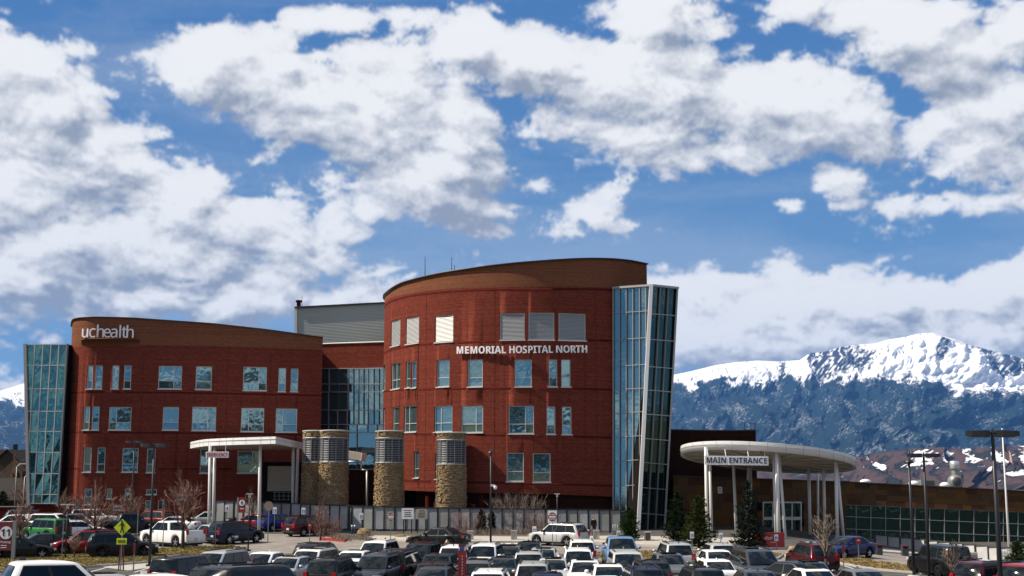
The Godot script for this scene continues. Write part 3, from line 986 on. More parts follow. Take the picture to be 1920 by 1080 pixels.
var drum: Dictionary
func make_drum() -> void:
	var t := thing("round_block", "tall curved red brick hospital block carrying the hospital name", "building")
	var pts := []
	for i in 97:
		var a := lerpf(-0.32, 2.383, i / 96.0)
		pts.append(Vector2(2.05 - 15.7 * cos(a), -138.5 + 15.7 * sin(a)))
	drum = plan(pts)
	var c := drum
	var W0 := [
		[733, 600, 750.5, 648, [], 0, "glass", true], [761, 594.5, 785.5, 644, [], 0, "glass", true], [815.5, 591, 850, 641, [], 0, "glass", true], [937.5, 587, 984, 637, [], 0, "glass", true], [991, 586, 1039.5, 637, [], 0, "glass", true], [1047.5, 587.5, 1098.5, 638, [], 0, "glass", true],
		[719, 685, 723, 731, [], 713, "glass"], [734, 681, 750.5, 729, [742], 712, "glass"], [761, 678, 769, 727, [], 710, "glass"], [771.5, 678, 780.5, 727, [], 710, "glass"], [819, 675, 842.5, 725, [], 708, "glass"], [877, 674, 905, 725, [], 708, "glass"], [965, 674, 997, 725, [], 707, "glass"], [1029, 674, 1045, 725, [], 707, "glass"], [1052.5, 674, 1070, 725, [], 707, "glass"],
		[718.5, 765, 721.5, 807, [], 793, "glass"], [736.5, 763, 748, 809, [], 794, "glass"], [757.5, 761, 781, 810, [766], 794, "glass"], [814, 761, 848, 809.5, [826], 793, "glass"], [864.5, 760.5, 905.5, 811, [892], 795, "glass"], [953.5, 760.5, 1001, 813, [985], 795, "glass_wavy"], [1025, 762, 1041.5, 814, [], 797, "glass"], [1054, 762.5, 1072, 814.5, [], 797, "glass_wavy"],
		[776, 846, 785.5, 896, [], 879, "glass"], [816, 849, 826, 898, [], 880, "glass"], [949.5, 849, 982, 902.5, [], 884, "glass_wavy"], [999, 850, 1032.5, 904, [], 886, "glass"]]
	var wins := openings(c, W0)
	var holes := wins.map(func(w): return w.rect)
	var low := height_line(c, [[719, 917], [754, 919], [872, 923.7], [1025, 926.5], [1145, 931], [1180, 932]])
	var seam := height_line(c, [[719, 563], [735, 557], [750, 553.5], [775, 549], [825, 542.5], [870, 540], [925, 538.5], [1000, 537.5], [1075, 537.5], [1150, 539.5], [1200, 541]])
	var top := height_line(c, [[719, 558], [728, 549], [740, 540], [755, 532], [775, 526], [800, 519.5], [825, 514], [875, 506], [925, 499], [1000, 492], [1075, 487], [1110, 486], [1150, 487], [1180, 490], [1205, 495], [1218, 500]])
	put("brick_wall", wall_mesh(c, low, seam, holes), M.brick, t)
	put("parapet", wall_mesh(c, seam, top, []), M.tan_brick, t)
	cap_strip("parapet_cap", c, top, 0.22, 0.13, M.cap, t)
	add_windows(t, c, wins)
	for line in [[[719, 572], [775, 556], [850, 548], [1000, 545], [1150, 546]], [[719, 656], [775, 650], [850, 645], [1000, 642], [1150, 641]], [[719, 736], [775, 733], [850, 731], [1000, 731], [1150, 733]], [[719, 816], [850, 817], [1000, 819], [1150, 823]], [[719, 902], [850, 905], [1000, 909], [1150, 913]]]:
		course(c, height_line(c, line), 0.2, t, holes)
	control_joints(c, [800.0, 928.0, 1116.0], 544.0, 918.0, t)
	roof_and_back(c, top, -160.0, 0.9, M.dark_metal, M.dark_brick, t)
	# soffit, set-back ground floor and its round columns
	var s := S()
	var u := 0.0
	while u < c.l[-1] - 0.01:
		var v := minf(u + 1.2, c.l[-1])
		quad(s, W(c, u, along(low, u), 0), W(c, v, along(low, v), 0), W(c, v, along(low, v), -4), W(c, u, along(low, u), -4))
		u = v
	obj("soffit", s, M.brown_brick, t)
	var inner := []
	for i in 60:
		var q := W(c, c.l[-1] * i / 59.0, 0, -3.6 if i < 26 else -0.5)
		inner.append(Vector2(q.x, q.z))
	var ci := plan(inner)
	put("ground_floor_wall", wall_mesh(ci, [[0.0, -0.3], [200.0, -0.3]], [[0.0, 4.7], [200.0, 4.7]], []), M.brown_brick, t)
	for x in [740.0, 794.5, 898.0, 928.0]:
		var h := hit(c, x, 935)
		var cs := S(true)
		var p := W(c, h.x, 0, -0.7)
		lathe(cs, Vector3(p.x, 0, p.z), [[0.36, -0.3], [0.36, along(low, h.x)]], 16)
		obj("column", cs, M.dark_brick, t)
	# the name on the wall, letter by letter
	var g := thing("name_sign", "white metal letters MEMORIAL HOSPITAL NORTH on the curved brick wall", "sign")
	var words := "MEMORIAL HOSPITAL NORTH"
	var f := font()
	var adv := []
	var total := 0.0
	for ch in words:
		var w := f.get_string_size(ch, HORIZONTAL_ALIGNMENT_LEFT, -1, 64).x
		adv.append(w)
		total += w
	var at := 0.0
	for i in words.length():
		var x: float = 857.5 + (at + adv[i] / 2.0) / total * 242.5
		at += adv[i]
		if words[i] == " ":
			continue
		var k: float = (x - 857.5) / 242.5
		var h := hit(c, x, lerpf(657.3, 655.2, k))
		text("letter", words[i], 0.68, 0.10, M.letter, g, Transform3D(face_to(facing(c, h.x)), W(c, h.x, h.y, 0.30)))
	# masts on the roof
	var n := 0
	for e in [[797, 481, 522, "long whip antenna on the curved roof, the one farther from the short rod"], [847, 482, 512, "long whip antenna on the curved roof beside the short rod"], [852, 497, 512, "short rod antenna on the curved tan roof edge"]]:
		var dd := 134.0
		var foot := P(e[0], e[2], dd)
		var a := thing("roof_antenna", e[3], "antenna", foot)
		var ms := S()
		tube(ms, Vector3(0, -0.6, 0), P(e[0], e[1], dd) - foot, 0.055, 0.03, 6)
		obj("mast", ms, M.dark_metal, a)

func make_right_tower() -> void:
	var t := thing("glass_corner_tower", "leaning glass corner tower with a white edge beside the round brick block", "building")
	var dl := 124.6
	var dc := 122.2
	var dr := 126.0
	var corner := func(y: float) -> float: return 1219.0 - (y - 535.0) * 0.0513
	var right := func(y: float) -> float: return 1270.0 - (y - 540.0) * 0.054
	var dep := func(x: float, y: float) -> float: return lerpf(dl, dc, (x - 1150.0) / (1219.0 - 1150.0))
	var n1 := Vector3(-0.68, 0, 1).normalized()
	var ys := [541.0, 587.0, 637.0, 687.0, 731.0, 775.0, 820.0, 865.0, 912.0, 960.0, 998.0]
	var xs := [1150.0, 1162.0, 1174.5, 1187.0, 1199.5, 1211.0, 1222.0]
	for j in ys.size() - 1:
		for k in xs.size() - 1:
			var q := []
			for e in [[k, j + 1], [k, j], [k + 1, j], [k + 1, j + 1]]:
				var x: float = minf(xs[e[0]], corner.call(ys[e[1]]) - 1.0)
				q.append(P(x, ys[e[1]] - (x - 1150.0) * 0.06, dep.call(x, 0) + 0.1))
			if q[2].x - q[1].x > 0.05:
				var tilt := Vector3(0, 0, rng.randf_range(-0.012, 0.012))
				q[2] += tilt
				q[3] += tilt
				put("pane", pane_mesh(q[0], q[1], q[2], q[3]), M.glass, t)
	for k in range(0, xs.size() - 1):
		var y1 := 998.0
		while xs[k] > corner.call(y1) - 2.0:
			y1 -= 3.0
		place_bar("mullion", P(xs[k], ys[0] - (xs[k] - 1150.0) * 0.06, dep.call(xs[k], 0)), P(xs[k], y1, dep.call(xs[k], 0)), 0.06 if k else 0.12, 0.14, M.frame_dim, t, n1)
	for y in ys:
		var xc: float = corner.call(y) - 1.0
		place_bar("transom", P(1150, y, dl), P(xc, y - (xc - 1150.0) * 0.06, dep.call(xc, 0)), 0.06, 0.12, M.frame_dim, t, n1)
	# the right-hand face
	var n2 := Vector3(1.4, 0, 1).normalized()
	var at := func(f: float, y: float) -> Vector3:
		return P(lerpf(corner.call(y) + 3.0, right.call(y), f), y + f * 4.0, lerpf(dc, dr, f))
	var fs := [0.0, 0.33, 0.64, 1.0]
	var y2 := [537.0, 588.0, 636.0, 687.0, 731.0, 776.0, 822.0, 867.0, 914.0, 962.0, 998.0]
	for j in y2.size() - 1:
		for k in 3:
			var q := [at.call(fs[k], y2[j + 1]), at.call(fs[k], y2[j]), at.call(fs[k + 1], y2[j]), at.call(fs[k + 1], y2[j + 1])]
			q = q.map(func(p): return p - n2 * 0.1)
			put("pane", pane_mesh(q[0], q[1], q[2], q[3]), M.glass_green, t)
		if j:
			place_bar("transom", at.call(0.0, y2[j]), at.call(1.0, y2[j]), 0.07, 0.12, M.frame_dim, t, n2)
	for k in [1, 2]:
		place_bar("mullion", at.call(fs[k], y2[0]), at.call(fs[k], y2[-1]), 0.1, 0.14, M.grey_metal, t, n2)
	place_bar("corner_beam", P(1221, 534, dc), P(1196.5, 1000, dc), 0.32, 0.5, M.white_metal, t)
	place_bar("edge_beam", P(1270, 540, dr), P(1245.5, 1000, dr), 0.18, 0.4, M.frame_dim, t)
	place_bar("top_beam", P(1150, 540, dl), P(1221, 535, dc), 0.2, 0.4, M.frame_dim, t, n1)
	place_bar("top_beam", P(1221, 535, dc), P(1270, 540, dr), 0.2, 0.4, M.frame_dim, t, n2)
	var s := S()
	var f := [P(1150, 541, dl + 0.35), P(1219, 537, dc + 0.35), P(1268, 541, dr + 0.35), P(1255, 545, 133.0), P(1152, 545, 133.0)]
	var g := [P(1150, 1004, dl + 0.35), P(1197, 1004, dc + 0.35), P(1244, 1000, dr + 0.35), P(1240, 990, 133.0), P(1152, 990, 133.0)]
	for k in 5:
		quad(s, g[k], f[k], f[(k + 1) % 5], g[(k + 1) % 5])
	for k in range(1, 4):
		tri(s, f[0], f[k + 1], f[k])
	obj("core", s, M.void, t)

# ashlar facing: stone slabs between a lower and an upper edge, each a slab of its own
func ashlar(parent: Node, a0: Vector3, a1: Vector3, b0: Vector3, b1: Vector3, rows: int, wide: float, skip: Array = []) -> void:
	# a0 a1: lower edge, b0 b1: upper edge (left, right)
	var n := (a1 - a0).cross(b0 - a0).normalized()
	var s := S()
	quad(s, a0 - n * 0.12, b0 - n * 0.12, b1 - n * 0.12, a1 - n * 0.12)
	obj("backing", s, M.void, parent)
	for j in rows:
		var f0 := float(j) / rows
		var f1 := float(j + 1) / rows
		var length := a0.distance_to(a1)
		var x := -rng.randf_range(0, wide)
		while x < length:
			var w := wide * rng.randf_range(0.7, 1.35)
			var t0 := clampf(x / length, 0, 1)
			var t1 := clampf((x + w) / length, 0, 1)
			x += w
			if t1 - t0 < 0.002:
				continue
			var p := [a0.lerp(a1, t0).lerp(b0.lerp(b1, t0), f0), a0.lerp(a1, t0).lerp(b0.lerp(b1, t0), f1), a0.lerp(a1, t1).lerp(b0.lerp(b1, t1), f1), a0.lerp(a1, t1).lerp(b0.lerp(b1, t1), f0)]
			var mid: Vector3 = (p[0] + p[2]) / 2.0
			if skip.any(func(r): return mid.x > r[0] and mid.x < r[2] and mid.y > r[1] and mid.y < r[3]):
				continue
			var c := mid
			var push := n * rng.randf_range(-0.012, 0.016)
			var q := p.map(func(v): return v + push + (c - v).normalized() * 0.012)
			put("stone_slab", pane_mesh(q[0], q[1], q[2], q[3], -0.1), M.ashlar[rng.randi_range(0, 4)], parent)

func make_entrance_block() -> void:
	var t := thing("entrance_block", "dark brown brick block rising behind the main entrance canopy", "building")
	var d := 131.0
	var a := XD(1238, 0, d)
	var b := XD(1418, 8, d)
	var c := plan([Vector2(a.x, -d), Vector2(b.x, -d)])
	var top := height_line(c, [[1240, 806.5], [1330, 808.5], [1417.5, 812]])
	put("brick_wall", wall_mesh(c, [[0.0, -1.5], [50.0, -1.5]], top, []), M.brown_brick, t)
	cap_strip("coping", c, top, 0.08, 0.12, M.cap, t, 10.0)
	roof_and_back(c, top, -141.0, 0.05, M.dark_metal, M.brown_brick, t)
	var g := thing("roof_guard_rail", "small black roof hatch guard rail on the dark brown block", "railing", XD(1396.5, top[-1][1] + 0.15, d + 0.6))
	for x in [0.0, 0.62, 0.95, 1.12]:
		place_bar("post", Vector3(x, -0.1, 0), Vector3(x, 0.72, 0), 0.05, 0.05, M.black_metal, g)
	for y in [0.7, 0.02]:
		place_bar("rail", Vector3(-0.03, y, 0.05), Vector3(1.15, y, 0.05), 0.05, 0.05, M.black_metal, g, Vector3.BACK)

	# the low stone-faced range along the right
	var w := thing("low_wing", "low brown stone faced wing with a long band of dark glass", "building")
	var e := 128.5
	# entrance bay under the canopy
	var x0 := 1262.0
	var x1 := 1586.0
	var door := [XD(1431, 0, e).x, -1.0, XD(1502, 0, e).x, P(1460, 943, e).y]
	ashlar(w, XD(x0, -1.0, e), XD(x1, -1.0, e), P(x0, 893, e), P(x1, 904, e), 8, 1.05, [door])
	# the long range: stone above, glass below
	var g0 := P(1585, 946, e)
	var g1 := P(2080, 968, e)
	ashlar(w, g0, g1, P(1585, 904.5, e), P(2080, 930, e), 4, 1.1)
	place_bar("coping", P(1262, 892, e), P(1586, 903.5, e), 0.1, 0.6, M.cap, w)
	place_bar("coping", P(1586, 903.5, e), P(2080, 929, e), 0.1, 0.6, M.cap, w)
	var xs := [1585.0]
	var xx := 1605.0
	while xx < 2090.0:
		xs.append(xx)
		xx += 27.6
	var ytop := func(x: float) -> float: return 946.5 + (x - 1585.0) * 0.0425
	for k in xs.size() - 1:
		for j in 3:
			var y0: float = [0.0, 22.0, 45.0, 66.0][j]
			var y1: float = [0.0, 22.0, 45.0, 66.0][j + 1]
			var q := [P(xs[k], ytop.call(xs[k]) + y1, e + 0.12), P(xs[k], ytop.call(xs[k]) + y0, e + 0.12), P(xs[k + 1], ytop.call(xs[k + 1]) + y0, e + 0.12), P(xs[k + 1], ytop.call(xs[k + 1]) + y1, e + 0.12)]
			var tilt := Vector3(0, 0, rng.randf_range(-0.03, 0.03))
			q[2] += tilt
			q[3] += tilt
			put("pane", pane_mesh(q[0], q[1], q[2], q[3]), M.glass_green, w)
		if k:
			place_bar("mullion", P(xs[k], ytop.call(xs[k]), e + 0.04), P(xs[k], ytop.call(xs[k]) + 66, e + 0.04), 0.055, 0.12, M.frame_dim, w)
	for y in [0.0, 22.0, 45.0]:
		place_bar("transom", P(1585, 946.5 + y, e + 0.03), P(2080, ytop.call(2080.0) + y, e + 0.03), 0.055, 0.12, M.frame_dim, w)
	var s := S()
	quad(s, P(1262, 893, e + 0.3), P(1262, 893, e + 18), P(1586, 904, e + 18), P(1586, 904, e + 0.3))
	quad(s, P(1586, 904, e + 0.3), P(1586, 904, e + 18), P(2080, 930, e + 18), P(2080, 930, e + 0.3))
	obj("roof", s, M.grey_metal, w)
	s = S()
	quad(s, XD(1262, -1.6, e + 0.3), P(1262, 893, e + 0.3), P(2080, 932, e + 0.3), XD(2080, -1.6, e + 0.3))
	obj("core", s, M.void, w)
	# entrance doors
	var dr := [1431.0, 1449.0, 1467.0, 1485.0, 1502.0]
	for k in 4:
		for r in [[943.0, 970.0], [974.0, 1004.0]]:
			put("pane", pane_mesh(P(dr[k], r[1], e + 0.05), P(dr[k], r[0], e + 0.05), P(dr[k + 1], r[0], e + 0.05), P(dr[k + 1], r[1], e + 0.05)), M.glass_green, w)
	for x in dr:
		place_bar("door_frame", P(x, 942, e - 0.05), P(x, 1003, e - 0.05), 0.12, 0.14, M.frame, w)
	for y in [942.0, 972.0]:
		place_bar("door_frame", P(1430, y, e - 0.06), P(1503, y, e - 0.06), 0.14 if y < 950 else 0.3, 0.14, M.frame, w)
	var n := thing("entrance_plaque", "small white plaque on the stone wall under the entrance canopy", "sign", P(1350, 919, e - 0.12))
	place_box("board", Vector3.ZERO, Vector3(0.42, 0.62, 0.04), M.sign_white, n)
	for k in 3:
		place_box("print_line", Vector3(0, 0.16 - 0.16 * k, 0.023), Vector3(0.26, 0.07, 0.006), M.dark_metal, n)
	# roof-top machines
	var f := thing("exhaust_fan", "tall grey metal exhaust fan with a capped neck on the stone roof", "roof fan", P(1792, 917, e + 5.0))
	s = S(true)
	tube(s, Vector3(0, 0.75, -0.45), Vector3(0, 0.75, 0.45), 0.68, 0.68, 24)
	obj("fan_housing", s, M.grey_metal, f)
	s = S(true)
	tube(s, Vector3(0, 0.75, 0.45), Vector3(0, 0.75, 0.52), 0.45, 0.42, 24)
	obj("inlet_ring", s, M.dark_metal, f)
	s = S(true)
	lathe(s, Vector3(0, 1.3, 0), [[0.36, -0.2], [0.34, 0.3], [0.3, 0.8]], 18)
	obj("neck", s, M.grey_metal, f)
	s = S(true)
	lathe(s, Vector3(0, 2.05, 0), [[0.0, 0.0], [0.46, 0.0], [0.46, 0.72], [0.38, 0.78], [0.0, 0.78]], 18)
	obj("cap", s, M.bright_metal, f)
	place_box("base", Vector3(0, 0.02, 0), Vector3(1.3, 0.2, 1.0), M.dark_metal, f)
	for q in [[1772, 916, 0.5, 0.55, "squat white roof vent beside the tall exhaust fan"], [1714, 912, 0.55, 0.5, "round topped white roof vent near the slim lamp post"], [1623, 907, 0.55, 0.42, "white drum shaped roof vent near the entrance canopy rim"]]:
		var v := thing("roof_vent", q[4], "roof vent", P(q[0], q[1], e + 3.0))
		var vs := S(true)
		lathe(vs, Vector3(0, -0.1, 0), [[q[2] * 0.55, 0.0], [q[2] * 0.55, q[3] * 0.5], [q[2], q[3] * 0.55], [q[2], q[3] * 0.95], [q[2] * 0.5, q[3] * 1.3], [0.0, q[3] * 1.35]], 16)
		obj("hood", vs, M.white_metal, v)
	var u := thing("roof_unit", "low grey air handling unit on the stone roof", "air unit", P(1738, 913, e + 4.0))
	place_box("casing", Vector3(0, 0.35, 0), Vector3(1.5, 0.75, 1.2), M.grey_metal, u)
	place_box("grille", Vector3(0.1, 0.38, 0.62), Vector3(1.0, 0.45, 0.05), M.dark_metal, u)
	for k in 3:
		var x: float = [1650.0, 1834.0, 1583.0][k]
		var y: float = [909.0, 920.5, 905.0][k]
		var v := thing("roof_curb", ["flat black roof hatch beside the drum shaped vent", "flat black roof hatch near the tall flagpole", "flat black roof hatch under the canopy rim"][k], "roof hatch", P(x, y, e + 2.0))
		place_box("lid", Vector3(0, 0.12, 0), Vector3(0.85, 0.1, 0.8), M.black_metal, v)
		place_box("upstand", Vector3(0, -0.05, 0), Vector3(0.7, 0.3, 0.65), M.black_metal, v)

# ---------------------------------------------------------------- canopies, pillars, fence
func slab(ring: Array, tall: float, s_side: SurfaceTool, s_top: SurfaceTool, s_under: SurfaceTool) -> void:
	# ring: underside outline, running clockwise seen from above
	var flat := PackedVector2Array()
	for p in ring:
		flat.append(Vector2(p.x, p.z))
	var ix := Geometry2D.triangulate_polygon(flat)
	var up := Vector3.UP * tall
	for k in range(0, ix.size(), 3):
		tri(s_under, ring[ix[k]], ring[ix[k + 1]], ring[ix[k + 2]])
		tri(s_top, ring[ix[k]] + up, ring[ix[k + 2]] + up, ring[ix[k + 1]] + up)
	for k in ring.size():
		var a: Vector3 = ring[k]
		var b: Vector3 = ring[(k + 1) % ring.size()]
		quad(s_side, a, a + up, b + up, b)

func post(called: String, a: Vector3, b: Vector3, r: float, material: Material, parent: Node, n := 14) -> void:
	var s := S(true)
	tube(s, a, b, r, r, n)
	obj(called, s, material, parent)

func make_emergency_canopy() -> void:
	var t := thing("emergency_canopy", "white curved canopy on white columns over the emergency drive", "canopy")
	var y := 8.1
	var ring := []
	for q in [[356.5, 131.0], [360, 129.2], [370, 126.2], [386, 122.8], [405, 121.4], [431, 119.9], [455, 118.8], [480, 117.8], [516.5, 116.5], [540, 123.6], [564, 131.0], [575, 134.5], [372, 133.2]]:
		ring.append(XD(q[0], y, q[1]))
	var side := S()
	var top := S()
	var under := S()
	slab(ring, 0.64, side, top, under)
	obj("fascia", side, M.white_metal, t)
	obj("roof", top, M.white_metal, t)
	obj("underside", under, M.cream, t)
	var edge := S()
	for k in range(0, 10):
		beam(edge, ring[k] + Vector3(0, 0.42, 0.03), ring[k + 1] + Vector3(0, 0.42, 0.03), 0.05, 0.05)
	obj("fascia_trim", edge, M.frame, t)
	for k in 10:
		for f in [0.25, 0.75]:
			var e: Vector3 = ring[k + 1] - ring[k]
			if e.length() < 2.0 and f > 0.5:
				continue
			var o := Vector3(-e.z, 0, e.x).normalized()
			place_bar("panel_joint", ring[k] + e * f + o * 0.006, ring[k] + e * f + o * 0.006 + Vector3.UP * 0.63, 0.03, 0.012, M.frame_dim, t, o)
	for k in 4:
		place_bar("ceiling_beam", XD(395 + k * 38, y - 0.07, 119.6 + absf(k - 2.0)), XD(395 + k * 38, y - 0.07, 132.0), 0.1, 0.12, M.cream, t)
	for q in [[394.5, 391.5, 121.5], [403, 399.5, 122.5], [488, 485.5, 119.5], [549.5, 549, 128.0], [558, 555, 129.0]]:
		post("column", XD(q[1], -0.2, q[2]), XD(q[0], y, q[2]), 0.145, M.white_paint, t)
	var g := thing("emergency_sign", "white board with red EMERGENCY lettering hung from the curved canopy", "sign", P(407.5, 852.5, 119.9))
	place_box("board", Vector3.ZERO, Vector3(2.1, 0.56, 0.16), M.sign_white, g)
	text("lettering", "EMERGENCY", 0.36, 0.02, M.red_paint, g, Transform3D(Basis(), Vector3(0, 0, 0.09)), true, 1.9)
	for x in [-0.72, 0.74]:
		place_bar("hanger", Vector3(x, 0.28, 0), Vector3(x, y - g.position.y, 0), 0.05, 0.05, M.white_metal, g)
	# the bay behind it
	var w := thing("ambulance_bay", "shaded ambulance bay with a pale wall panel under the canopy", "building")
	var d := 133.0
	place_box("pale_panel", (P(502, 874, d) + P(549, 921, d)) / 2, Vector3(P(549, 874, d).x - P(502, 874, d).x, P(502, 874, d).y - P(502, 921, d).y, 0.12), M.cream, w)
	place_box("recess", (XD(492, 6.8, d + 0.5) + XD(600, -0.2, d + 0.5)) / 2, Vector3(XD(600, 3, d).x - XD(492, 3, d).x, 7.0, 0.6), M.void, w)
	for k in 5:
		place_bar("grille_bar", P(515 + k * 8.5, 922, d - 0.1), P(515 + k * 8.5, 938, d - 0.1), 0.06, 0.06, M.grey_metal, w)
	for k in 3:
		place_bar("grille_bar", P(512, 923 + k * 7, d - 0.15), P(550, 923 + k * 7, d - 0.15), 0.05, 0.05, M.grey_metal, w)
	var b := thing("duct_box", "short white boxed duct projecting behind the stone pillars", "duct", P(664, 854, 131.0))
	var basis := Basis(Vector3.UP, -0.25) * Basis(Vector3.BACK, -0.16)
	place_box("casing", Vector3.ZERO, Vector3(2.0, 0.72, 1.2), M.cream, b, basis)
	place_box("end_plate", basis * Vector3(1.03, 0, 0), Vector3(0.06, 0.8, 1.3), M.white_paint, b, basis)
	var pipe := thing("drain_pipe", "pale cranked drain pipe on the wall behind the pillars", "pipe", P(688, 935, 130.5))
	var pts := [P(688, 950, 130.5), P(688, 882, 130.5), P(678, 880, 130.5), P(677, 867, 130.5), P(650, 865, 130.5)]
	for k in 4:
		post("pipe_length", pts[k] - pipe.position, pts[k + 1] - pipe.position, 0.09, M.frame, pipe, 8)

func make_pillar(label: String, x: float, cap_y: float, d: float, r: float) -> void:
	var at := on_ground(x, d)
	var t := thing("louvred_stone_pillar", label, "pillar", at, 0.0, "round stone pillars with louvred tops")
	var high := P(x, cap_y, d).y - at.y
	var lo := P(x, 868.0 + cap_y - 808.0, d).y - at.y
	var hi := P(x, 822.0 + cap_y - 808.0, d).y - at.y
	var s := S(true)
	lathe(s, Vector3.ZERO, [[r * 1.0, -0.3], [r * 0.95, lo]], 40)
	lathe(s, Vector3.ZERO, [[r * 0.95, hi], [r * 0.95, high]], 40)
	obj("core", s, M.pillar_core, t)
	s = S(true)
	lathe(s, Vector3.ZERO, [[r * 0.9, lo - 0.1], [r * 0.9, hi + 0.1]], 32)
	obj("louvre_core", s, M.void, t)
	var st := [S(), S(), S()]
	for part in [[-0.2, lo, r * 1.07, r], [hi + 0.12, high - 0.1, r * 0.985, r * 0.985]]:
		var y: float = part[0]
		while y < part[1] - 0.03:
			var h := minf(rng.randf_range(0.07, 0.145), part[1] - y)
			var rr := lerpf(part[2], part[3], (y - part[0]) / (part[1] - part[0]))
			var a := rng.randf() * TAU
			var end := a + TAU
			while a < end - 0.01:
				var w := minf(rng.randf_range(0.13, 0.38) / r, end - a)
				if end - a - w < 0.08:
					w = end - a
				var out := rr + rng.randf_range(-0.06, 0.10)
				var g := 0.012 / r
				var k: SurfaceTool = st[rng.randi_range(0, 2)]
				var e0 := Vector3(cos(a + g), 0, sin(a + g))
				var e1 := Vector3(cos(a + w - g), 0, sin(a + w - g))
				var y0 := Vector3.UP * (y + 0.01)
				var y1 := Vector3.UP * (y + h - 0.01)
				var o2 := out + rng.randf_range(-0.025, 0.025)
				var i := rr - 0.12
				quad(k, e1 * o2 + y0, e1 * o2 + y1, e0 * out + y1, e0 * out + y0)
				quad(k, e1 * o2 + y1, e1 * i + y1, e0 * i + y1, e0 * out + y1)
				quad(k, e1 * i + y0, e1 * o2 + y0, e0 * out + y0, e0 * i + y0)
				quad(k, e0 * i + y0, e0 * out + y0, e0 * out + y1, e0 * i + y1)
				quad(k, e1 * o2 + y0, e1 * i + y0, e1 * i + y1, e1 * o2 + y1)
				a += w
			y += h
	for k in 3:
		obj("stonework", st[k], M.stone[k], t).set_meta("kind", "stuff")
	var n := 13
	for k in n:
		var y := lerpf(lo + 0.1, hi - 0.06, (k + 0.35) / n)
		var ls := S(true)
		lathe(ls, Vector3(0, y, 0), [[r * 1.0, 0.0], [r * 0.965, 0.075], [r * 0.96, 0.065], [r * 0.99, -0.01], [r * 1.0, 0.0]], 32)
		obj("louvre_slat", ls, M.blade, t)
	for k in 12:
		var a := TAU * (k + 0.5) / 12
		place_bar("louvre_post", Vector3(cos(a) * r, lo + 0.06, sin(a) * r), Vector3(cos(a) * r, hi - 0.06, sin(a) * r), 0.05, 0.09, M.blade, t, Vector3(cos(a), 0, sin(a)))
	for y in [lo + 0.03, hi - 0.0]:
		var rs := S(true)
		lathe(rs, Vector3(0, y, 0), [[r * 0.9, -0.07], [r * 1.025, -0.07], [r * 1.025, 0.07], [r * 0.9, 0.07]], 36)
		obj("louvre_ring", rs, M.frame_dim, t)
	s = S(true)
	lathe(s, Vector3(0, high - 0.1, 0), [[r * 0.95, 0.0], [r * 1.05, 0.0], [r * 1.05, 0.11], [r * 0.9, 0.14], [0.0, 0.16]], 40)
	obj("cap", s, M.concrete, t)

func fence_run(t: Node3D, xs: Array, tops: Array, deps: Array, low: float, panels: Array, post_m: Material) -> void:
	for i in xs.size():
		var d := along(deps, xs[i])
		var p := on_ground(xs[i], d)
		var h := P(xs[i], along(tops, xs[i]), d).y
		place_bar("post", Vector3(p.x, p.y - 0.1, p.z), Vector3(p.x, h + 0.02, p.z), 0.16 if i % 2 == 0 else 0.09, 0.1, post_m, t)
		if i == xs.size() - 1:
			break
		var d2 := along(deps, xs[i + 1])
		var q := on_ground(xs[i + 1], d2)
		var h2 := P(xs[i + 1], along(tops, xs[i + 1]), d2).y
		var n := Vector3(0, 0, 0.04)
		put("panel", pane_mesh(p + Vector3(0.06, low, 0), Vector3(p.x + 0.06, h - 0.09, p.z), Vector3(q.x - 0.06, h2 - 0.09, q.z), q + Vector3(-0.06, low, 0)), panels[rng.randi_range(0, panels.size() - 1)], t)
		place_bar("top_rail", Vector3(p.x, h - 0.03, p.z) + n, Vector3(q.x, h2 - 0.03, q.z) + n, 0.1, 0.08, post_m, t)
		place_bar("bottom_rail", Vector3(p.x, p.y + low, p.z) + n, Vector3(q.x, q.y + low, q.z) + n, 0.06, 0.06, post_m, t)

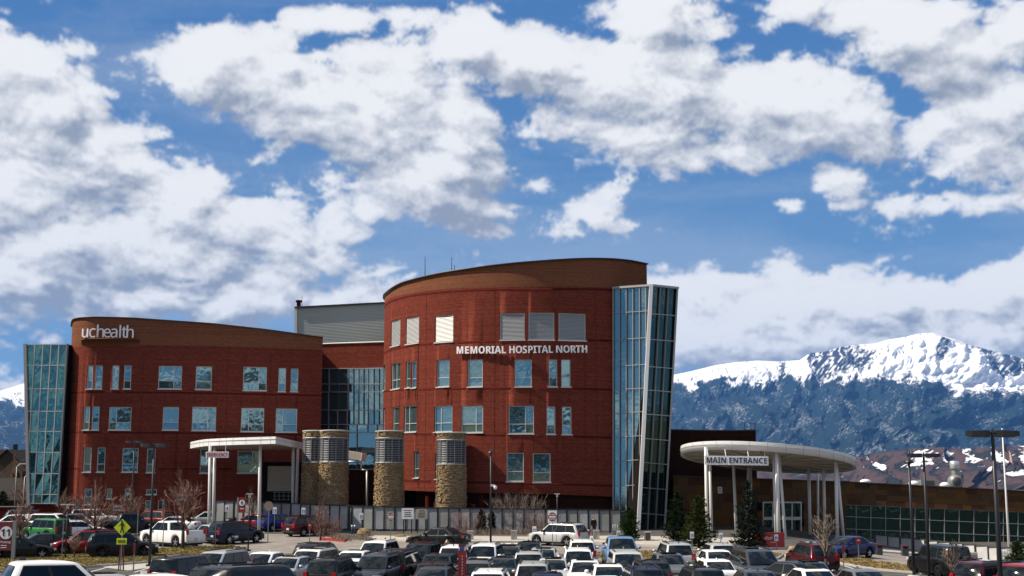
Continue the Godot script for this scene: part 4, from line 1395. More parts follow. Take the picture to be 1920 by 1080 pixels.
func make_fences() -> void:
	var panel := rough_mat(lin(0.24, 0.25, 0.255), lin(0.34, 0.345, 0.35), 0.008, 9.0, 0.7, 0.0, 41)
	panel.transparency = BaseMaterial3D.TRANSPARENCY_ALPHA
	panel.albedo_color = Color(1, 1, 1, 0.9)
	var panel_b: StandardMaterial3D = panel.duplicate()
	panel_b.albedo_color = Color(0.88, 0.90, 0.93, 0.9)
	var panel_c: StandardMaterial3D = panel.duplicate()
	panel_c.albedo_color = Color(0.93, 0.93, 0.90, 0.82)
	var t := thing("screen_fence", "long grey panel screen fence with black posts below the brick blocks", "fence")
	var xs := [402.0]
	while xs[-1] < 640.0:
		xs.append(xs[-1] + 17.5 + 0.0045 * (xs[-1] - 400.0))
	xs.append_array([652.0, 659.0])
	while xs[-1] < 1150.0:
		xs.append(xs[-1] + 20.2)
	fence_run(t, xs, [[360, 937], [400, 938], [695, 949], [760, 951], [1160, 956]], [[360, 127.0], [400, 126.0], [695, 121.3], [1170, 118.4]], 0.16, [panel, panel_b, panel_c], M.black_metal)
	var w := thing("low_panel_fence", "low pale panel fence in front of the dark glass band", "fence")
	var lx := [1641.0]
	while lx[-1] < 1880.0:
		lx.append(lx[-1] + 23.6)
	var pale := rough_mat(lin(0.36, 0.36, 0.36), lin(0.46, 0.46, 0.45), 0.01, 7.0, 0.75, 0.0, 42)
	fence_run(w, lx, [[1640, 1001], [1760, 1014], [1880, 1026]], [[1640, 117.0], [1760, 111.0], [1900, 104.0]], 0.06, [pale], M.dark_metal)
	var p := thing("white_picket_screen", "short white picket screen beside the flagpole foot", "fence", on_ground(1884, 102.5))
	for k in 7:
		place_box("picket", Vector3(-0.55 + k * 0.2, 0.55, 0), Vector3(0.13, 1.1, 0.04), M.white_paint, p)
	for y in [0.25, 0.9]:
		place_box("rail", Vector3(0.05, y, -0.05), Vector3(1.4, 0.08, 0.05), M.white_paint, p)

func make_main_canopy() -> void:
	var t := thing("entrance_canopy", "large white tilted oval canopy on slender columns over the main entrance", "canopy")
	var under_y := func(x: float, d: float) -> float: return 6.49 - 0.0935 * (x - 23.0) - 0.075 * (d - 118.0)
	var ring := []
	var inner := []
	for k in 64:
		var a := TAU * k / 64.0
		var x := 23.0 + 7.72 * cos(a)
		var d := 118.0 + 8.2 * sin(a)
		ring.append(Vector3(x, under_y.call(x, d), -d))
		x = 23.0 + 7.4 * cos(a)
		d = 118.0 + 7.9 * sin(a)
		inner.append(Vector3(x, under_y.call(x, d), -d))
	var s := S(true)
	var trim := S()
	for k in 64:
		var q := (k + 1) % 64
		quad(s, ring[q], ring[q] + Vector3.UP * 0.76, ring[k] + Vector3.UP * 0.76, ring[k])
		quad(s, inner[k] + Vector3.UP * 0.1, inner[q] + Vector3.UP * 0.1, ring[q], ring[k])
		var out: Vector3 = (ring[k] - Vector3(23, ring[k].y, -118)).normalized() * 0.02
		beam(trim, ring[k] + Vector3.UP * 0.48 + out, ring[q] + Vector3.UP * 0.48 + out, 0.06, 0.06, out.normalized())
	obj("fascia", s, M.white_metal, t)
	obj("fascia_trim", trim, M.frame, t)
	s = S()
	var r := S()
	for k in 64:
		var q := (k + 1) % 64
		tri(s, Vector3(23, under_y.call(23.0, 118.0) + 0.12, -118), inner[k] + Vector3.UP * 0.1, inner[q] + Vector3.UP * 0.1)
		tri(r, Vector3(23, under_y.call(23.0, 118.0) + 0.78, -118), ring[q] + Vector3.UP * 0.755, ring[k] + Vector3.UP * 0.755)
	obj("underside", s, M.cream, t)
	obj("roof", r, M.white_metal, t)
	for k in 32:
		var o: Vector3 = (ring[k * 2] - Vector3(23, ring[k * 2].y, -118)).normalized()
		place_bar("panel_joint", ring[k * 2] + o * 0.006, ring[k * 2] + o * 0.006 + Vector3.UP * 0.75, 0.03, 0.012, M.frame_dim, t, o)
	for k in 8:
		var a := PI * k / 8.0 + 0.1
		var e := Vector3(7.2 * cos(a), 0, -7.7 * sin(a))
		var p := Vector3(23, 0, -118) + e
		var q := Vector3(23, 0, -118) - e
		p.y = under_y.call(p.x, -p.z) + 0.02
		q.y = under_y.call(q.x, -q.z) + 0.02
		place_bar("ceiling_rib", p, q, 0.11, 0.14, M.cream, t, Vector3.UP)
	for q in [[1324.0, 1326.0, 112.0, 0.16], [1331.0, 1334.5, 115.5, 0.15], [1375.0, 1380.5, 122.0, 0.16], [1404.0, 1396.0, 124.0, 0.16], [1408.0, 1408.0, 124.5, 0.12], [1451.0, 1455.0, 113.0, 0.14], [1456.5, 1460.5, 110.6, 0.19], [1461.0, 1473.0, 112.5, 0.14], [1516.0, 1519.0, 122.0, 0.17], [1533.0, 1534.0, 124.0, 0.12], [1544.0, 1547.0, 119.0, 0.15], [1567.0, 1570.5, 113.5, 0.17], [1569.0, 1583.0, 115.0, 0.14]]:
		var foot := on_ground(q[1], q[2], -0.1)
		var head := XD(q[0], 6.3, q[2])
		head.y = under_y.call(head.x, q[2]) + 0.12
		post("column", foot, head, q[3] * 0.88, M.white_paint, t)
	var g := thing("entrance_sign", "pale board reading MAIN ENTRANCE hung on the oval canopy", "sign", P(1381, 863.5, 110.2))
	g.rotation.z = -0.012
	place_box("board", Vector3.ZERO, Vector3(5.35, 0.76, 0.14), M.sign_white, g)
	text("lettering", "MAIN ENTRANCE", 0.46, 0.02, M.ink_navy, g, Transform3D(Basis(), Vector3(0, 0, 0.08)), true, 5.1)
	for x in [-2.4, -0.9, 1.0, 2.4]:
		place_bar("hanger", Vector3(x, 0.38, 0), Vector3(x, 0.95, -0.5), 0.05, 0.05, M.white_metal, g)

# ---------------------------------------------------------------- ground
const XCUT := [24.0, 25.4, 26.8, 28.2, 29.6, 31.0, 32.4, 33.8, 35.2, 36.6, 38.0]
const DCUT := [0.0, 24.0, 38.0, 46.0, 58.0, 70.0, 72.5, 75.0, 77.5, 80.0, 82.5, 85.0, 87.5, 90.0, 92.5, 95.0, 112.0, 130.0]
func strip(s: SurfaceTool, x0: float, x1: float, d0: float, d1: float, lift: float) -> void:    # a sheet that follows the lie of the land
	var cuts := [d0, d1] + DCUT.filter(func(v): return v > d0 and v < d1)
	var side := [x0, x1] + XCUT.filter(func(v): return v > x0 and v < x1)
	cuts.sort()
	side.sort()
	for i in cuts.size() - 1:
		for j in side.size() - 1:
			var v := []
			for e in [[0, 0], [0, 1], [1, 1], [1, 0]]:
				v.append(Vector3(side[j + e[0]], ground_at(cuts[i + e[1]], side[j + e[0]]) + lift, -cuts[i + e[1]]))
			quad(s, v[0], v[1], v[2], v[3])

func patch(called: String, px: Array, lift: float, material: Material, kerb := 0.0, kerb_mat: Material = null, parent: Node = null) -> MeshInstance3D:
	# a sheet, or with a kerb a raised bed, outlined by photo points on the ground
	var flat := PackedVector2Array()
	for q in px:
		var p := G(q[0], q[1])
		flat.append(Vector2(p.x, p.z))
	if Geometry2D.is_polygon_clockwise(flat):
		flat.reverse()
	var o: MeshInstance3D
	if kerb > 0.0:
		var s := S()
		var h := lift + kerb
		for k in flat.size():
			var a := flat[k]
			var b := flat[(k + 1) % flat.size()]
			var up := func(v: Vector2, l: float) -> Vector3: return Vector3(v.x, ground_at(-v.y, v.x) + l, v.y)
			quad(s, up.call(a, -0.05), up.call(a, h), up.call(b, h), up.call(b, -0.05))
		fill(s, flat, h)
		o = setting("kerb", s, kerb_mat)
		var ins := Geometry2D.offset_polygon(flat, -0.16)
		if ins.size():
			s = S()
			fill(s, ins[0], h + 0.012)
			o = setting(called, s, material)
		return o
	var f := S()
	fill(f, flat, lift)
	return setting(called, f, material)

func fill(s: SurfaceTool, flat: PackedVector2Array, lift: float) -> void:
	# cut along the creases of the land, so that the sheet follows it
	var xs := [-500.0] + XCUT + [500.0]
	var ds := DCUT + [400.0]
	for a in ds.size() - 1:
		for b in xs.size() - 1:
			var cell := PackedVector2Array([Vector2(xs[b], -ds[a]), Vector2(xs[b + 1], -ds[a]), Vector2(xs[b + 1], -ds[a + 1]), Vector2(xs[b], -ds[a + 1])])
			for piece in Geometry2D.intersect_polygons(flat, cell):
				var ix := Geometry2D.triangulate_polygon(piece)
				for k in range(0, ix.size(), 3):
					var v := []
					for j in 3:
						var q: Vector2 = piece[ix[k + j]]
						v.append(Vector3(q.x, ground_at(-q.y, q.x) + lift, q.y))
					if (v[1] - v[0]).cross(v[2] - v[0]).y > 0:
						tri(s, v[0], v[2], v[1])
					else:
						tri(s, v[0], v[1], v[2])

var lawns := []
func make_ground() -> void:
	var s := S()
	var xs := [-9000.0, -400.0, -60.0, 0.0, 60.0, 400.0, 9000.0]
	var far_y := [0.55, 0.55, 0.55, 0.55, -0.95, -0.95, -0.95]
	for i in 6:
		strip(s, xs[i], xs[i + 1], -399.0, 400.0, 0.0)
		quad(s, Vector3(xs[i], far_y[i], -400), Vector3(xs[i], far_y[i], -9500), Vector3(xs[i + 1], far_y[i + 1], -9500), Vector3(xs[i + 1], far_y[i + 1], -400))
	setting("ground", s, M.field)
	s = S()
	strip(s, -95, 95, 26, 130.0, 0.01)
	setting("parking_lot", s, M.asphalt)
	# the lighter drive that crosses in front of the hospital
	patch("drive", [[-200, 1052], [180, 1060], [430, 1050], [470, 1037], [700, 1041], [980, 1036], [1260, 1046], [1700, 1066], [2150, 1075], [2150, 1046], [1900, 1036], [1500, 1030], [1150, 1020], [870, 1017], [700, 1010], [640, 1005], [480, 1001], [300, 1012], [100, 1030], [-200, 1040]], 0.02, M.road)
	patch("sidewalk", [[860, 1018], [880, 1008], [1000, 1009], [1160, 1007], [1330, 1010], [1430, 1012], [1430, 1022], [1250, 1027], [1100, 1019], [960, 1018]], 0.008, M.concrete, 0.12, M.concrete)
	patch("sidewalk", [[690, 1013], [700, 1006.5], [790, 1008], [850, 1009], [840, 1015], [760, 1017]], 0.008, M.concrete, 0.1, M.concrete)
	patch("sidewalk", [[190, 1063], [330, 1048], [420, 1044], [450, 1047], [340, 1056], [240, 1070]], 0.012, M.concrete)
	patch("sidewalk", [[1620, 1030], [1735, 1040], [1735, 1043], [1610, 1033]], 0.012, M.concrete, 0.1, M.concrete)
	patch("red_kerb", [[598, 1013], [607, 1010.5], [650, 1014], [645, 1017]], 0.012, M.red_paint, 0.12, M.red_paint)
	patch("mulch_bed", [[608, 1010], [632, 1005.5], [690, 1007], [705, 1012], [690, 1016], [640, 1013.5]], 0.012, M.mulch, 0.1, M.concrete)
	patch("mulch_bed", [[858, 1006], [880, 1000.5], [1060, 1001.5], [1062, 1008], [880, 1007.5]], 0.012, M.mulch, 0.1, M.concrete)
	lawns.append([[-60, 1052], [40, 1046], [150, 1040], [260, 1034], [330, 1030], [430, 1026], [462, 1030], [455, 1038], [400, 1046], [300, 1054], [180, 1064], [-60, 1078]])
	lawns.append([[1085, 1050], [1130, 1038], [1230, 1036], [1330, 1037], [1420, 1036], [1470, 1042], [1460, 1050], [1300, 1054], [1180, 1054]])
	lawns.append([[1553, 1044], [1585, 1042], [1620, 1052], [1700, 1064], [1760, 1070], [1740, 1078], [1640, 1070], [1560, 1056]])
	patch("dry_lawn", lawns[0], 0.012, M.grass_soil, 0.13, M.concrete)
	patch("dry_lawn", lawns[1], 0.012, M.straw, 0.13, M.concrete)
	patch("dry_lawn", lawns[2], 0.012, M.straw, 0.13, M.concrete)
	patch("lawn_edge", [[695, 1005.5], [705, 1003], [790, 1003.5], [790, 1006.5]], 0.03, M.grass_soil)
	# bay lines between the parked rows
	var l := S()
	for k in 34:
		var x := -44.0 + k * 2.7
		for d in [62.0, 78.5, 83.5]:
			var a := ground_at(d, x) + 0.018
			var b := ground_at(d + 4.8, x) + 0.018
			quad(l, Vector3(x, a, -d), Vector3(x, b, -d - 4.8), Vector3(x + 0.11, b, -d - 4.8), Vector3(x + 0.11, a, -d))
	setting("lane_markings", l, M.lane_white)
	l = S()
	for k in 7:
		var p := G(905 + k * 16, 1018.5)
		box(l, p + Vector3(0, 0.014, 0.6), Vector3(0.4, 0.002, 2.6))
	setting("crossing_markings", l, M.lane_white)
	# dry grass
	var blade := S()
	for k in 5:
		var a := TAU * k / 5.0
		var o := Vector3(cos(a), 0, sin(a)) * 0.05
		var w := Vector3(-sin(a), 0, cos(a)) * 0.035
		tri(blade, o - w, o * 2.4 + Vector3.UP * (0.065 + 0.015 * (k % 3)), o + w)
	var gm := mat(Color.WHITE, 0.95)
	gm.vertex_color_use_as_albedo = true
	var mm := MultiMesh.new()
	mm.transform_format = MultiMesh.TRANSFORM_3D
	mm.use_colors = true
	mm.mesh = done(blade)
	var spots := []
	rng.seed = 77
	for k in 3:
		var flat := PackedVector2Array()
		for q in lawns[k]:
			var p := G(q[0], q[1])
			flat.append(Vector2(p.x, p.z))
		var box_r := Rect2(flat[0], Vector2.ZERO)
		for v in flat:
			box_r = box_r.expand(v)
		var n := int(box_r.get_area() * 14.0)
		for i in n:
			var v := Vector2(rng.randf_range(box_r.position.x, box_r.end.x), rng.randf_range(box_r.position.y, box_r.end.y))
			if Geometry2D.is_point_in_polygon(v, flat):
				spots.append([Vector3(v.x, ground_at(-v.y, v.x) + 0.15, v.y), k])
	mm.instance_count = spots.size()
	for i in spots.size():
		var c := rng.randf_range(0.7, 1.3)
		mm.set_instance_transform(i, Transform3D(Basis(Vector3.UP, rng.randf() * TAU) * Basis.from_scale(Vector3(1, rng.randf_range(0.6, 1.3), 1)), spots[i][0]))
		var green: bool = rng.randf() < 0.3 and spots[i][1] == 0
		mm.set_instance_color(i, Color(0.105 * c, 0.10 * c, 0.032 * c) if green else Color(0.18 * c, 0.138 * c, 0.056 * c))
	var g := MultiMeshInstance3D.new()
	g.name = "dry_grass"
	g.multimesh = mm
	g.material_override = gm
	add_child(g)
	tag(g, "short dry winter grass on the parking lot islands", "grass")
	g.set_meta("kind", "stuff")

# ---------------------------------------------------------------- cars
# z runs from the nose (0) to the tail (L); "top" is the shoulder line of the lower body
const CARS := {
	"sedan": {"L": 4.75, "W": 1.84, "H": 1.46, "belt": 0.94, "top": [[0.0, 0.58], [0.1, 0.70], [0.5, 0.80], [1.3, 0.93], [1.6, 0.95], [3.9, 0.99], [4.35, 1.00], [4.68, 0.95], [4.75, 0.82]], "base": [1.2, 4.25], "roof": [2.1, 3.35], "r": 0.33, "axles": [0.92, 3.72], "win": [[0.05, 0.47], [0.51, 0.90]], "rails": false},
	"hatch": {"L": 4.25, "W": 1.80, "H": 1.52, "belt": 0.97, "top": [[0.0, 0.60], [0.1, 0.74], [0.5, 0.86], [1.1, 0.97], [4.0, 1.02], [4.2, 0.98], [4.25, 0.85]], "base": [1.0, 4.15], "roof": [1.85, 3.65], "r": 0.33, "axles": [0.85, 3.42], "win": [[0.05, 0.43], [0.47, 0.80]], "rails": false},
	"suv": {"L": 4.65, "W": 1.88, "H": 1.72, "belt": 1.06, "top": [[0.0, 0.70], [0.1, 0.88], [0.45, 0.98], [1.2, 1.07], [4.45, 1.10], [4.6, 1.06], [4.65, 0.92]], "base": [1.08, 4.6], "roof": [1.9, 4.2], "r": 0.37, "axles": [0.90, 3.62], "win": [[0.04, 0.36], [0.39, 0.68], [0.71, 0.95]], "rails": true},
	"boxy": {"L": 4.4, "W": 1.86, "H": 1.80, "belt": 1.08, "top": [[0.0, 0.74], [0.08, 0.95], [0.45, 1.04], [1.1, 1.09], [4.3, 1.10], [4.38, 1.06], [4.4, 0.92]], "base": [1.05, 4.36], "roof": [1.55, 4.22], "r": 0.37, "axles": [0.85, 3.45], "win": [[0.04, 0.36], [0.39, 0.66], [0.69, 0.96]], "rails": false},
	"van": {"L": 5.05, "W": 1.97, "H": 1.76, "belt": 1.02, "top": [[0.0, 0.66], [0.1, 0.82], [0.5, 0.93], [1.0, 1.03], [4.85, 1.08], [5.0, 1.04], [5.05, 0.9]], "base": [0.75, 4.98], "roof": [1.85, 4.6], "r": 0.35, "axles": [0.95, 3.98], "win": [[0.06, 0.36], [0.39, 0.68], [0.71, 0.96]], "rails": true},
	"pickup": {"L": 5.75, "W": 2.02, "H": 1.92, "belt": 1.24, "top": [[0.0, 0.86], [0.08, 1.10], [0.5, 1.18], [1.4, 1.25], [3.7, 1.27], [3.75, 1.26], [5.68, 1.28], [5.75, 1.10]], "base": [1.25, 3.72], "roof": [2.05, 3.42], "r": 0.42, "axles": [1.0, 4.55], "win": [[0.05, 0.48], [0.53, 0.93]], "rails": false}}

func curved_glass(bl: Vector3, tl: Vector3, tr: Vector3, br: Vector3, bow: float, out: Vector3) -> ArrayMesh:
	# corners clockwise seen from outside; the sheet bows outwards like real screen glass
	var s := S(true)
	var at := func(i: int, j: int) -> Vector3:
		var u := i / 8.0
		var v := j / 4.0
		return bl.lerp(br, u).lerp(tl.lerp(tr, u), v) + out * bow * sin(PI * u) * (0.55 + 0.45 * sin(PI * v))
	for i in 8:
		for j in 4:
			quad(s, at.call(i, j), at.call(i, j + 1), at.call(i + 1, j + 1), at.call(i + 1, j))
	return done(s)

func car_meshes(kind: String) -> Dictionary:
	if cache.has(kind):
		return cache[kind]
	var k: Dictionary = CARS[kind]
	var L: float = k.L
	var hw: float = k.W / 2.0
	var out := {}
	# lower body: cross-sections along the length, cut by the wheel arches
	var zs := []
	var z := 0.0
	while z < L - 0.02:
		zs.append(z)
		z += 0.03 if z < 0.12 or z > L - 0.15 else 0.09
	zs.append(L)
	var arch: float = k.r + 0.075
	for a in k.axles:
		for q in [-1.0, -0.985, -0.93, 0.93, 0.985, 1.0]:
			zs.append(a + q * arch)
	zs.sort()
	var sec := []
	var rows_at := {}
	var shape := [[0.93, 0.0], [0.975, 0.12], [1.0, 0.4], [0.995, 0.66], [0.965, 0.86], [0.91, 0.965], [0.80, 1.0], [0.4, 1.02], [0.0, 1.025]]
	for zz in zs:
		var low := 0.26 + 0.10 * (1.0 - smoothstep(0.0, 0.35, zz)) + 0.12 * smoothstep(L - 0.4, L, zz)
		for a in k.axles:
			if absf(zz - a) < arch:
				low = maxf(low, k.r + sqrt(maxf(arch * arch - (zz - a) * (zz - a), 0.0)))
		var w := hw * (1.0 - 0.16 * pow(1.0 - smoothstep(0.0, 0.75, zz), 2.0) - 0.10 * pow(smoothstep(L - 0.6, L, zz), 2.0))
		var t := along(k.top, zz)
		var row := []
		for q in shape:
			row.append(Vector3(q[0] * w, lerpf(low, t, q[1]) if q[1] <= 1.0 else t + (q[1] - 1.0), zz - L / 2))
		for i in range(shape.size() - 2, -1, -1):
			row.append(Vector3(-row[i].x, row[i].y, row[i].z))
		sec.append(row)
		rows_at[zz] = row
	var s := S(true)
	for i in sec.size() - 1:
		for j in sec[0].size() - 1:
			quad(s, sec[i][j], sec[i][j + 1], sec[i + 1][j + 1], sec[i + 1][j])
	for e in [[sec[0], 1], [sec[-1], -1]]:
		var c := Vector3(0, 0.55, e[0][0].z)
		for j in e[0].size() - 1:
			if e[1] > 0:
				tri(s, c, e[0][j + 1], e[0][j])
			else:
				tri(s, c, e[0][j], e[0][j + 1])
		tri(s, c, e[0][0], e[0][-1])
	out.body = done(s)
	# dark shut lines of the doors and the sill cladding, a few millimetres proud of the paint
	s = S()
	var door := [lerpf(k.base[0], k.base[1], 0.13), lerpf(k.base[0], k.base[1], 0.47)]
	if kind != "pickup":
		door.append(lerpf(k.base[0], k.base[1], 0.78))
	for dz in door:
		var best: float = zs[0]
		for zz in zs:
			if absf(zz - dz) < absf(best - dz):
				best = zz
		var row: Array = rows_at[best]
		for i in 5:
			for q in [[row[i], row[i + 1], 1.0], [row[-1 - i], row[-2 - i], -1.0]]:
				var o := Vector3(0.004 * q[2], 0, 0)
				var w := Vector3(0, 0, 0.012)
				quad(s, q[0] + o - w, q[1] + o - w, q[1] + o + w, q[0] + o + w)
	out.seams = done(s)
	s = S()
	for i in sec.size() - 1:
		for e in [[0, 1, 1.0], [sec[0].size() - 1, sec[0].size() - 2, -1.0]]:
			var o := Vector3(0.005 * e[2], 0, 0)
			if sec[i][e[0]].y < k.r + 0.02 and sec[i + 1][e[0]].y < k.r + 0.02:
				quad(s, sec[i][e[0]] + o, sec[i][e[1]].lerp(sec[i][e[0]], 0.2) + o, sec[i + 1][e[1]].lerp(sec[i + 1][e[0]], 0.2) + o, sec[i + 1][e[0]] + o)
	out.sill = done(s)
	# cabin
	var ring := func(f: float, inset: float) -> Array:
		var x := lerpf(hw * 0.925, hw * 0.74, f) - inset * 0.6
		var a := lerpf(k.base[0], k.roof[0], f) + inset - L / 2
		var b := lerpf(k.base[1], k.roof[1], f) - inset - L / 2
		var y := lerpf(k.belt - 0.06, k.H - 0.02, f)
		var q := 0.10
		return [Vector3(-x + q, y, a), Vector3(x - q, y, a), Vector3(x - 0.02, y, a + 0.06), Vector3(x, y, a + 0.2), Vector3(x, y, (a + b) / 2), Vector3(x, y, b - 0.2), Vector3(x - 0.02, y, b - 0.06), Vector3(x - q, y, b), Vector3(-x + q, y, b), Vector3(-x + 0.02, y, b - 0.06), Vector3(-x, y, b - 0.2), Vector3(-x, y, (a + b) / 2), Vector3(-x, y, a + 0.2), Vector3(-x + 0.02, y, a + 0.06)]
	s = S(true)
	var rings := [ring.call(0.0, 0.0), ring.call(0.9, 0.0), ring.call(0.965, 0.035), ring.call(1.0, 0.13)]
	for i in 3:
		for j in 14:
			var q := (j + 1) % 14
			quad(s, rings[i][q], rings[i + 1][q], rings[i + 1][j], rings[i][j])
	var mid := Vector3(0, k.H + 0.012, (k.roof[0] + k.roof[1]) / 2.0 - L / 2)
	for j in 14:
		tri(s, rings[3][j], rings[3][(j + 1) % 14], mid)
	out.cabin = done(s)
	# glass: panels set just proud of the cabin
	var r0: Array = ring.call(0.10, 0.0)
	var r1: Array = ring.call(0.86, 0.0)
	var front := [r0[0], r1[0], r1[1], r0[1]]
	var lift := Vector3(0, 0.010, -0.012)
	out.windshield = curved_glass(front[3] + lift, front[2] + lift, front[1] + lift, front[0] + lift, 0.11, Vector3(0, 0.5, -0.86))
	var rear_lift := Vector3(0, 0.010, 0.012)
	out.rear_window = curved_glass(r0[8] + rear_lift, r1[8] + rear_lift, r1[7] + rear_lift, r0[7] + rear_lift, 0.08, Vector3(0, 0.3, 0.95))
	out.side = []
	s = S()
	for sd in [1.0, -1.0]:
		var q := []
		for e in [[k.win[0][0] - 0.025, 0.07], [k.win[0][0] - 0.025, 0.885], [k.win[-1][1] + 0.025, 0.885], [k.win[-1][1] + 0.025, 0.07]]:
			var x := lerpf(hw * 0.925, hw * 0.74, e[1]) + 0.005
			var a := lerpf(k.base[0], k.roof[0], e[1]) + 0.10 - L / 2
			var b := lerpf(k.base[1], k.roof[1], e[1]) - 0.10 - L / 2
			q.append(Vector3(x * sd, lerpf(k.belt - 0.06, k.H - 0.02, e[1]), lerpf(a, b, e[0])))
		quad(s, q[0], q[1], q[2], q[3])
	out.surround = done(s)
	for sd in [1.0, -1.0]:
		for w in k.win:
			var q := []
			for e in [[w[0], 0.12], [w[0], 0.84], [w[1], 0.84], [w[1], 0.12]]:
				var x := lerpf(hw * 0.925, hw * 0.74, e[1]) + 0.012
				var a := lerpf(k.base[0], k.roof[0], e[1]) + 0.10 - L / 2
				var b := lerpf(k.base[1], k.roof[1], e[1]) - 0.10 - L / 2
				q.append(Vector3(x * sd, lerpf(k.belt - 0.06, k.H - 0.02, e[1]), lerpf(a, b, e[0])))
			out.side.append(pane_mesh(q[3], q[2], q[1], q[0], 0.01) if sd > 0 else pane_mesh(q[0], q[1], q[2], q[3], 0.01))
	# wheel
	s = S(true)
	for q in [[0.0, 0.0]]:
		var prof := [[k.r * 0.62, -0.10], [k.r * 0.94, -0.11], [k.r, -0.08], [k.r, 0.08], [k.r * 0.94, 0.11], [k.r * 0.62, 0.10]]
		for i in prof.size() - 1:
			for j in 20:
				var p0 := TAU * j / 20
				var p1 := TAU * (j + 1) / 20
				quad(s, Vector3(prof[i][1], cos(p0) * prof[i][0], sin(p0) * prof[i][0]), Vector3(prof[i + 1][1], cos(p0) * prof[i + 1][0], sin(p0) * prof[i + 1][0]), Vector3(prof[i + 1][1], cos(p1) * prof[i + 1][0], sin(p1) * prof[i + 1][0]), Vector3(prof[i][1], cos(p1) * prof[i][0], sin(p1) * prof[i][0]))
	tube(s, Vector3(-0.05, 0, 0), Vector3(0.05, 0, 0), k.r * 0.63, k.r * 0.63, 16)
	out.tyre = done(s)
	s = S()
	for j in 5:
		var a := TAU * j / 5
		var dir := Vector3(0, cos(a), sin(a))
		for x in [-0.085, 0.085]:
			beam(s, Vector3(x, 0, 0) + dir * 0.04, Vector3(x, 0, 0) + dir * k.r * 0.62, 0.075, 0.03, Vector3.RIGHT)
	for x in [-0.085, 0.085]:
		tube(s, Vector3(x - 0.02, 0, 0), Vector3(x + 0.02, 0, 0), 0.075, 0.075, 10)
	out.rim = done(s)
	# lamps and trim
	s = S()
	box(s, Vector3.ZERO, Vector3(0.34, 0.13, 0.3))
	out.head = done(s)
	s = S()
	box(s, Vector3.ZERO, Vector3(0.24, 0.20, 0.10) if kind in ["sedan", "hatch"] else Vector3(0.20, 0.36, 0.12))
	out.tail = done(s)
	s = S()
	box(s, Vector3.ZERO, Vector3(hw * 1.0, 0.17 if kind != "pickup" else 0.3, 0.06))
	out.grille = done(s)
	s = S()
	box(s, Vector3.ZERO, Vector3(hw * 1.62, 0.14, 0.1))
	out.bumper = done(s)
	s = S(true)
	lathe(s, Vector3.ZERO, [[0.0, -0.09], [0.10, -0.06], [0.125, 0.0], [0.10, 0.07], [0.0, 0.09]], 10)
	out.mirror = done(s)
	s = S()
	box(s, Vector3(0, 0.34, 0), Vector3(hw * 1.7, 0.3, L - 0.5))
	out.under = done(s)
	cache[kind] = out
	return out

const PAINT := {"white": [0.70, 0.70, 0.69], "silver": [0.40, 0.41, 0.41], "pale": [0.50, 0.51, 0.50], "grey": [0.12, 0.123, 0.125], "slate": [0.036, 0.042, 0.050], "charcoal": [0.013, 0.0135, 0.0145], "black": [0.004, 0.004, 0.0045], "navy": [0.005, 0.009, 0.030], "blue": [0.007, 0.020, 0.20], "deep": [0.003, 0.008, 0.075], "sky": [0.14, 0.25, 0.42], "red": [0.17, 0.006, 0.009], "maroon": [0.055, 0.004, 0.007], "green": [0.018, 0.135, 0.030], "teal": [0.010, 0.018, 0.022]}

func paint(c: String) -> Material:
	if not M.has("paint_" + c):
		var q: Array = PAINT[c]
		var metallic := 0.0 if c in ["white", "red", "green", "black"] else 0.3
		M["paint_" + c] = mat(lin(q[0], q[1], q[2]), 0.32, metallic, {"clearcoat_enabled": true, "clearcoat": 0.35, "clearcoat_roughness": 0.06, "metallic_specular": 0.3})
	return M["paint_" + c]

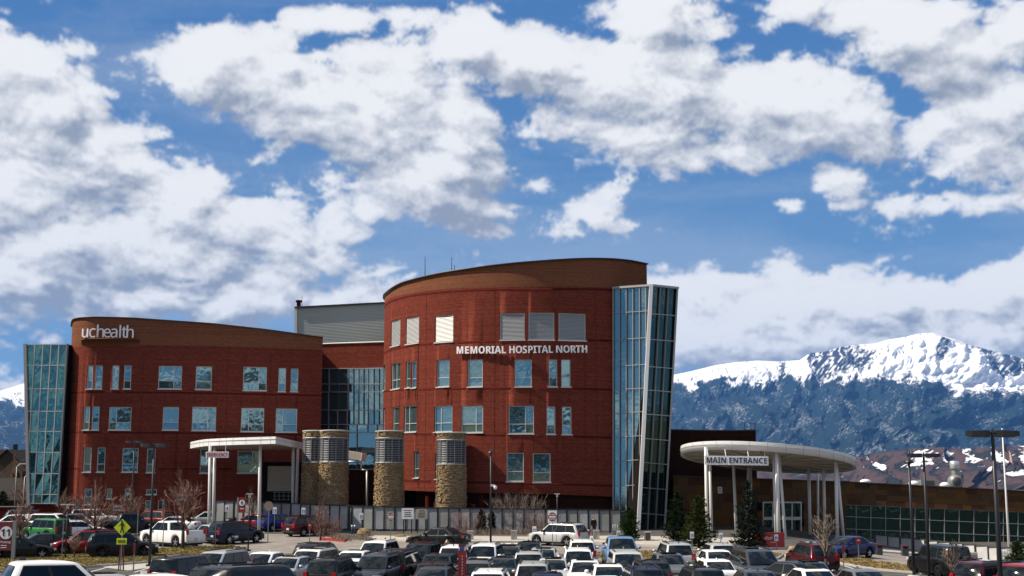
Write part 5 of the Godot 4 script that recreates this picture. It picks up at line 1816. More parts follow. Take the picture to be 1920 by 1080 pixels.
func car(kind: String, colour: String, x: float, roof_y: float, heading: float, label: String, d := 0.0, start := 56.0) -> Node3D:
	# x, roof_y: where the photo shows the middle of the roof; heading 0 shows us the tail, 180 the nose, 90 points left
	var k: Dictionary = CARS[kind]
	var m := car_meshes(kind)
	if d == 0.0:
		d = start
		while d < 134.0 and P(x, roof_y, d).y > ground_at(d, P(x, roof_y, d).x) + k.H:
			d += 0.05
	var t := thing({"sedan": "sedan_car", "hatch": "hatchback_car", "suv": "suv_car", "boxy": "boxy_suv_car", "van": "minivan", "pickup": "pickup_truck"}[kind], label, {"pickup": "pickup truck", "van": "van"}.get(kind, "car"), on_ground(x, d, 0.022), 0.0, "vehicles parked in the lots")
	var slope := atan((ground_at(d + 1.0) - ground_at(d - 1.0)) / 2.0)
	t.basis = Basis(Vector3.RIGHT, slope) * Basis(Vector3.UP, deg_to_rad(heading))
	var L: float = k.L
	var hw: float = k.W / 2.0
	var body := paint(colour)
	put("body", m.body, body, t)
	put("cabin", m.cabin, body, t)
	put("windshield", m.windshield, M.car_glass, t)
	put("rear_window", m.rear_window, M.car_glass, t)
	for w in m.side:
		put("side_window", w, M.car_glass, t)
	put("underbody", m.under, M.car_trim, t)
	put("window_surround", m.surround, M.car_trim, t)
	put("door_seams", m.seams, M.car_trim, t).set_meta("kind", "stuff")
	put("sill_cladding", m.sill, M.car_trim, t).set_meta("kind", "stuff")
	for a in k.axles:
		for sx in [-1.0, 1.0]:
			var wheel := put("wheel", m.tyre, M.tyre, t, Transform3D(Basis(), Vector3(sx * (hw - 0.13), k.r, a - L / 2)))
			put("rim", m.rim, M.rim if colour != "black" else M.rim_dark, wheel)
	var hy := along(k.top, 0.22) - 0.13
	var ty := along(k.top, L - 0.1) - (0.12 if kind in ["sedan", "hatch"] else 0.10)
	for sx in [-1.0, 1.0]:
		put("headlight", m.head, M.head_lamp, t, Transform3D(Basis(Vector3.UP, -sx * 0.35), Vector3(sx * hw * 0.69, hy, 0.14 - L / 2)))
		put("taillight", m.tail, M.tail_lamp, t, Transform3D(Basis(), Vector3(sx * hw * 0.78, ty, L / 2 - 0.035)))
		put("mirror", m.mirror, body if colour != "pale" else M.car_trim, t, Transform3D(Basis(), Vector3(sx * (hw + 0.06), k.belt + 0.07, lerpf(k.base[0], k.roof[0], 0.35) + 0.12 - L / 2)))
		if k.rails:
			place_bar("roof_rail", Vector3(sx * hw * 0.66, k.H + 0.03, k.roof[0] + 0.25 - L / 2), Vector3(sx * hw * 0.66, k.H + 0.03, k.roof[1] - 0.1 - L / 2), 0.05, 0.05, M.car_trim, t, Vector3.UP)
	put("grille", m.grille, M.car_trim, t, Transform3D(Basis(), Vector3(0, hy - 0.10, 0.015 - L / 2)))
	put("bumper", m.bumper, M.car_trim, t, Transform3D(Basis(), Vector3(0, 0.36, 0.02 - L / 2)))
	put("bumper", m.bumper, M.car_trim if kind != "pickup" else M.rim, t, Transform3D(Basis(), Vector3(0, 0.44, L / 2 - 0.02)))
	place_box("number_plate", Vector3(0, 0.72 if kind in ["sedan", "hatch"] else 0.66, L / 2 + 0.012), Vector3(0.32, 0.16, 0.02), M.plate, t)
	place_box("number_plate", Vector3(0, 0.42, -L / 2 - 0.04), Vector3(0.32, 0.14, 0.02), M.plate, t)
	var odd := int(x * 7.0 + roof_y) % 5
	if kind != "pickup" and odd < 2:
		place_box("sunroof", Vector3(0, k.H + 0.012, lerpf(k.roof[0], k.roof[1], 0.38) - L / 2), Vector3(hw * 0.95, 0.02, 0.62 + 0.35 * odd), M.car_glass, t)
	if odd > 1:
		place_box("fin_antenna", Vector3(0, k.H + 0.05, k.roof[1] - 0.2 - L / 2), Vector3(0.04, 0.09, 0.16), body if odd > 2 else M.car_trim, t)
	for sx in [-0.35, 0.25]:
		place_bar("wiper", Vector3(sx * hw, k.belt + 0.01, k.base[0] + 0.1 - L / 2), Vector3((sx + 0.42) * hw, k.belt + 0.06, k.base[0] + 0.2 - L / 2), 0.025, 0.02, M.car_trim, t, Vector3.UP)
	if kind == "pickup":
		place_box("bed_cover", Vector3(0, 1.285, (3.82 + 5.6) / 2 - L / 2), Vector3(hw * 1.6, 0.05, 1.75), M.car_trim, t)
	return t

func make_cars() -> void:
	# the lot before the emergency wing
	car("suv", "slate", 55, 956, -70, "slate grey SUV parked in the back row before the leaning glass tower")
	car("hatch", "white", 22, 965, 100, "white hatchback behind the dark cars near the maroon number sign")
	car("suv", "white", 101, 963, -100, "white SUV with only its roof showing behind the green boxy car")
	var green := car("boxy", "green", 85, 972, 58, "bright green boxy SUV with a dark tail")
	place_box("tailgate", Vector3(0, 0.86, 2.2), Vector3(1.36, 0.6, 0.03), M.car_trim, green)
	car("sedan", "slate", 26, 978, 110, "slate sedan tucked behind the maroon number sign")
	car("sedan", "teal", 92, 1000, -62, "dark teal sedan nose out toward the lawn island")
	car("sedan", "charcoal", 32, 1007, -62, "charcoal sedan beside the dark teal sedan at the lawn edge")
	car("sedan", "white", 146, 976, -60, "white sedan behind the bare tree and the red car")
	car("suv", "white", 176, 954, -80, "white SUV close to the brick wing beyond the bare tree")
	car("sedan", "grey", 148, 963, -80, "grey sedan between the white SUV and the green boxy car")
	car("suv", "red", 163, 994, 100, "dark red SUV behind the trunk of the larger bare tree")
	car("pickup", "charcoal", 236, 962, -66, "charcoal pickup parked beyond the black SUV at the crossing sign")
	car("suv", "black", 228, 998, -70, "black SUV standing just behind the yellow crossing sign")
	car("suv", "red", 286, 957, 60, "bright red SUV in the back row near the brick wing")
	car("pickup", "white", 322, 977, 52, "white crew cab pickup with a tall lift beside the lawn")
	car("sedan", "white", 326, 968, 80, "white sedan almost hidden behind the white pickup cab")
	car("sedan", "silver", 388, 959, 100, "silver sedan in the back row below the emergency canopy column")
	car("sedan", "silver", 402, 984, -140, "silver sedan nose out between the white pickup and navy SUV")
	car("suv", "navy", 441, 978, -38, "navy blue SUV with its tail toward the open drive")
	car("sedan", "charcoal", 430, 958, 110, "charcoal sedan in the back row beside the red numbered sign")
	car("suv", "charcoal", 466, 955, 118, "charcoal SUV in the back row right behind the red sign")
	car("sedan", "red", 477, 964, 60, "red sedan between the charcoal SUV and the blue hatchback")
	car("hatch", "blue", 522, 964, -42, "bright blue hatchback parked nose to the screen fence")
	car("suv", "maroon", 578, 967, -40, "maroon SUV at the end of the row by the screen fence")
	# crossing the drive
	car("sedan", "black", 822, 989, 68, "black sedan driving past the fire hydrant")
	car("suv", "pale", 1047, 981, 56, "pale gold SUV driving past the do not enter sign")
	# the main lot, row by row
	car("suv", "charcoal", 599, 1018, -16, "charcoal SUV rear, behind the white SUV near the red kerb")
	car("suv", "white", 583, 1030, 164, "white SUV nose out in front of the charcoal SUV near the kerb")
	car("sedan", "silver", 543, 1044, 165, "silver sedan nose out beside the white sedan by the lawn tip")
	car("sedan", "white", 494, 1036, 165, "white sedan nose out closest to the lawn tip")
	car("suv", "black", 628, 1045, -12, "black SUV tail showing in front of the white SUV")
	car("sedan", "white", 669, 1032, -10, "white sedan tail beside the white SUV with black glass")
	car("suv", "white", 706, 1015, 168, "white SUV with black glass nose out by the flat stone")
	car("sedan", "white", 665, 1047, -10, "white sedan roof half hidden behind the black SUV")
	car("suv", "slate", 706, 1040, 168, "slate blue SUV nose out in front of the white SUV")
	car("suv", "black", 788, 1019, 168, "black SUV nose out behind the dark hatchbacks")
	car("van", "charcoal", 750, 1029, -10, "charcoal minivan between the slate SUV and the black SUV")
	car("hatch", "charcoal", 828, 1037, -8, "charcoal hatchback tail out beside the red pylon sign")
	car("hatch", "black", 820, 1053, -8, "black hatchback one row closer than the charcoal one")
	car("sedan", "slate", 814, 1064, 172, "slate blue sedan at the front of the lot beside the red pylon sign")
	car("suv", "white", 858, 1021, -6, "white SUV mostly hidden behind the red pylon sign")
	car("suv", "white", 909, 1021, 172, "large white SUV nose out, its flank to the red pylon sign")
	car("suv", "grey", 899, 1048, -5, "grey SUV tail with a dark spoiler before the large white SUV")
	car("sedan", "slate", 946, 1044, -5, "slate sedan tail between the grey SUV and the silver SUV")
	car("sedan", "grey", 954, 1023, 174, "grey sedan nose out right beside the large white SUV")
	car("hatch", "teal", 993, 1015, -4, "dark teal hatchback tail out nearest the crossing stripes")
	car("suv", "white", 921, 1066, -4, "white SUV with roof rails in the front row before the grey SUV")
	car("suv", "silver", 994, 1032, -3, "silver SUV tail behind the other silver SUV with red lamps")
	car("sedan", "silver", 1019, 1028, 175, "silver sedan nose out behind the pale sedan")
	car("suv", "silver", 1001, 1052, -3, "silver SUV tail with red lamps in the second row")
	car("sedan", "pale", 1037, 1047, 176, "pale grey sedan nose out between silver SUV and white sedan")
	car("sedan", "navy", 1026, 1073, 0, "navy sedan roof in the very front row of the lot")
	car("suv", "white", 1091, 1011, -2, "white SUV tail with large red lamps at the drive edge")
	car("suv", "white", 1084, 1030, 178, "white SUV nose out directly in front of the red lamped one")
	car("sedan", "white", 1097, 1051, 178, "white sedan with a dark sunroof in the second row")
	car("sedan", "white", 1139, 1057, 0, "white sedan tail beside the white sedan with sunroof")
	car("pickup", "sky", 1163, 1006, 180, "light blue pickup truck nose out at the drive edge")
	car("van", "pale", 1175, 1034, 180, "pale silver minivan nose out in front of the light blue pickup")
	car("suv", "charcoal", 1218, 1049, 2, "charcoal SUV tail behind the navy SUV in the front row")
	car("suv", "navy", 1204, 1061, 2, "navy SUV tail in the front row before the minivan")
	car("suv", "silver", 1263, 1016, 4, "silver SUV tail with tall red lamps beside the pine")
	car("sedan", "grey", 1254, 1038, 183, "grey sedan nose out in front of the tall lamped silver SUV")
	car("suv", "charcoal", 1312, 1062, 4, "charcoal SUV roof in the front row before the straw strip")
	car("hatch", "silver", 1345, 1018, 5, "silver hatchback tail under the blue parking plate")
	car("sedan", "white", 1345, 1032, 184, "white sedan nose out in front of the silver hatchback")
	car("sedan", "white", 1338, 1048, 5, "white sedan tail with a wide rear window")
	car("van", "slate", 1418, 1030, 186, "slate minivan with a pale sunshade in front of the red monument sign")
	car("sedan", "slate", 1413, 1068, 6, "slate sedan tail with red lamps in the front row")
	car("sedan", "black", 1478, 1052, 40, "black sedan standing askew beside the slate minivan")
	car("suv", "maroon", 1522, 1017, 8, "maroon SUV tail near the bare sapling by the entrance")
	car("sedan", "grey", 1519, 1053, 188, "grey sedan nose out behind the white roofed car")
	car("sedan", "white", 1518, 1065, 8, "white sedan roof in the front row before the maroon SUV")
	car("sedan", "deep", 1588, 1006, 130, "dark blue sedan in the canopy shadow by the entrance")
	car("sedan", "grey", 1622, 1069, 188, "grey sedan in the front row beside the concrete lamp base")
	car("boxy", "black", 1762, 1020, 14, "black boxy SUV parked behind the bare sapling")
	car("suv", "maroon", 1862, 1051, -52, "maroon SUV with its tail toward the near lamp post")
	car("suv", "red", 1945, 1055, -52, "red SUV cut off at the end of the near row")
	car("boxy", "black", 348, 1041, -20, "black boxy SUV roof in front of the lawn")
	car("suv", "silver", 407, 1034, 160, "silver SUV nose out beside the black boxy SUV roof")
	# the closest row on the bank
	var g := car("pickup", "white", 60, 1052, -62, "white pickup with decals on dark glass parked on the raised bank", 33.0)
	car("sedan", "silver", 200, 1075, -62, "silver grey car roof beside the white pickup on the bank", 37.0)
	car("sedan", "white", 318, 1063, -60, "white car roof on the bank between silver car and charcoal SUV", 36.5)
	car("suv", "charcoal", 482, 1056, -30, "large charcoal SUV roof at the end of the bank row", 36.5)
	car("sedan", "white", 712, 1075, 8, "white car roof just showing in the front row", 59.0)
	text("decal", "Gmen", 0.13, 0.004, M.sign_white, g, Transform3D(Basis(), Vector3(0.1, 1.52, 0.95)), false)

# ---------------------------------------------------------------- trees and shrubs
func grow(limbs: SurfaceTool, twigs: SurfaceTool, a: Vector3, dir: Vector3, length: float, r: float, depth: int, spread: float, up: float) -> void:
	var steps := 2 if depth > 0 else 1
	var p := a
	var d := dir
	var rr := r
	rr = maxf(rr, 0.014)
	for k in steps:
		var q := p + d * (length / steps)
		var rn := rr * (0.82 if steps > 1 else 0.45)
		tube(limbs if r > 0.022 else twigs, p, q, rr, rn, 6 if r > 0.05 else 4 if r > 0.02 else 3, false)
		p = q
		rr = rn
		d = (d + Vector3(rng.randf_range(-0.16, 0.16), up * 0.12, rng.randf_range(-0.16, 0.16))).normalized()
		if depth > 0 and k < steps - 1 or depth > 0:
			for j in (2 if k else 1):
				var side := d.cross(Vector3(rng.randf_range(-1, 1), rng.randf_range(-0.3, 0.3), rng.randf_range(-1, 1))).normalized()
				var nd := (d * cos(spread) + side * sin(spread) * rng.randf_range(0.75, 1.25) + Vector3.UP * up * 0.35).normalized()
				grow(limbs, twigs, p, nd, length * rng.randf_range(0.62, 0.82), rr * rng.randf_range(0.58, 0.74), depth - 1, spread, up)

func bare_tree(label: String, at: Vector3, high: float, wide: float, twig: Material, sd: int, depth := 5, called := "bare_tree") -> void:
	rng.seed = sd
	var t := thing(called, label, "tree", at)
	var trunk := S(true)
	var limbs := S(true)
	var twigs := S()
	var fork := high * rng.randf_range(0.24, 0.3)
	var r := high * 0.017 + 0.012
	var lean := Vector3(rng.randf_range(-0.04, 0.04), 1, rng.randf_range(-0.04, 0.04))
	tube(trunk, Vector3(0, -0.2, 0), lean * fork, r * 1.25, r, 10)
	tube(trunk, lean * fork, lean * high * 0.62, r, r * 0.4, 8)
	for k in 17:
		var f := fork + (high * 0.55 - fork) * k / 16.0
		var a := k * 2.4 + rng.randf_range(-0.3, 0.3)
		var d := Vector3(cos(a) * wide, 0.75 + 0.6 * k / 16.0, sin(a) * wide).normalized()
		grow(limbs, twigs, lean * f, d, high * rng.randf_range(0.17, 0.23) * (1.0 - 0.018 * k), r * (0.55 - 0.014 * k), depth - 2, 0.6, 0.5)
	grow(limbs, twigs, lean * high * 0.6, Vector3.UP, high * 0.17, r * 0.4, depth - 2, 0.5, 0.7)
	obj("trunk", trunk, M.bark, t)
	var crown := obj("crown", limbs, twig, t)
	obj("twigs", twigs, twig, crown)

func twig_shrub(label: String, at: Vector3, high: float, wide: float, n: int, material: Material, sd: int) -> void:
	rng.seed = sd
	var t := thing("bare_shrub", label, "shrub", at)
	var s := S()
	for k in n:
		var a := rng.randf() * TAU
		var o := sqrt(rng.randf()) * wide * 0.55
		var p := Vector3(cos(a) * o, -0.1, sin(a) * o * 0.7)
		var d := Vector3(cos(a) * rng.randf_range(0.1, 0.6), 1, sin(a) * rng.randf_range(0.1, 0.6)).normalized()
		for j in 3:
			var q := p + d * high * rng.randf_range(0.25, 0.4)
			tube(s, p, q, 0.018 - 0.004 * j, 0.014 - 0.004 * j, 3, false)
			for m in 2:
				var e := (d + Vector3(rng.randf_range(-0.9, 0.9), rng.randf_range(-0.1, 0.5), rng.randf_range(-0.9, 0.9))).normalized()
				tube(s, q, q + e * high * rng.randf_range(0.12, 0.3), 0.010, 0.004, 3, false)
			p = q
			d = (d + Vector3(rng.randf_range(-0.35, 0.35), 0.1, rng.randf_range(-0.35, 0.35))).normalized()
	obj("twigs", s, material, t)

func needles(s: SurfaceTool, p: Vector3, d: Vector3, size: float, c: Color) -> void:
	for k in 3:
		var e := (d + Vector3(rng.randf_range(-0.7, 0.7), rng.randf_range(-0.45, 0.55), rng.randf_range(-0.7, 0.7))).normalized()
		var w := e.cross(Vector3(rng.randf_range(-1, 1), rng.randf_range(-1, 1), rng.randf_range(-1, 1))).normalized() * size * 0.2
		var k2 := rng.randf_range(0.75, 1.3)
		s.set_color(Color(c.r * k2, c.g * k2, c.b * k2))
		tri(s, p - w, p + e * size, p + w)

func conifer(label: String, at: Vector3, high: float, wide: float, c: Color, sd: int, loose := 0.0, called := "evergreen_tree", slim := 1.0) -> void:
	rng.seed = sd
	var t := thing(called, label, "tree", at)
	var trunk := S(true)
	tube(trunk, Vector3(0, -0.2, 0), Vector3(0, high * 0.96, 0), high * 0.022 + 0.03, 0.01, 8)
	obj("trunk", trunk, M.bark, t)
	var s := S()
	var limbs := S()
	var y := high * 0.05
	while y < high * 0.985:
		var f := y / high
		var reach := wide * pow(1.0 - f, slim) * (1.0 + loose * sin(y * 5.0 + sd)) + 0.06
		var n := 5 + int(reach * 4.0)
		var start := rng.randf() * TAU
		for k in n:
			var a := start + TAU * k / n + rng.randf_range(-0.25, 0.25)
			var len_ := reach * rng.randf_range(0.5, 1.22)
			var d := Vector3(cos(a), rng.randf_range(-0.12, 0.30) + loose * 0.5, sin(a)).normalized()
			var root := Vector3(0, y + rng.randf_range(-0.05, 0.05), 0)
			tube(limbs, root, root + d * len_ * 0.9, 0.018, 0.005, 3, false)
			var m := 3 + int(len_ * 11.0)
			for j in m:
				var g := 0.25 + 0.78 * float(j) / m
				var p := root + d * len_ * g + Vector3(rng.randf_range(-1, 1), rng.randf_range(-0.6, 0.5), rng.randf_range(-1, 1)) * 0.09 * (1.0 + len_)
				needles(s, p, d, rng.randf_range(0.13, 0.26), c)
		y += high * 0.028 + 0.05
	for j in 30:
		needles(s, Vector3(rng.randf_range(-0.06, 0.06), high * rng.randf_range(0.93, 1.0), rng.randf_range(-0.06, 0.06)), Vector3.UP, 0.2, c)
	var m2 := mat(Color.WHITE, 0.85, 0.0, {"vertex_color_use_as_albedo": true, "backlight_enabled": true, "backlight": Color(0.05, 0.07, 0.02)})
	if not M.has("needle"):
		M.needle = m2
	var crown := obj("crown", s, M.needle, t)
	obj("branches", limbs, M.bark, crown)

func make_plants() -> void:
	bare_tree("larger bare tree in front of the curved brick wing, its trunk beside a red car", G(178, 1040), 5.4, 1.25, M.twig, 501)
	bare_tree("bare tree right behind the white pickup bed", G(343, 1032), 5.9, 0.75, M.twig, 502)
	bare_tree("bare tree close to the brick wing behind the parked cars", on_ground(243, 117), 4.2, 1.0, M.twig, 503, 5)
	bare_tree("small bare tree beyond the red numbered sign", on_ground(472, 124), 4.2, 0.8, M.twig_pale, 504, 4)
	bare_tree("thin bare sapling beside the red kerb", G(601, 1014), 3.6, 0.55, M.twig, 505, 4)
	bare_tree("tiny bare sapling at the lawn edge by a grey post", G(139, 1049), 1.9, 0.8, M.twig_pale, 506, 4)
	bare_tree("slim bare tree beside the maroon number sign", G(36, 1050), 4.4, 0.35, M.twig, 507, 4)
	bare_tree("pale bare sapling before the maroon SUV and entrance columns", on_ground(1549, 74), 4.4, 0.4, M.twig_pale, 508, 4)
	bare_tree("bare sapling in front of the black boxy SUV", on_ground(1786, 70), 2.6, 0.7, M.twig_pale, 509, 4)
	bare_tree("bare tree at the foot of the leaning teal tower", on_ground(118, 127), 4.0, 0.8, M.twig, 510, 4)
	twig_shrub("wide pale bare shrub rising behind the screen fence", on_ground(966, 120.7), 3.0, 2.6, 150, M.twig_pale, 520)
	twig_shrub("brown bare shrub at the end of the red kerb island", G(614, 1008), 1.7, 1.6, 70, M.twig, 521)
	twig_shrub("brown twiggy shrub beside the dark juniper at the fence", on_ground(878, 116.2), 1.8, 2.0, 80, M.twig, 522)
	twig_shrub("bare shrub behind the pale gold SUV hood", on_ground(1012, 115.8), 1.9, 1.8, 80, M.twig, 523)
	var low := S()
	rng.seed = 530
	for k in 520:
		var p := on_ground(rng.randf_range(862, 1058), rng.randf_range(114.2, 116.6), 0.1)
		for j in 3:
			tube(low, p, p + Vector3(rng.randf_range(-0.3, 0.3), rng.randf_range(0.25, 0.6), rng.randf_range(-0.3, 0.3)), 0.012, 0.005, 3, false)
	for k in 300:
		var p := G(rng.randf_range(622, 690), rng.randf_range(1007.5, 1013.5), 0.12)
		for j in 3:
			tube(low, p, p + Vector3(rng.randf_range(-0.25, 0.25), rng.randf_range(0.15, 0.4), rng.randf_range(-0.25, 0.25)), 0.012, 0.005, 3, false)
	var b := obj("dry_brush", low, M.twig_pale)
	tag(b, "low dry brush in the mulch beds along the fence", "brush")
	b.set_meta("kind", "stuff")
	conifer("narrow dark juniper against the fence, beside the twiggy shrub", on_ground(903, 116.4), 2.0, 0.42, Color(0.020, 0.028, 0.014), 540, 0.15, "upright_juniper", 0.45)
	conifer("narrow dark juniper behind the single headed lamp post", on_ground(922, 116.4), 1.9, 0.36, Color(0.024, 0.030, 0.015), 541, 0.2, "upright_juniper", 0.45)
	conifer("bushy green pine at the foot of the glass corner tower", on_ground(1181, 107), 2.7, 0.95, Color(0.026, 0.046, 0.013), 542, 0.2, "pine_tree", 0.6)
	conifer("tall dark pine standing behind the yellow green pine", on_ground(1272, 104), 4.0, 1.3, Color(0.013, 0.023, 0.010), 543, 0.15, "pine_tree", 0.7)
	conifer("yellow green pine between the two parking plates", on_ground(1311, 99), 3.85, 1.2, Color(0.036, 0.048, 0.011), 544, 0.22, "pine_tree", 0.6)
	conifer("tall blue green spruce in front of the main entrance doors", on_ground(1405, 98), 5.0, 1.35, Color(0.014, 0.022, 0.014), 545, 0.0, "spruce_tree", 0.85)
	conifer("small green shrub at the end of the low panel fence", on_ground(1910, 100), 1.9, 0.9, Color(0.035, 0.055, 0.018), 546, 0.2, "evergreen_shrub", 0.5)
	conifer("low green shrub on the straw island by the red post", G(1562, 1050), 0.7, 0.6, Color(0.05, 0.06, 0.015), 547, 0.2, "evergreen_shrub", 0.4)

# ---------------------------------------------------------------- stones
func boulder(label: String, at: Vector3, size: Vector3, sd: int, material: Material) -> void:
	var n := FastNoiseLite.new()
	n.seed = sd
	n.frequency = 0.9
	var s := S()
	var v := func(i: int, j: int) -> Vector3:
		var a := TAU * i / 14.0
		var b := lerpf(-PI / 2, PI / 2, j / 8.0)
		var d := Vector3(cos(a) * cos(b), sin(b), sin(a) * cos(b))
		var e := Vector3(signf(d.x) * pow(absf(d.x), 0.7), signf(d.y) * pow(absf(d.y), 0.7), signf(d.z) * pow(absf(d.z), 0.7))
		return e * (1.0 + 0.30 * n.get_noise_3dv(d * 2.0)) * size / 2.0 + Vector3(0, size.y * 0.36, 0)
	for i in 14:
		for j in 8:
			quad(s, v.call(i, j), v.call(i, j + 1), v.call(i + 1, j + 1), v.call(i + 1, j))
	var o := obj("boulder", s, material)
	o.position = at
	tag(o, label, "boulder")

# ---------------------------------------------------------------- houses beyond the wing
func house(label: String, x: float, d: float, wide: float, deep: float, eaves: float, ridge: float, turn: float, wall: Material, roof_m: Material) -> void:
	var t := thing("house", label, "house", on_ground(x, d), turn)
	var s := S()
	box(s, Vector3(0, eaves / 2 - 0.2, 0), Vector3(wide, eaves + 0.4, deep))
	for q in [-1.0, 1.0]:
		tri(s, Vector3(q * wide / 2, eaves, -deep / 2), Vector3(q * wide / 2, ridge - 0.15, 0), Vector3(q * wide / 2, eaves, deep / 2))
	obj("wall", s, wall, t)
	s = S()
	var w := wide / 2 + 0.5
	var e := deep / 2 + 0.5
	var yl := eaves - (ridge - eaves) * 0.5 / (deep / 2)
	for q in [-1.0, 1.0]:
		quad(s, Vector3(-w, yl, q * e), Vector3(-w, ridge, 0), Vector3(w, ridge, 0), Vector3(w, yl, q * e))
		quad(s, Vector3(-w, yl - 0.2, q * e), Vector3(-w, yl, q * e), Vector3(w, yl, q * e), Vector3(w, yl - 0.2, q * e))
	var r := obj("roof", s, roof_m, t)
	place_box("chimney", Vector3(wide * 0.22, ridge + 0.2, 0.2), Vector3(0.7, 1.3, 0.7), wall, r)
	for k in 3:
		var win := place_box("window", Vector3((k - 1) * wide * 0.3, eaves * 0.6, deep / 2 + 0.03), Vector3(1.1, 1.2, 0.08), M.white_paint, t)
		place_box("pane", Vector3(0, 0, 0.3), Vector3(0.82, 0.84, 0.6), M.glass_dark, win)

func make_neighbourhood() -> void:
	var beige := rough_mat(lin(0.042, 0.035, 0.026), lin(0.060, 0.051, 0.038), 0.02, 4.0, 0.9, 0.0, 61)
	var shingle := rough_mat(lin(0.030, 0.028, 0.026), lin(0.055, 0.052, 0.048), 0.06, 3.0, 0.95, 1.0, 62)
	var brown := rough_mat(lin(0.026, 0.016, 0.012), lin(0.045, 0.030, 0.023), 0.06, 3.0, 0.95, 1.0, 63)
	house("beige house with a low grey roof beside the leaning teal tower", 14, 165, 9.0, 8.0, 2.5, 4.9, 0.1, beige, shingle)
	house("dark brown roofed house standing uphill behind the beige house", -12, 205, 12.0, 10.0, 6.2, 9.6, 0.35, beige, brown)
	house("gabled grey house uphill close to the leaning teal tower", 36, 200, 6.5, 9.0, 6.0, 9.4, 1.3, beige, shingle)
	house("beige house standing beside the low roofed beige house", -110, 170, 10.0, 8.0, 3.2, 5.6, 0.0, beige, shingle)
	bare_tree("bare tree before the beige house", on_ground(38, 152), 5.0, 0.9, M.twig, 601, 5)
	bare_tree("bushy bare tree uphill between the two dark roofed houses", on_ground(22, 182), 8.0, 1.1, M.twig, 602, 5)
	conifer("dark conifer between the uphill houses", on_ground(27, 178), 6.0, 1.7, Color(0.02, 0.028, 0.012), 603, 0.2, "pine_tree", 0.7)
	conifer("dark conifer beside the porch of the beige house", on_ground(3, 158), 3.2, 1.3, Color(0.024, 0.034, 0.012), 604, 0.2, "pine_tree", 0.6)
	var w := thing("brick_garden_wall", "low dark red brick wall in front of the beige house", "wall", on_ground(-30, 140))
	place_box("wall_body", Vector3(2.0, 0.9, 0), Vector3(16.0, 1.5, 0.3), M.dark_brick, w)
	place_box("wall_cap", Vector3(2.0, 1.69, 0), Vector3(16.1, 0.08, 0.4), M.concrete, w)
	# across the road behind the camera: what the hospital's windows mirror
	rng.seed = 610
	for k in 22:
		var x := -125.0 + k * 11.5 + rng.randf_range(-4, 4)
		var z := 66.0 + rng.randf_range(-8, 22)
		var t := thing("shade_tree", "tall dark shade tree across the road facing the hospital", "tree", Vector3(x, ground_at(-z, 0.0), z), 0.0, "trees across the road mirrored in the windows")
		var tr := S(true)
		var high := rng.randf_range(15, 24)
		tube(tr, Vector3(0, -0.3, 0), Vector3(0, high * 0.6, 0), 0.4, 0.15, 8)
		obj("trunk", tr, M.bark, t)
		var s := S()
		for j in 1500:
			var q := Vector3(rng.randf_range(-1, 1), rng.randf_range(-1, 1), rng.randf_range(-1, 1))
			if q.length() > 1.0:
				continue
			needles(s, Vector3(q.x * high * 0.42, high * 0.62 + q.y * high * 0.38, q.z * high * 0.42), q, 1.3, Color(0.03, 0.04, 0.02))
		obj("crown", s, M.needle, t)
	for k in 4:
		house("pale house across the road facing the hospital front", 0, 0.0, 13.0, 9.0, 5.5, 8.5, PI, beige, shingle)
		var h: Node3D = get_child(get_child_count() - 1)
		h.position = Vector3(-70.0 + k * 42.0, 1.05, 46.0)
		h.set_meta("group", "houses across the road mirrored in the windows")

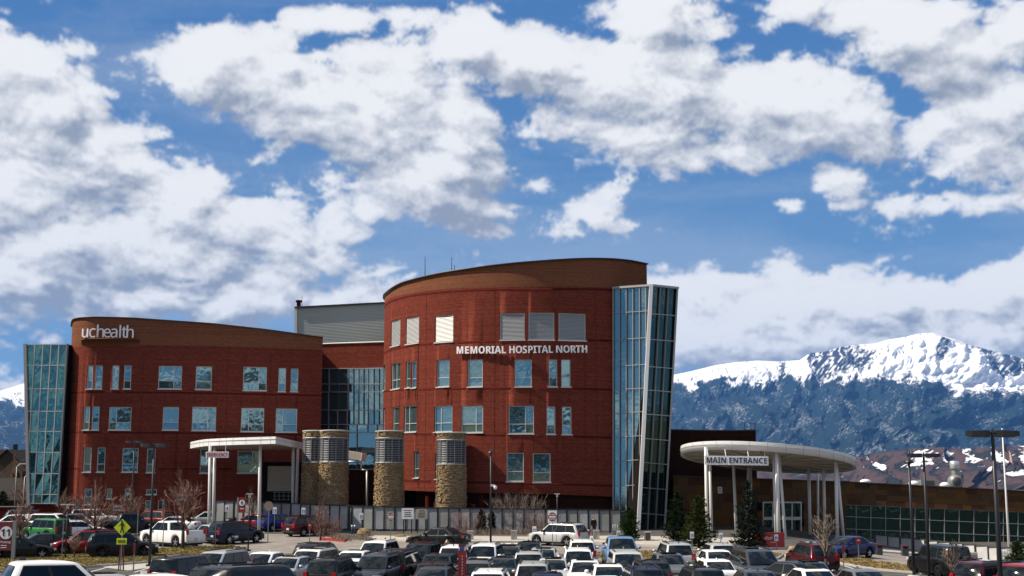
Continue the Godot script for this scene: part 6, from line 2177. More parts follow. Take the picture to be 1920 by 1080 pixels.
# ---------------------------------------------------------------- lamps, signs, small things
func lamp_post(label: String, at: Vector3, high: float, style: String, head := 1.75, base := 0.0) -> Node3D:
	var t := thing("lamp_post", label, "lamp post", at)
	var s := S(true)
	var r := 0.075 if high > 5.0 else 0.05
	tube(s, Vector3(0, base - 0.1, 0), Vector3(0, high, 0), r * 1.25, r * 0.8, 10)
	obj("pole", s, M.black_metal, t)
	if base > 0.0:
		s = S(true)
		lathe(s, Vector3.ZERO, [[0.34, -0.2], [0.34, base], [0.30, base + 0.03], [0.0, base + 0.03]], 20)
		obj("footing", s, M.concrete, t)
	else:
		place_box("base_plate", Vector3(0, 0.05, 0), Vector3(0.36, 0.14, 0.36), M.black_metal, t)
	if style == "double":
		for sx in [-1.0, 1.0]:
			s = S()
			var a := []
			for q in [[0.12, 0.0, 0.10], [0.35, 0.0, 0.16], [0.82, 0.02, 0.16], [1.0, 0.04, 0.10]]:
				var x: float = sx * q[0] * head / 2.0
				a.append([Vector3(x, high - 0.14 + q[1], -q[2]), Vector3(x, high + 0.09 - q[1] * 0.6, -q[2] * 0.8), Vector3(x, high + 0.09 - q[1] * 0.6, q[2] * 0.8), Vector3(x, high - 0.14 + q[1], q[2])])
			for i in 3:
				for k in 4:
					quad(s, a[i][k], a[i][(k + 1) % 4], a[i + 1][(k + 1) % 4], a[i + 1][k])
			quad(s, a[3][0], a[3][1], a[3][2], a[3][3])
			quad(s, a[0][0], a[0][3], a[0][2], a[0][1])
			var h := obj("lamp_head", s, M.black_metal, t)
			place_box("lens", Vector3(sx * head * 0.3, high - 0.135, 0), Vector3(head * 0.2, 0.02, 0.2), M.grey_metal, h)
		s = S()
		tube(s, Vector3(-0.14 * head / 2, high, 0), Vector3(0.14 * head / 2, high, 0), 0.05, 0.05, 8)
		tube(s, Vector3(0, high, 0), Vector3(0, high + 0.14, 0), 0.06, 0.04, 8)
		obj("arm", s, M.black_metal, t)
	elif style == "cone":
		s = S(true)
		lathe(s, Vector3(0, high, 0), [[0.06, -0.05], [0.27, 0.0], [0.27, 0.05], [0.12, 0.16], [0.03, 0.30], [0.0, 0.32]], 18)
		obj("lamp_head", s, M.black_metal, t)
	else:
		s = S()
		box(s, Vector3(0, high, 0), Vector3(head, 0.07, 0.22))
		obj("lamp_head", s, M.frame, t)
		place_box("bracket", Vector3(0, high - 0.16, 0), Vector3(0.16, 0.26, 0.12), M.frame, t)
	return t

func sign_post(t: Node3D, high: float, material: Material, x := 0.0, w := 0.06) -> void:
	place_bar("post", Vector3(x, -0.1, 0), Vector3(x, high, 0), w, w * 0.7, material, t)

func disc(n: int, r: float, turn: float, thick: float) -> ArrayMesh:
	var s := S()
	for k in n:
		var a := TAU * k / n + turn
		var b := TAU * (k + 1) / n + turn
		var p := Vector3(cos(a) * r, sin(a) * r, 0)
		var q := Vector3(cos(b) * r, sin(b) * r, 0)
		var z := Vector3(0, 0, thick)
		tri(s, z, q + z, p + z)
		tri(s, Vector3.ZERO, p, q)
		quad(s, p, p + z, q + z, q)
	return done(s)

func at_z(v: Vector3, z: float) -> Transform3D:
	return Transform3D(Basis(), v + Vector3(0, 0, z))

func walker(parent: Node, m: Material) -> void:          # the walking figure of a crossing sign, flat print cut as thin plates
	put("figure_head", disc(12, 0.062, 0, 0.006), m, parent, at_z(Vector3(-0.02, 0.34, 0), 0.012))
	for l in [[-0.02, 0.27, 0.0, 0.02, 0.13], [0.0, 0.03, -0.09, -0.30, 0.07], [0.0, 0.03, 0.10, -0.30, 0.07], [-0.03, 0.24, -0.17, 0.08, 0.045], [0.02, 0.24, 0.13, 0.06, 0.045]]:
		place_bar("figure_limb", Vector3(l[0], l[1], 0.015), Vector3(l[2], l[3], 0.015), l[4], 0.006, m, parent)

func print_lines(parent: Node, w: float, y0: float, n: int, gap: float, m: Material, z: float) -> void:
	for k in n:
		place_box("print_line", Vector3(rng.randf_range(-0.02, 0.02), y0 - k * gap, z), Vector3(w * rng.randf_range(0.6, 1.0), gap * 0.42, 0.004), m, parent)

func make_street() -> void:
	rng.seed = 700
	# lamp posts
	var p := G(280, 1062)
	lamp_post("tall black double headed lamp post rising from the lawn beside the white pickup", p, P(290, 834, -p.z).y - p.y, "double", 1.75)
	p = on_ground(245, 118)
	lamp_post("tall black double headed lamp post among the cars behind the bare tree", p, P(253, 828, 118).y - p.y, "double", 1.6)
	p = G(920, 1021)
	var c := lamp_post("black single headed lamp post with a white dome camera on its pole", p, P(920.5, 850, -p.z).y - p.y, "cone")
	var cam := thing("dome_camera", "white security dome camera bracketed to the single headed lamp post", "camera", Vector3(p.x, P(920, 912, -p.z).y, p.z + 0.1))
	var s := S(true)
	lathe(s, Vector3(0.36, -0.1, 0), [[0.0, -0.15], [0.09, -0.12], [0.14, -0.02], [0.15, 0.1], [0.05, 0.16]], 14)
	obj("dome", s, M.white_paint, cam)
	place_box("bracket", Vector3(0.16, 0.08, 0), Vector3(0.34, 0.16, 0.12), M.white_paint, cam)
	p = on_ground(1045, 117)
	lamp_post("short slim lamp post behind the do not enter sign square", p, P(1045, 926, 117).y - p.y, "bar", 0.5)
	p = on_ground(1715, 70.5)
	lamp_post("black cone headed lamp post on a concrete footing", p, P(1706, 868, 70.5).y - p.y, "cone", 0.0, 0.52)
	p = on_ground(1743.5, 70)
	lamp_post("black double headed lamp post beside the concrete footed one", p, P(1733.5, 853, 70).y - p.y, "double", 1.75)
	p = on_ground(1882, 44)
	lamp_post("large black double headed lamp post in front of the flagpole", p, P(1862, 812, 44).y - p.y, "double", 1.78)
	p = G(122, 1050)
	lamp_post("short black lamp post with a pale bar head by the lawn", p, P(127.5, 946, -p.z).y - p.y, "bar", 0.9)
	p = G(465, 1034)
	lamp_post("short black lamp post at the lawn tip", p, P(467, 926, -p.z).y - p.y, "bar", 0.5)
	for q in [[26, 870, 150.0, "curved white arm street light in front of the uphill houses"], [42, 889, 146.0, "straight white arm street light next to the leaning teal tower"]]:
		p = on_ground(q[0], q[2])
		var t := thing("street_light", q[3], "lamp post", p)
		var h := P(q[0], q[1], q[2]).y - p.y
		post("pole", Vector3(0, -0.1, 0), Vector3(0, h - 0.3, 0), 0.07, M.grey_metal, t, 8)
		post("arm", Vector3(0, h - 0.3, 0), Vector3(0.35, h, 0), 0.05, M.frame, t, 8)
		place_box("lamp_head", Vector3(0.75, h + 0.03, 0), Vector3(0.9, 0.12, 0.25), M.white_paint, t)
	# flagpole
	p = G(1893, 1046)
	var fl := thing("flagpole", "white flagpole with a gold ball behind the large lamp post", "flagpole", p)
	var top := P(1874, 806, -p.z).y - p.y
	s = S(true)
	tube(s, Vector3(0, -0.1, 0), Vector3(0, top, 0), 0.11, 0.05, 12)
	obj("pole", s, M.white_paint, fl)
	s = S(true)
	lathe(s, Vector3(0, top, 0), [[0.0, -0.05], [0.09, 0.02], [0.09, 0.08], [0.0, 0.15]], 12)
	obj("ball", s, M.bright_metal, fl)
	var flag := thing("flag", "limp striped red and white flag with a blue corner hanging on the flagpole", "flag", Vector3(p.x, p.y + top - 1.1, p.z))
	# the cloth hangs in folds from the pole; stripes and the starred corner are its print
	var v := []
	for i in 25:
		var row := []
		for j in 27:
			var a := i / 24.0
			var b := j / 26.0
			var fold := sin(a * 9.0 + b * 2.0) * 0.16 * a
			row.append(Vector3(0.06 + a * 0.55 + b * a * 0.34, -b * 1.3 - a * a * 0.9 - a * 0.2, fold))
		v.append(row)
	var cloth := S(true)
	for i in 24:
		for j in 26:
			var st := j / 2
			var col := Color(0.24, 0.010, 0.018) if st % 2 == 0 else Color(0.66, 0.64, 0.62)
			if i < 10 and st < 7:
				col = Color(0.016, 0.022, 0.085) if (i * 2 + j) % 5 else Color(0.5, 0.5, 0.52)
			cloth.set_color(col)
			quad(cloth, v[i][j + 1], v[i][j], v[i + 1][j], v[i + 1][j + 1])
	obj("cloth", cloth, mat(Color.WHITE, 0.85, 0.0, {"vertex_color_use_as_albedo": true, "cull_mode": BaseMaterial3D.CULL_DISABLED}), flag)
	# the maroon car park sign with its number
	p = G(24, 1053)
	var k := -p.z / FOCAL
	var n := thing("car_park_sign", "maroon car park sign with a white disc numbered 11", "sign", p)
	place_box("board", Vector3(-19 * k, 46 * k, 0), Vector3(32 * k, 52 * k, 0.08), M.sign_maroon, n)
	put("disc", disc(32, 11.5 * k, 0, 0.01), M.sign_white, n, at_z(Vector3(-15 * k, 52 * k, 0), 0.045))
	text("number", "11", 13 * k, 0.012, M.ink, n, at_z(Vector3(-15 * k, 52 * k, 0), 0.062))
	text("lettering", "Parking", 4.0 * k, 0.01, M.sign_white, n, at_z(Vector3(-15 * k, 35 * k, 0), 0.05), false)
	for j in 2:
		place_box("print_line", Vector3(-18 * k, (29 - 4 * j) * k, 0.045), Vector3(11 * k, 1.2 * k, 0.006), M.sign_white, n)
	place_box("post", Vector3(0, 36 * k, 0), Vector3(6.5 * k, 76 * k, 0.16), M.grey_metal, n)
	place_box("post", Vector3(-40 * k, 36 * k, 0), Vector3(6.5 * k, 76 * k, 0.16), M.grey_metal, n)
	# the red sign numbered 6
	p = on_ground(444, 117)
	n = thing("car_park_sign", "red car park sign with a white disc numbered 6", "sign", p)
	k = 117.0 / FOCAL
	var y := P(444, 947, 117).y - p.y
	place_box("post", Vector3(0, y / 2 + 7 * k, 0), Vector3(3 * k, y + 14 * k, 0.1), M.grey_metal, n)
	place_box("board", Vector3(8 * k, y, 0), Vector3(12.5 * k, 28 * k, 0.08), M.sign_red, n)
	put("disc", disc(28, 5.4 * k, 0, 0.01), M.sign_white, n, at_z(Vector3(8 * k, y + 4 * k, 0), 0.045))
	text("number", "6", 6.6 * k, 0.012, M.ink, n, at_z(Vector3(8 * k, y + 4 * k, 0), 0.06))
	place_box("print_line", Vector3(8 * k, y - 6.5 * k, 0.045), Vector3(7 * k, 1.3 * k, 0.006), M.sign_white, n)
	# crossing warning
	p = G(226, 1070)
	k = -p.z / FOCAL
	n = thing("crossing_sign", "yellow diamond pedestrian crossing sign with an AHEAD plate", "sign", p)
	put("diamond", disc(4, 15.5 * k, 0, 0.02), M.sign_yellow, n, at_z(Vector3(0, 78 * k, 0), 0.03))
	var w := Node3D.new()
	w.name = "walking_figure"
	n.add_child(w)
	w.position = Vector3(0, 78 * k, 0.05)
	w.scale = Vector3.ONE * (24 * k / 0.74)
	walker(w, M.ink)
	place_box("plate", Vector3(0, 53 * k, 0.04), Vector3(18.5 * k, 11.5 * k, 0.02), M.sign_yellow, n)
	text("lettering", "AHEAD", 5.2 * k, 0.01, M.ink, n, at_z(Vector3(0, 53 * k, 0), 0.056), true, 14 * k)
	sign_post(n, 90 * k, M.grey_metal)
	for x in [-4.5, 4.5]:
		place_bar("support", Vector3(x * k, -0.1, -0.08), Vector3(x * k * 0.6, 47 * k, -0.08), 0.07, 0.05, M.sign_maroon, n)
	p = G(250, 1070)
	n = thing("marker_post", "maroon topped marker post beside the yellow crossing sign", "post", p)
	sign_post(n, 50 * k, M.grey_metal, 0.0, 0.07)
	place_box("sleeve", Vector3(0, 40 * k, 0), Vector3(0.13, 18 * k, 0.1), M.sign_maroon, n)
	# thin sign posts seen edge-on or from behind
	for q in [[116, 1044, 70, "thin grey sign post beside the short black lamp post"], [256, 1030, 72, "thin grey sign post behind the crossing sign"], [305, 1029, 76, "thin grey sign post in front of the white pickup door"], [403, 1031, 78, "thin grey sign post in front of the silver sedan"]]:
		p = G(q[0], q[1])
		n = thing("sign_post", q[3], "post", p)
		sign_post(n, q[2] * -p.z / FOCAL, M.grey_metal, 0.0, 0.06)
		place_box("plate_edge", Vector3(0, q[2] * -p.z / FOCAL - 0.2, -0.03), Vector3(0.10, 0.4, 0.02), M.grey_metal, n)
	# stop sign from behind
	p = G(502, 1017)
	k = -p.z / FOCAL
	n = thing("stop_sign", "bare metal back of an octagonal stop sign by the drive", "sign", p)
	put("plate", disc(8, 9.0 * k, PI / 8, 0.02), M.twig_pale, n, at_z(Vector3(0, 66 * k, 0), 0.0))
	sign_post(n, 74 * k, M.grey_metal)
	for q in [[580, 1018, 31, 6.0, 12.0, "small red sign on a post beside the red kerb"], [1611, 1060, 44, 9.0, 12.0, "small red sign on a post near the dark blue sedan"], [1582, 1066, 34, 4.0, 15.0, "narrow red sign seen edge on by the straw island"]]:
		p = G(q[0], q[1])
		k = -p.z / FOCAL
		n = thing("red_sign", q[5], "sign", p)
		place_box("plate", Vector3(0, q[2] * k, 0.04), Vector3(q[3] * k, q[4] * k, 0.02), M.sign_red, n)
		if q[3] > 5.0:
			place_box("print_line", Vector3(0, (q[2] + 1) * k, 0.053), Vector3(q[3] * k * 0.6, 1.2 * k, 0.004), M.sign_white, n)
		sign_post(n, (q[2] + 4) * k, M.grey_metal)
	# do not enter
	for q in [[732, 1021, 50, 6.8, false, "round red do not enter sign beside the notice boards"], [1036, 1028, 57, 8.0, true, "square white do not enter sign with a red disc behind the pale SUV"]]:
		p = G(q[0], q[1])
		k = -p.z / FOCAL
		n = thing("do_not_enter_sign", q[5], "sign", p)
		if q[4]:
			place_box("plate", Vector3(0, q[2] * k, 0.03), Vector3(17 * k, 23 * k, 0.02), M.sign_white, n)
		put("red_disc", disc(32, q[3] * k, 0, 0.01), M.sign_red, n, at_z(Vector3(0, q[2] * k, 0), 0.045))
		place_box("white_bar", Vector3(0, q[2] * k, 0.06), Vector3(q[3] * 1.55 * k, q[3] * 0.36 * k, 0.006), M.sign_white, n)
		text("lettering", "DO NOT", q[3] * 0.34 * k, 0.008, M.sign_white, n, at_z(Vector3(0, (q[2] + q[3] * 0.52) * k, 0), 0.06))
		text("lettering", "ENTER", q[3] * 0.34 * k, 0.008, M.sign_white, n, at_z(Vector3(0, (q[2] - q[3] * 0.52) * k, 0), 0.06))
		sign_post(n, (q[2] + 5) * k, M.grey_metal)
	# notice boards
	for q in [[764, 963, 22.0, 19.5, "bright white notice board on legs at the fence", M.sign_white], [790, 964, 22.0, 18.0, "grey white notice board with red heading at the fence", M.cream]]:
		p = on_ground(q[0], 118.2)
		k = 118.2 / FOCAL
		y = P(q[0], q[1], 118.2).y - p.y
		n = thing("notice_board", q[4], "sign", p)
		place_box("board", Vector3(0, y, 0), Vector3(q[2] * k, q[3] * k, 0.06), q[5], n)
		print_lines(n, q[2] * k * 0.7, y + 6 * k, 1, 3.2 * k, M.sign_maroon, 0.034)
		print_lines(n, q[2] * k * 0.7, y + 2 * k, 3, 3.4 * k, M.dark_metal, 0.034)
		for x in [-7.5, 7.5]:
			place_bar("leg", Vector3(x * k, -0.1, -0.06), Vector3(x * k, y, -0.06), 0.09, 0.06, M.black_metal, n)
	# accessible parking plates
	var j := 0
	for q in [[1002, 993, 112.0, "beside the pale gold SUV"], [1101, 999, 110.0, "behind the white SUV with red lamps"], [1160, 1001, 108.0, "behind the light blue pickup"], [1298, 1003, 96.0, "before the yellow green pine"], [1352, 1005, 97.0, "behind the silver hatchback"], [1456, 1008, 98.0, "in front of the red monument sign"], [514, 957, 119.0, "above the blue hatchback"], [568, 958, 119.0, "above the maroon SUV"], [604, 963, 118.5, "at the end of the row by the maroon SUV"], [677, 968, 118.6, "beside the fence gate"], [424, 953, 121.0, "above the charcoal sedan in the back row"]]:
		p = on_ground(q[0], q[2])
		k = q[2] / FOCAL
		y = P(q[0], q[1], q[2]).y - p.y
		n = thing("parking_plate", "white accessible parking plate " + q[3], "sign", p, 0.0, "accessible parking plates")
		place_box("plate", Vector3(0, y, 0.03), Vector3(7.2 * k, 12 * k, 0.02), M.sign_white, n)
		place_box("blue_field", Vector3(0, y - 1.0 * k, 0.043), Vector3(4.6 * k, 5.6 * k, 0.004), M.sign_blue, n)
		put("wheel_mark", disc(12, 1.2 * k, 0, 0.004), M.sign_white, n, at_z(Vector3(0, y - 2.0 * k, 0), 0.046))
		place_box("body_mark", Vector3(-0.2 * k, y - 0.2 * k, 0.047), Vector3(0.8 * k, 2.4 * k, 0.004), M.sign_white, n)
		sign_post(n, y + 4 * k, M.grey_metal)
	# red pylon with a pale cap
	p = on_ground(866, 60.5)
	k = 60.5 / FOCAL
	n = thing("pylon_sign", "tall narrow red pylon sign with a blue band among the parked cars", "sign", p)
	var ph := P(864.5, 1020, 60.5).y - p.y
	place_box("slab", Vector3(0, ph / 2 - 0.15, 0), Vector3(15 * k, ph - 0.3, 0.16), M.sign_red, n)
	place_box("cap", Vector3(0, ph - 0.06, 0), Vector3(13.5 * k, 0.12, 0.15), M.sign_maroon, n)
	place_box("blue_band", Vector3(0, ph - 0.2, 0), Vector3(13 * k, 0.17, 0.15), M.sign_blue, n)
	for x in [-5.5, 5.5]:
		place_box("band_end", Vector3(x * k, ph - 0.2, 0.02), Vector3(2.4 * k, 0.165, 0.15), M.frame, n)
	for q in 12:
		place_box("print_mark", Vector3(0.3 * k, ph - 0.55 - q * 0.13, 0.084), Vector3(2.0 * k, 0.075, 0.005), M.cream, n)
	for x in [-5.2, 5.2]:
		place_box("side_rib", Vector3(x * k, ph / 2 - 0.25, 0.085), Vector3(0.9 * k, ph - 0.7, 0.02), M.sign_maroon, n)
	# red monument sign at the entrance
	p = on_ground(1443, 100.5)
	k = 100.5 / FOCAL
	n = thing("monument_sign", "wide red monument sign with faint pale script by the entrance", "sign", p)
	place_box("slab", Vector3(0, 13 * k, 0), Vector3(54 * k, 28 * k, 0.35), M.sign_red, n)
	place_box("end_block", Vector3(-24.5 * k, 13.5 * k, 0.05), Vector3(6 * k, 29 * k, 0.42), M.red_paint, n)
	for q in [[-8, 17, 2.0, 5.0], [-5, 18, 2.6, 4.0], [-2, 17.5, 2.0, 5.0], [1, 17, 2.6, 3.6], [4, 17.4, 2.0, 4.4], [-2, 14.6, 16.0, 0.9], [6, 9, 14.0, 1.1]]:
		place_box("script_mark", Vector3(q[0] * k, q[1] * k, 0.18), Vector3(q[2] * k * 0.7, q[3] * k, 0.008), M.cream, n, Basis(Vector3.BACK, -0.25) if q[3] > 2.0 else Basis())
	# litter bins
	for q in [[882, 1015.5, 20.0, "exposed aggregate litter bin between the black sedan and the junipers", true], [964, 1015, 20.0, "exposed aggregate litter bin between lamp post and parking plate", true], [1118, 1014.5, 20.0, "exposed aggregate litter bin beside the standing person", true], [1214.5, 1017, 19.5, "exposed aggregate litter bin before the glass corner tower", true], [1648, 1041, 20.0, "dark square litter bin beside the dark blue sedan", false], [1697, 1043, 20.0, "dark square litter bin beside the slim lamp posts", false]]:
		p = G(q[0], q[1])
		k = -p.z / FOCAL
		n = thing("litter_bin", q[3], "bin", p, 0.0, "litter bins")
		var h: float = q[2] * k
		if q[4]:
			s = S()
			box(s, Vector3(0, h * 0.45, 0), Vector3(0.44, h * 0.9, 0.44))
			obj("body", s, M.mulch if q[0] > 1200 else M.concrete, n)
			for c4 in 4:
				place_box("corner_post", Vector3(0.225 if c4 & 1 else -0.225, h * 0.46, 0.225 if c4 & 2 else -0.225), Vector3(0.05, h * 0.92, 0.05), M.concrete, n)
			place_box("lid", Vector3(0, h * 0.95, 0), Vector3(0.52, h * 0.1, 0.52), M.concrete, n)
		else:
			place_box("body", Vector3(0, h * 0.45, 0), Vector3(0.46, h * 0.9, 0.46), M.dark_metal, n)
			place_box("lid", Vector3(0, h * 0.94, 0), Vector3(0.52, h * 0.1, 0.52), M.sign_maroon, n)
			place_box("opening", Vector3(0, h * 0.78, 0.235), Vector3(0.3, h * 0.12, 0.02), M.void, n)
	# hydrant
	p = on_ground(838, 97.5)
	n = thing("fire_hydrant", "orange fire hydrant with a grey blue bonnet at the drive", "hydrant", p)
	var orange := mat(lin(0.55, 0.20, 0.015), 0.5)
	s = S(true)
	lathe(s, Vector3.ZERO, [[0.17, -0.05], [0.17, 0.06], [0.11, 0.08], [0.11, 0.5], [0.15, 0.52], [0.15, 0.57]], 16)
	obj("barrel", s, orange, n)
	s = S(true)
	lathe(s, Vector3(0, 0.57, 0), [[0.14, 0.0], [0.12, 0.08], [0.06, 0.14], [0.04, 0.15], [0.04, 0.2], [0.0, 0.2]], 16)
	obj("bonnet", s, M.grey_metal, n)
	for x in [-1.0, 1.0]:
		post("outlet", Vector3(0, 0.4, 0), Vector3(x * 0.2, 0.4, 0), 0.06, orange, n, 12)
	# gate bollards
	for x in [660.0, 665.0]:
		p = on_ground(x, 117.0)
		n = thing("gate_bollard", "short white capped bollard in front of the fence gate", "bollard", p, 0.0, "bollards at the gate")
		post("shaft", Vector3(0, -0.1, 0), Vector3(0, 0.75, 0), 0.07, M.dark_metal, n, 10)
		post("cap", Vector3(0, 0.62, 0), Vector3(0, 0.8, 0), 0.085, M.white_paint, n, 10)
	for q in [[1150.0, 24.0], [1154.0, 24.0], [1159.0, 24.0]]:
		p = on_ground(q[0], 114.0)
		n = thing("pipe_bollard", "slim grey pipe bollard beside the fence end", "bollard", p, 0.0, "bollards at the fence end")
		post("shaft", Vector3(0, -0.1, 0), Vector3(0, 1.05, 0), 0.05, M.grey_metal, n, 10)
	boulder("rough brown boulder at the end of the mulch bed", on_ground(682, 113.0, -0.05), Vector3(1.15, 0.95, 0.9), 1, M.stone[2])
	boulder("flat brown landscape stone below the bright notice board", on_ground(751, 112.0, -0.05), Vector3(1.0, 0.42, 0.6), 2, M.stone[2])
	boulder("pale upright rock beside the maroon SUV", on_ground(1487, 93.0, -0.05), Vector3(0.7, 0.75, 0.5), 3, M.stone[1])
	boulder("pale flat rock at the foot of the upright rock", on_ground(1478, 92.0, -0.05), Vector3(0.9, 0.35, 0.6), 4, M.stone[1])
	for q in [[1802, 1052, 96.0], [1822, 1054, 95.0]]:
		p = on_ground(q[0], q[2])
		n = thing("utility_box", "pale concrete utility cabinet with a grey door beside the black boxy SUV", "utility box", p, 0.0, "utility cabinets")
		place_box("cabinet", Vector3(0, 0.5, 0), Vector3(0.75, 1.1, 0.6), M.concrete, n)
		place_box("door", Vector3(0.05, 0.5, 0.31), Vector3(0.4, 0.8, 0.04), M.grey_metal, n)

# ---------------------------------------------------------------- the person by the litter bin
func person(label: String, at: Vector3, turn: float) -> void:
	var bones := [
		[Vector3(0, 1.42, 0), Vector3(0, 1.53, 0.01), 0.055, 0.05], [Vector3(0, 1.58, 0.015), Vector3(0, 1.66, 0.01), 0.085, 0.09],
		[Vector3(0, 0.95, 0), Vector3(0, 1.18, 0), 0.155, 0.145], [Vector3(0, 1.18, 0), Vector3(0, 1.36, -0.01), 0.15, 0.15], [Vector3(-0.14, 1.37, 0), Vector3(0.14, 1.37, 0), 0.085, 0.085],
		[Vector3(-0.19, 1.38, 0), Vector3(-0.24, 1.12, -0.02), 0.066, 0.054], [Vector3(-0.24, 1.12, -0.02), Vector3(-0.22, 0.88, 0.05), 0.05, 0.04],
		[Vector3(0.19, 1.38, 0), Vector3(0.25, 1.12, -0.02), 0.066, 0.054], [Vector3(0.25, 1.12, -0.02), Vector3(0.21, 0.9, 0.09), 0.05, 0.04],
		[Vector3(-0.09, 0.92, 0), Vector3(-0.10, 0.5, 0.02), 0.098, 0.066], [Vector3(-0.10, 0.5, 0.02), Vector3(-0.10, 0.08, -0.03), 0.062, 0.045], [Vector3(-0.10, 0.05, -0.05), Vector3(-0.11, 0.04, 0.13), 0.045, 0.04],
		[Vector3(0.09, 0.92, 0), Vector3(0.11, 0.5, 0.05), 0.098, 0.066], [Vector3(0.11, 0.5, 0.05), Vector3(0.12, 0.08, 0.02), 0.062, 0.045], [Vector3(0.12, 0.05, 0.0), Vector3(0.14, 0.04, 0.18), 0.045, 0.04],
		[Vector3(-0.22, 0.87, 0.05), Vector3(-0.215, 0.76, 0.07), 0.04, 0.02], [Vector3(0.21, 0.89, 0.09), Vector3(0.19, 0.79, 0.13), 0.04, 0.02]]
	var cell := 0.03
	var lo := Vector3(-0.36, -0.03, -0.24)
	var nx := 25
	var ny := 62
	var nz := 18
	var f := PackedFloat32Array()
	f.resize(nx * ny * nz)
	for j in ny:
		for i in nx:
			for k in nz:
				var p := lo + Vector3(i, j, k) * cell
				var d := 1.0
				for b in bones:
					var e: Vector3 = b[1] - b[0]
					var t := clampf((p - b[0]).dot(e) / e.length_squared(), 0, 1)
					var q: float = p.distance_to(b[0] + e * t) - lerpf(b[2], b[3], t)
					var h := clampf(0.5 + 0.5 * (d - q) / 0.035, 0, 1)
					d = lerpf(d, q, h) - 0.035 * h * (1 - h)
				f[(j * nx + i) * nz + k] = d
	var id := func(i: int, j: int, k: int) -> int: return (j * nx + i) * nz + k
	var vert := {}
	for j in ny - 1:
		for i in nx - 1:
			for k in nz - 1:
				var sum := Vector3.ZERO
				var n := 0
				for e in [[0, 0, 0, 1, 0, 0], [0, 1, 0, 1, 1, 0], [0, 0, 1, 1, 0, 1], [0, 1, 1, 1, 1, 1], [0, 0, 0, 0, 1, 0], [1, 0, 0, 1, 1, 0], [0, 0, 1, 0, 1, 1], [1, 0, 1, 1, 1, 1], [0, 0, 0, 0, 0, 1], [1, 0, 0, 1, 0, 1], [0, 1, 0, 0, 1, 1], [1, 1, 0, 1, 1, 1]]:
					var a: float = f[id.call(i + e[0], j + e[1], k + e[2])]
					var b: float = f[id.call(i + e[3], j + e[4], k + e[5])]
					if (a < 0) != (b < 0):
						sum += Vector3(i + e[0], j + e[1], k + e[2]).lerp(Vector3(i + e[3], j + e[4], k + e[5]), a / (a - b))
						n += 1
				if n:
					vert[id.call(i, j, k)] = lo + sum / n * cell
	var s := S(true)
	var step := [[1, 0, 0], [0, 1, 0], [0, 0, 1]]
	for j in range(1, ny - 1):
		for i in range(1, nx - 1):
			for k in range(1, nz - 1):
				var a: float = f[id.call(i, j, k)]
				for ax in 3:
					var g: Array = step[ax]
					var b: float = f[id.call(i + g[0], j + g[1], k + g[2])]
					if (a < 0) == (b < 0):
						continue
					var u: Array = step[(ax + 1) % 3]
					var w: Array = step[(ax + 2) % 3]
					var c := [id.call(i, j, k), id.call(i - u[0], j - u[1], k - u[2]), id.call(i - u[0] - w[0], j - u[1] - w[1], k - u[2] - w[2]), id.call(i - w[0], j - w[1], k - w[2])]
					var v := c.map(func(q): return vert[q])
					var y: float = v[0].y
					s.set_color(Color(0.42, 0.25, 0.18) if y > 1.47 or (y < 0.93 and y > 0.7 and absf(v[0].x) > 0.165) else Color(0.012, 0.012, 0.015) if y > 0.93 else Color(0.016, 0.02, 0.035) if y > 0.1 else Color(0.02, 0.016, 0.014))
					if a < 0:
						quad(s, v[3], v[2], v[1], v[0])
					else:
						quad(s, v[0], v[1], v[2], v[3])
	var o := thing("person", label, "person", at, turn)
	obj("body", s, mat(Color.WHITE, 0.85, 0.0, {"vertex_color_use_as_albedo": true}), o)
	s = S(true)
	lathe(s, Vector3(0, 1.645, -0.012), [[0.098, -0.10], [0.104, 0.0], [0.096, 0.06], [0.06, 0.105], [0.0, 0.12]], 14)
	obj("hair", s, M.ink, o)

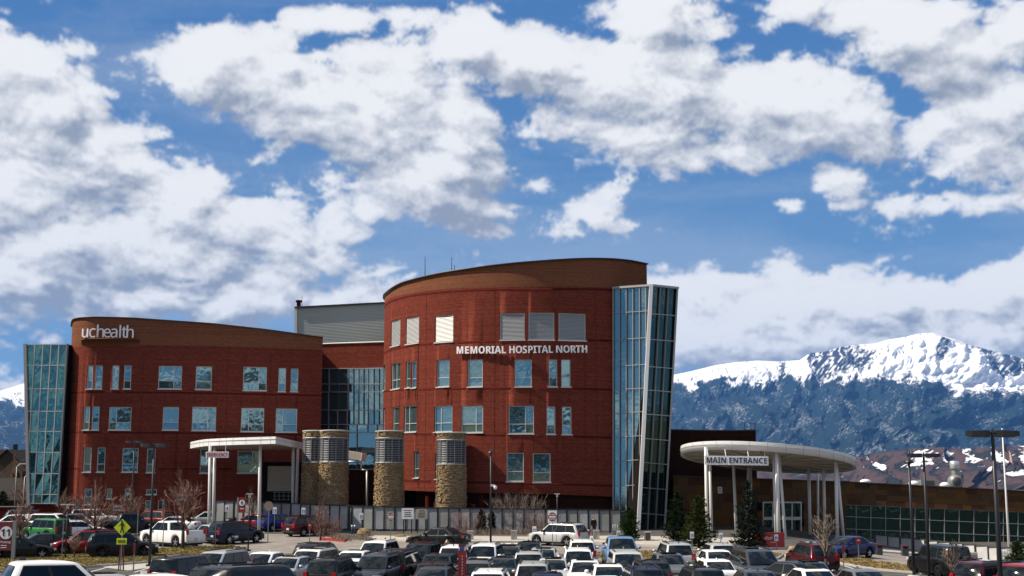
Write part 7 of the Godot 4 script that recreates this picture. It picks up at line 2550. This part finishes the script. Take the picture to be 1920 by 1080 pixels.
# ---------------------------------------------------------------- everything
func _ready() -> void:
	var cam := Camera3D.new()
	cam.name = "camera"
	cam.position = EYE
	cam.rotation.x = pitch
	cam.fov = rad_to_deg(2.0 * atan(540.0 / FOCAL))
	cam.near = 0.5
	cam.far = 60000.0
	add_child(cam)
	cam.current = true
	var env := Environment.new()
	env.background_mode = Environment.BG_SKY
	env.sky = make_sky()
	env.background_energy_multiplier = 0.6
	env.tonemap_mode = Environment.TONE_MAPPER_LINEAR
	env.tonemap_exposure = 1.58
	env.sdfgi_enabled = true
	env.ssao_enabled = true
	env.ssil_enabled = true
	env.fog_enabled = true
	env.fog_density = 0.000019
	env.fog_light_color = Color(0.40, 0.66, 1.0)
	var we := WorldEnvironment.new()
	we.name = "world"
	we.environment = env
	add_child(we)
	# the sun stands high on the left, a little before the hospital front
	var sun := DirectionalLight3D.new()
	sun.name = "sun"
	sun.light_energy = 1.6
	sun.light_color = Color(1.0, 0.955, 0.88)
	sun.light_angular_distance = 0.5
	sun.shadow_enabled = true
	add_child(sun)
	var az := deg_to_rad(-7.0)
	var el := deg_to_rad(47.0)
	var to_sun := Vector3(-cos(az) * cos(el), sin(el), -sin(az) * cos(el))
	sun.look_at_from_position(Vector3.ZERO, -to_sun, Vector3.UP)

	make_materials()
	make_ground()
	make_mountains()
	rng.seed = 21
	make_left_wing()
	make_left_tower()
	make_connector()
	make_drum()
	make_right_tower()
	make_entrance_block()
	make_emergency_canopy()
	make_main_canopy()
	rng.seed = 22
	make_pillar("round stone pillar with louvred top, half hidden behind its neighbour", 591, 808.0, 127.0, 1.37)
	make_pillar("round stone pillar with louvred top, in front of the half hidden one", 623.5, 807.5, 124.7, 1.35)
	make_pillar("round stone pillar with louvred top, beside the link's dark glass", 728.5, 808.5, 123.2, 1.33)
	make_pillar("round stone pillar with louvred top, against the round brick block", 845.5, 811.5, 122.6, 1.36)
	make_fences()
	make_neighbourhood()
	make_plants()
	make_cars()
	make_street()
	person("person in dark clothes standing beside a litter bin at the fence", on_ground(1113.5, 113.0, 0.02), 0.4)
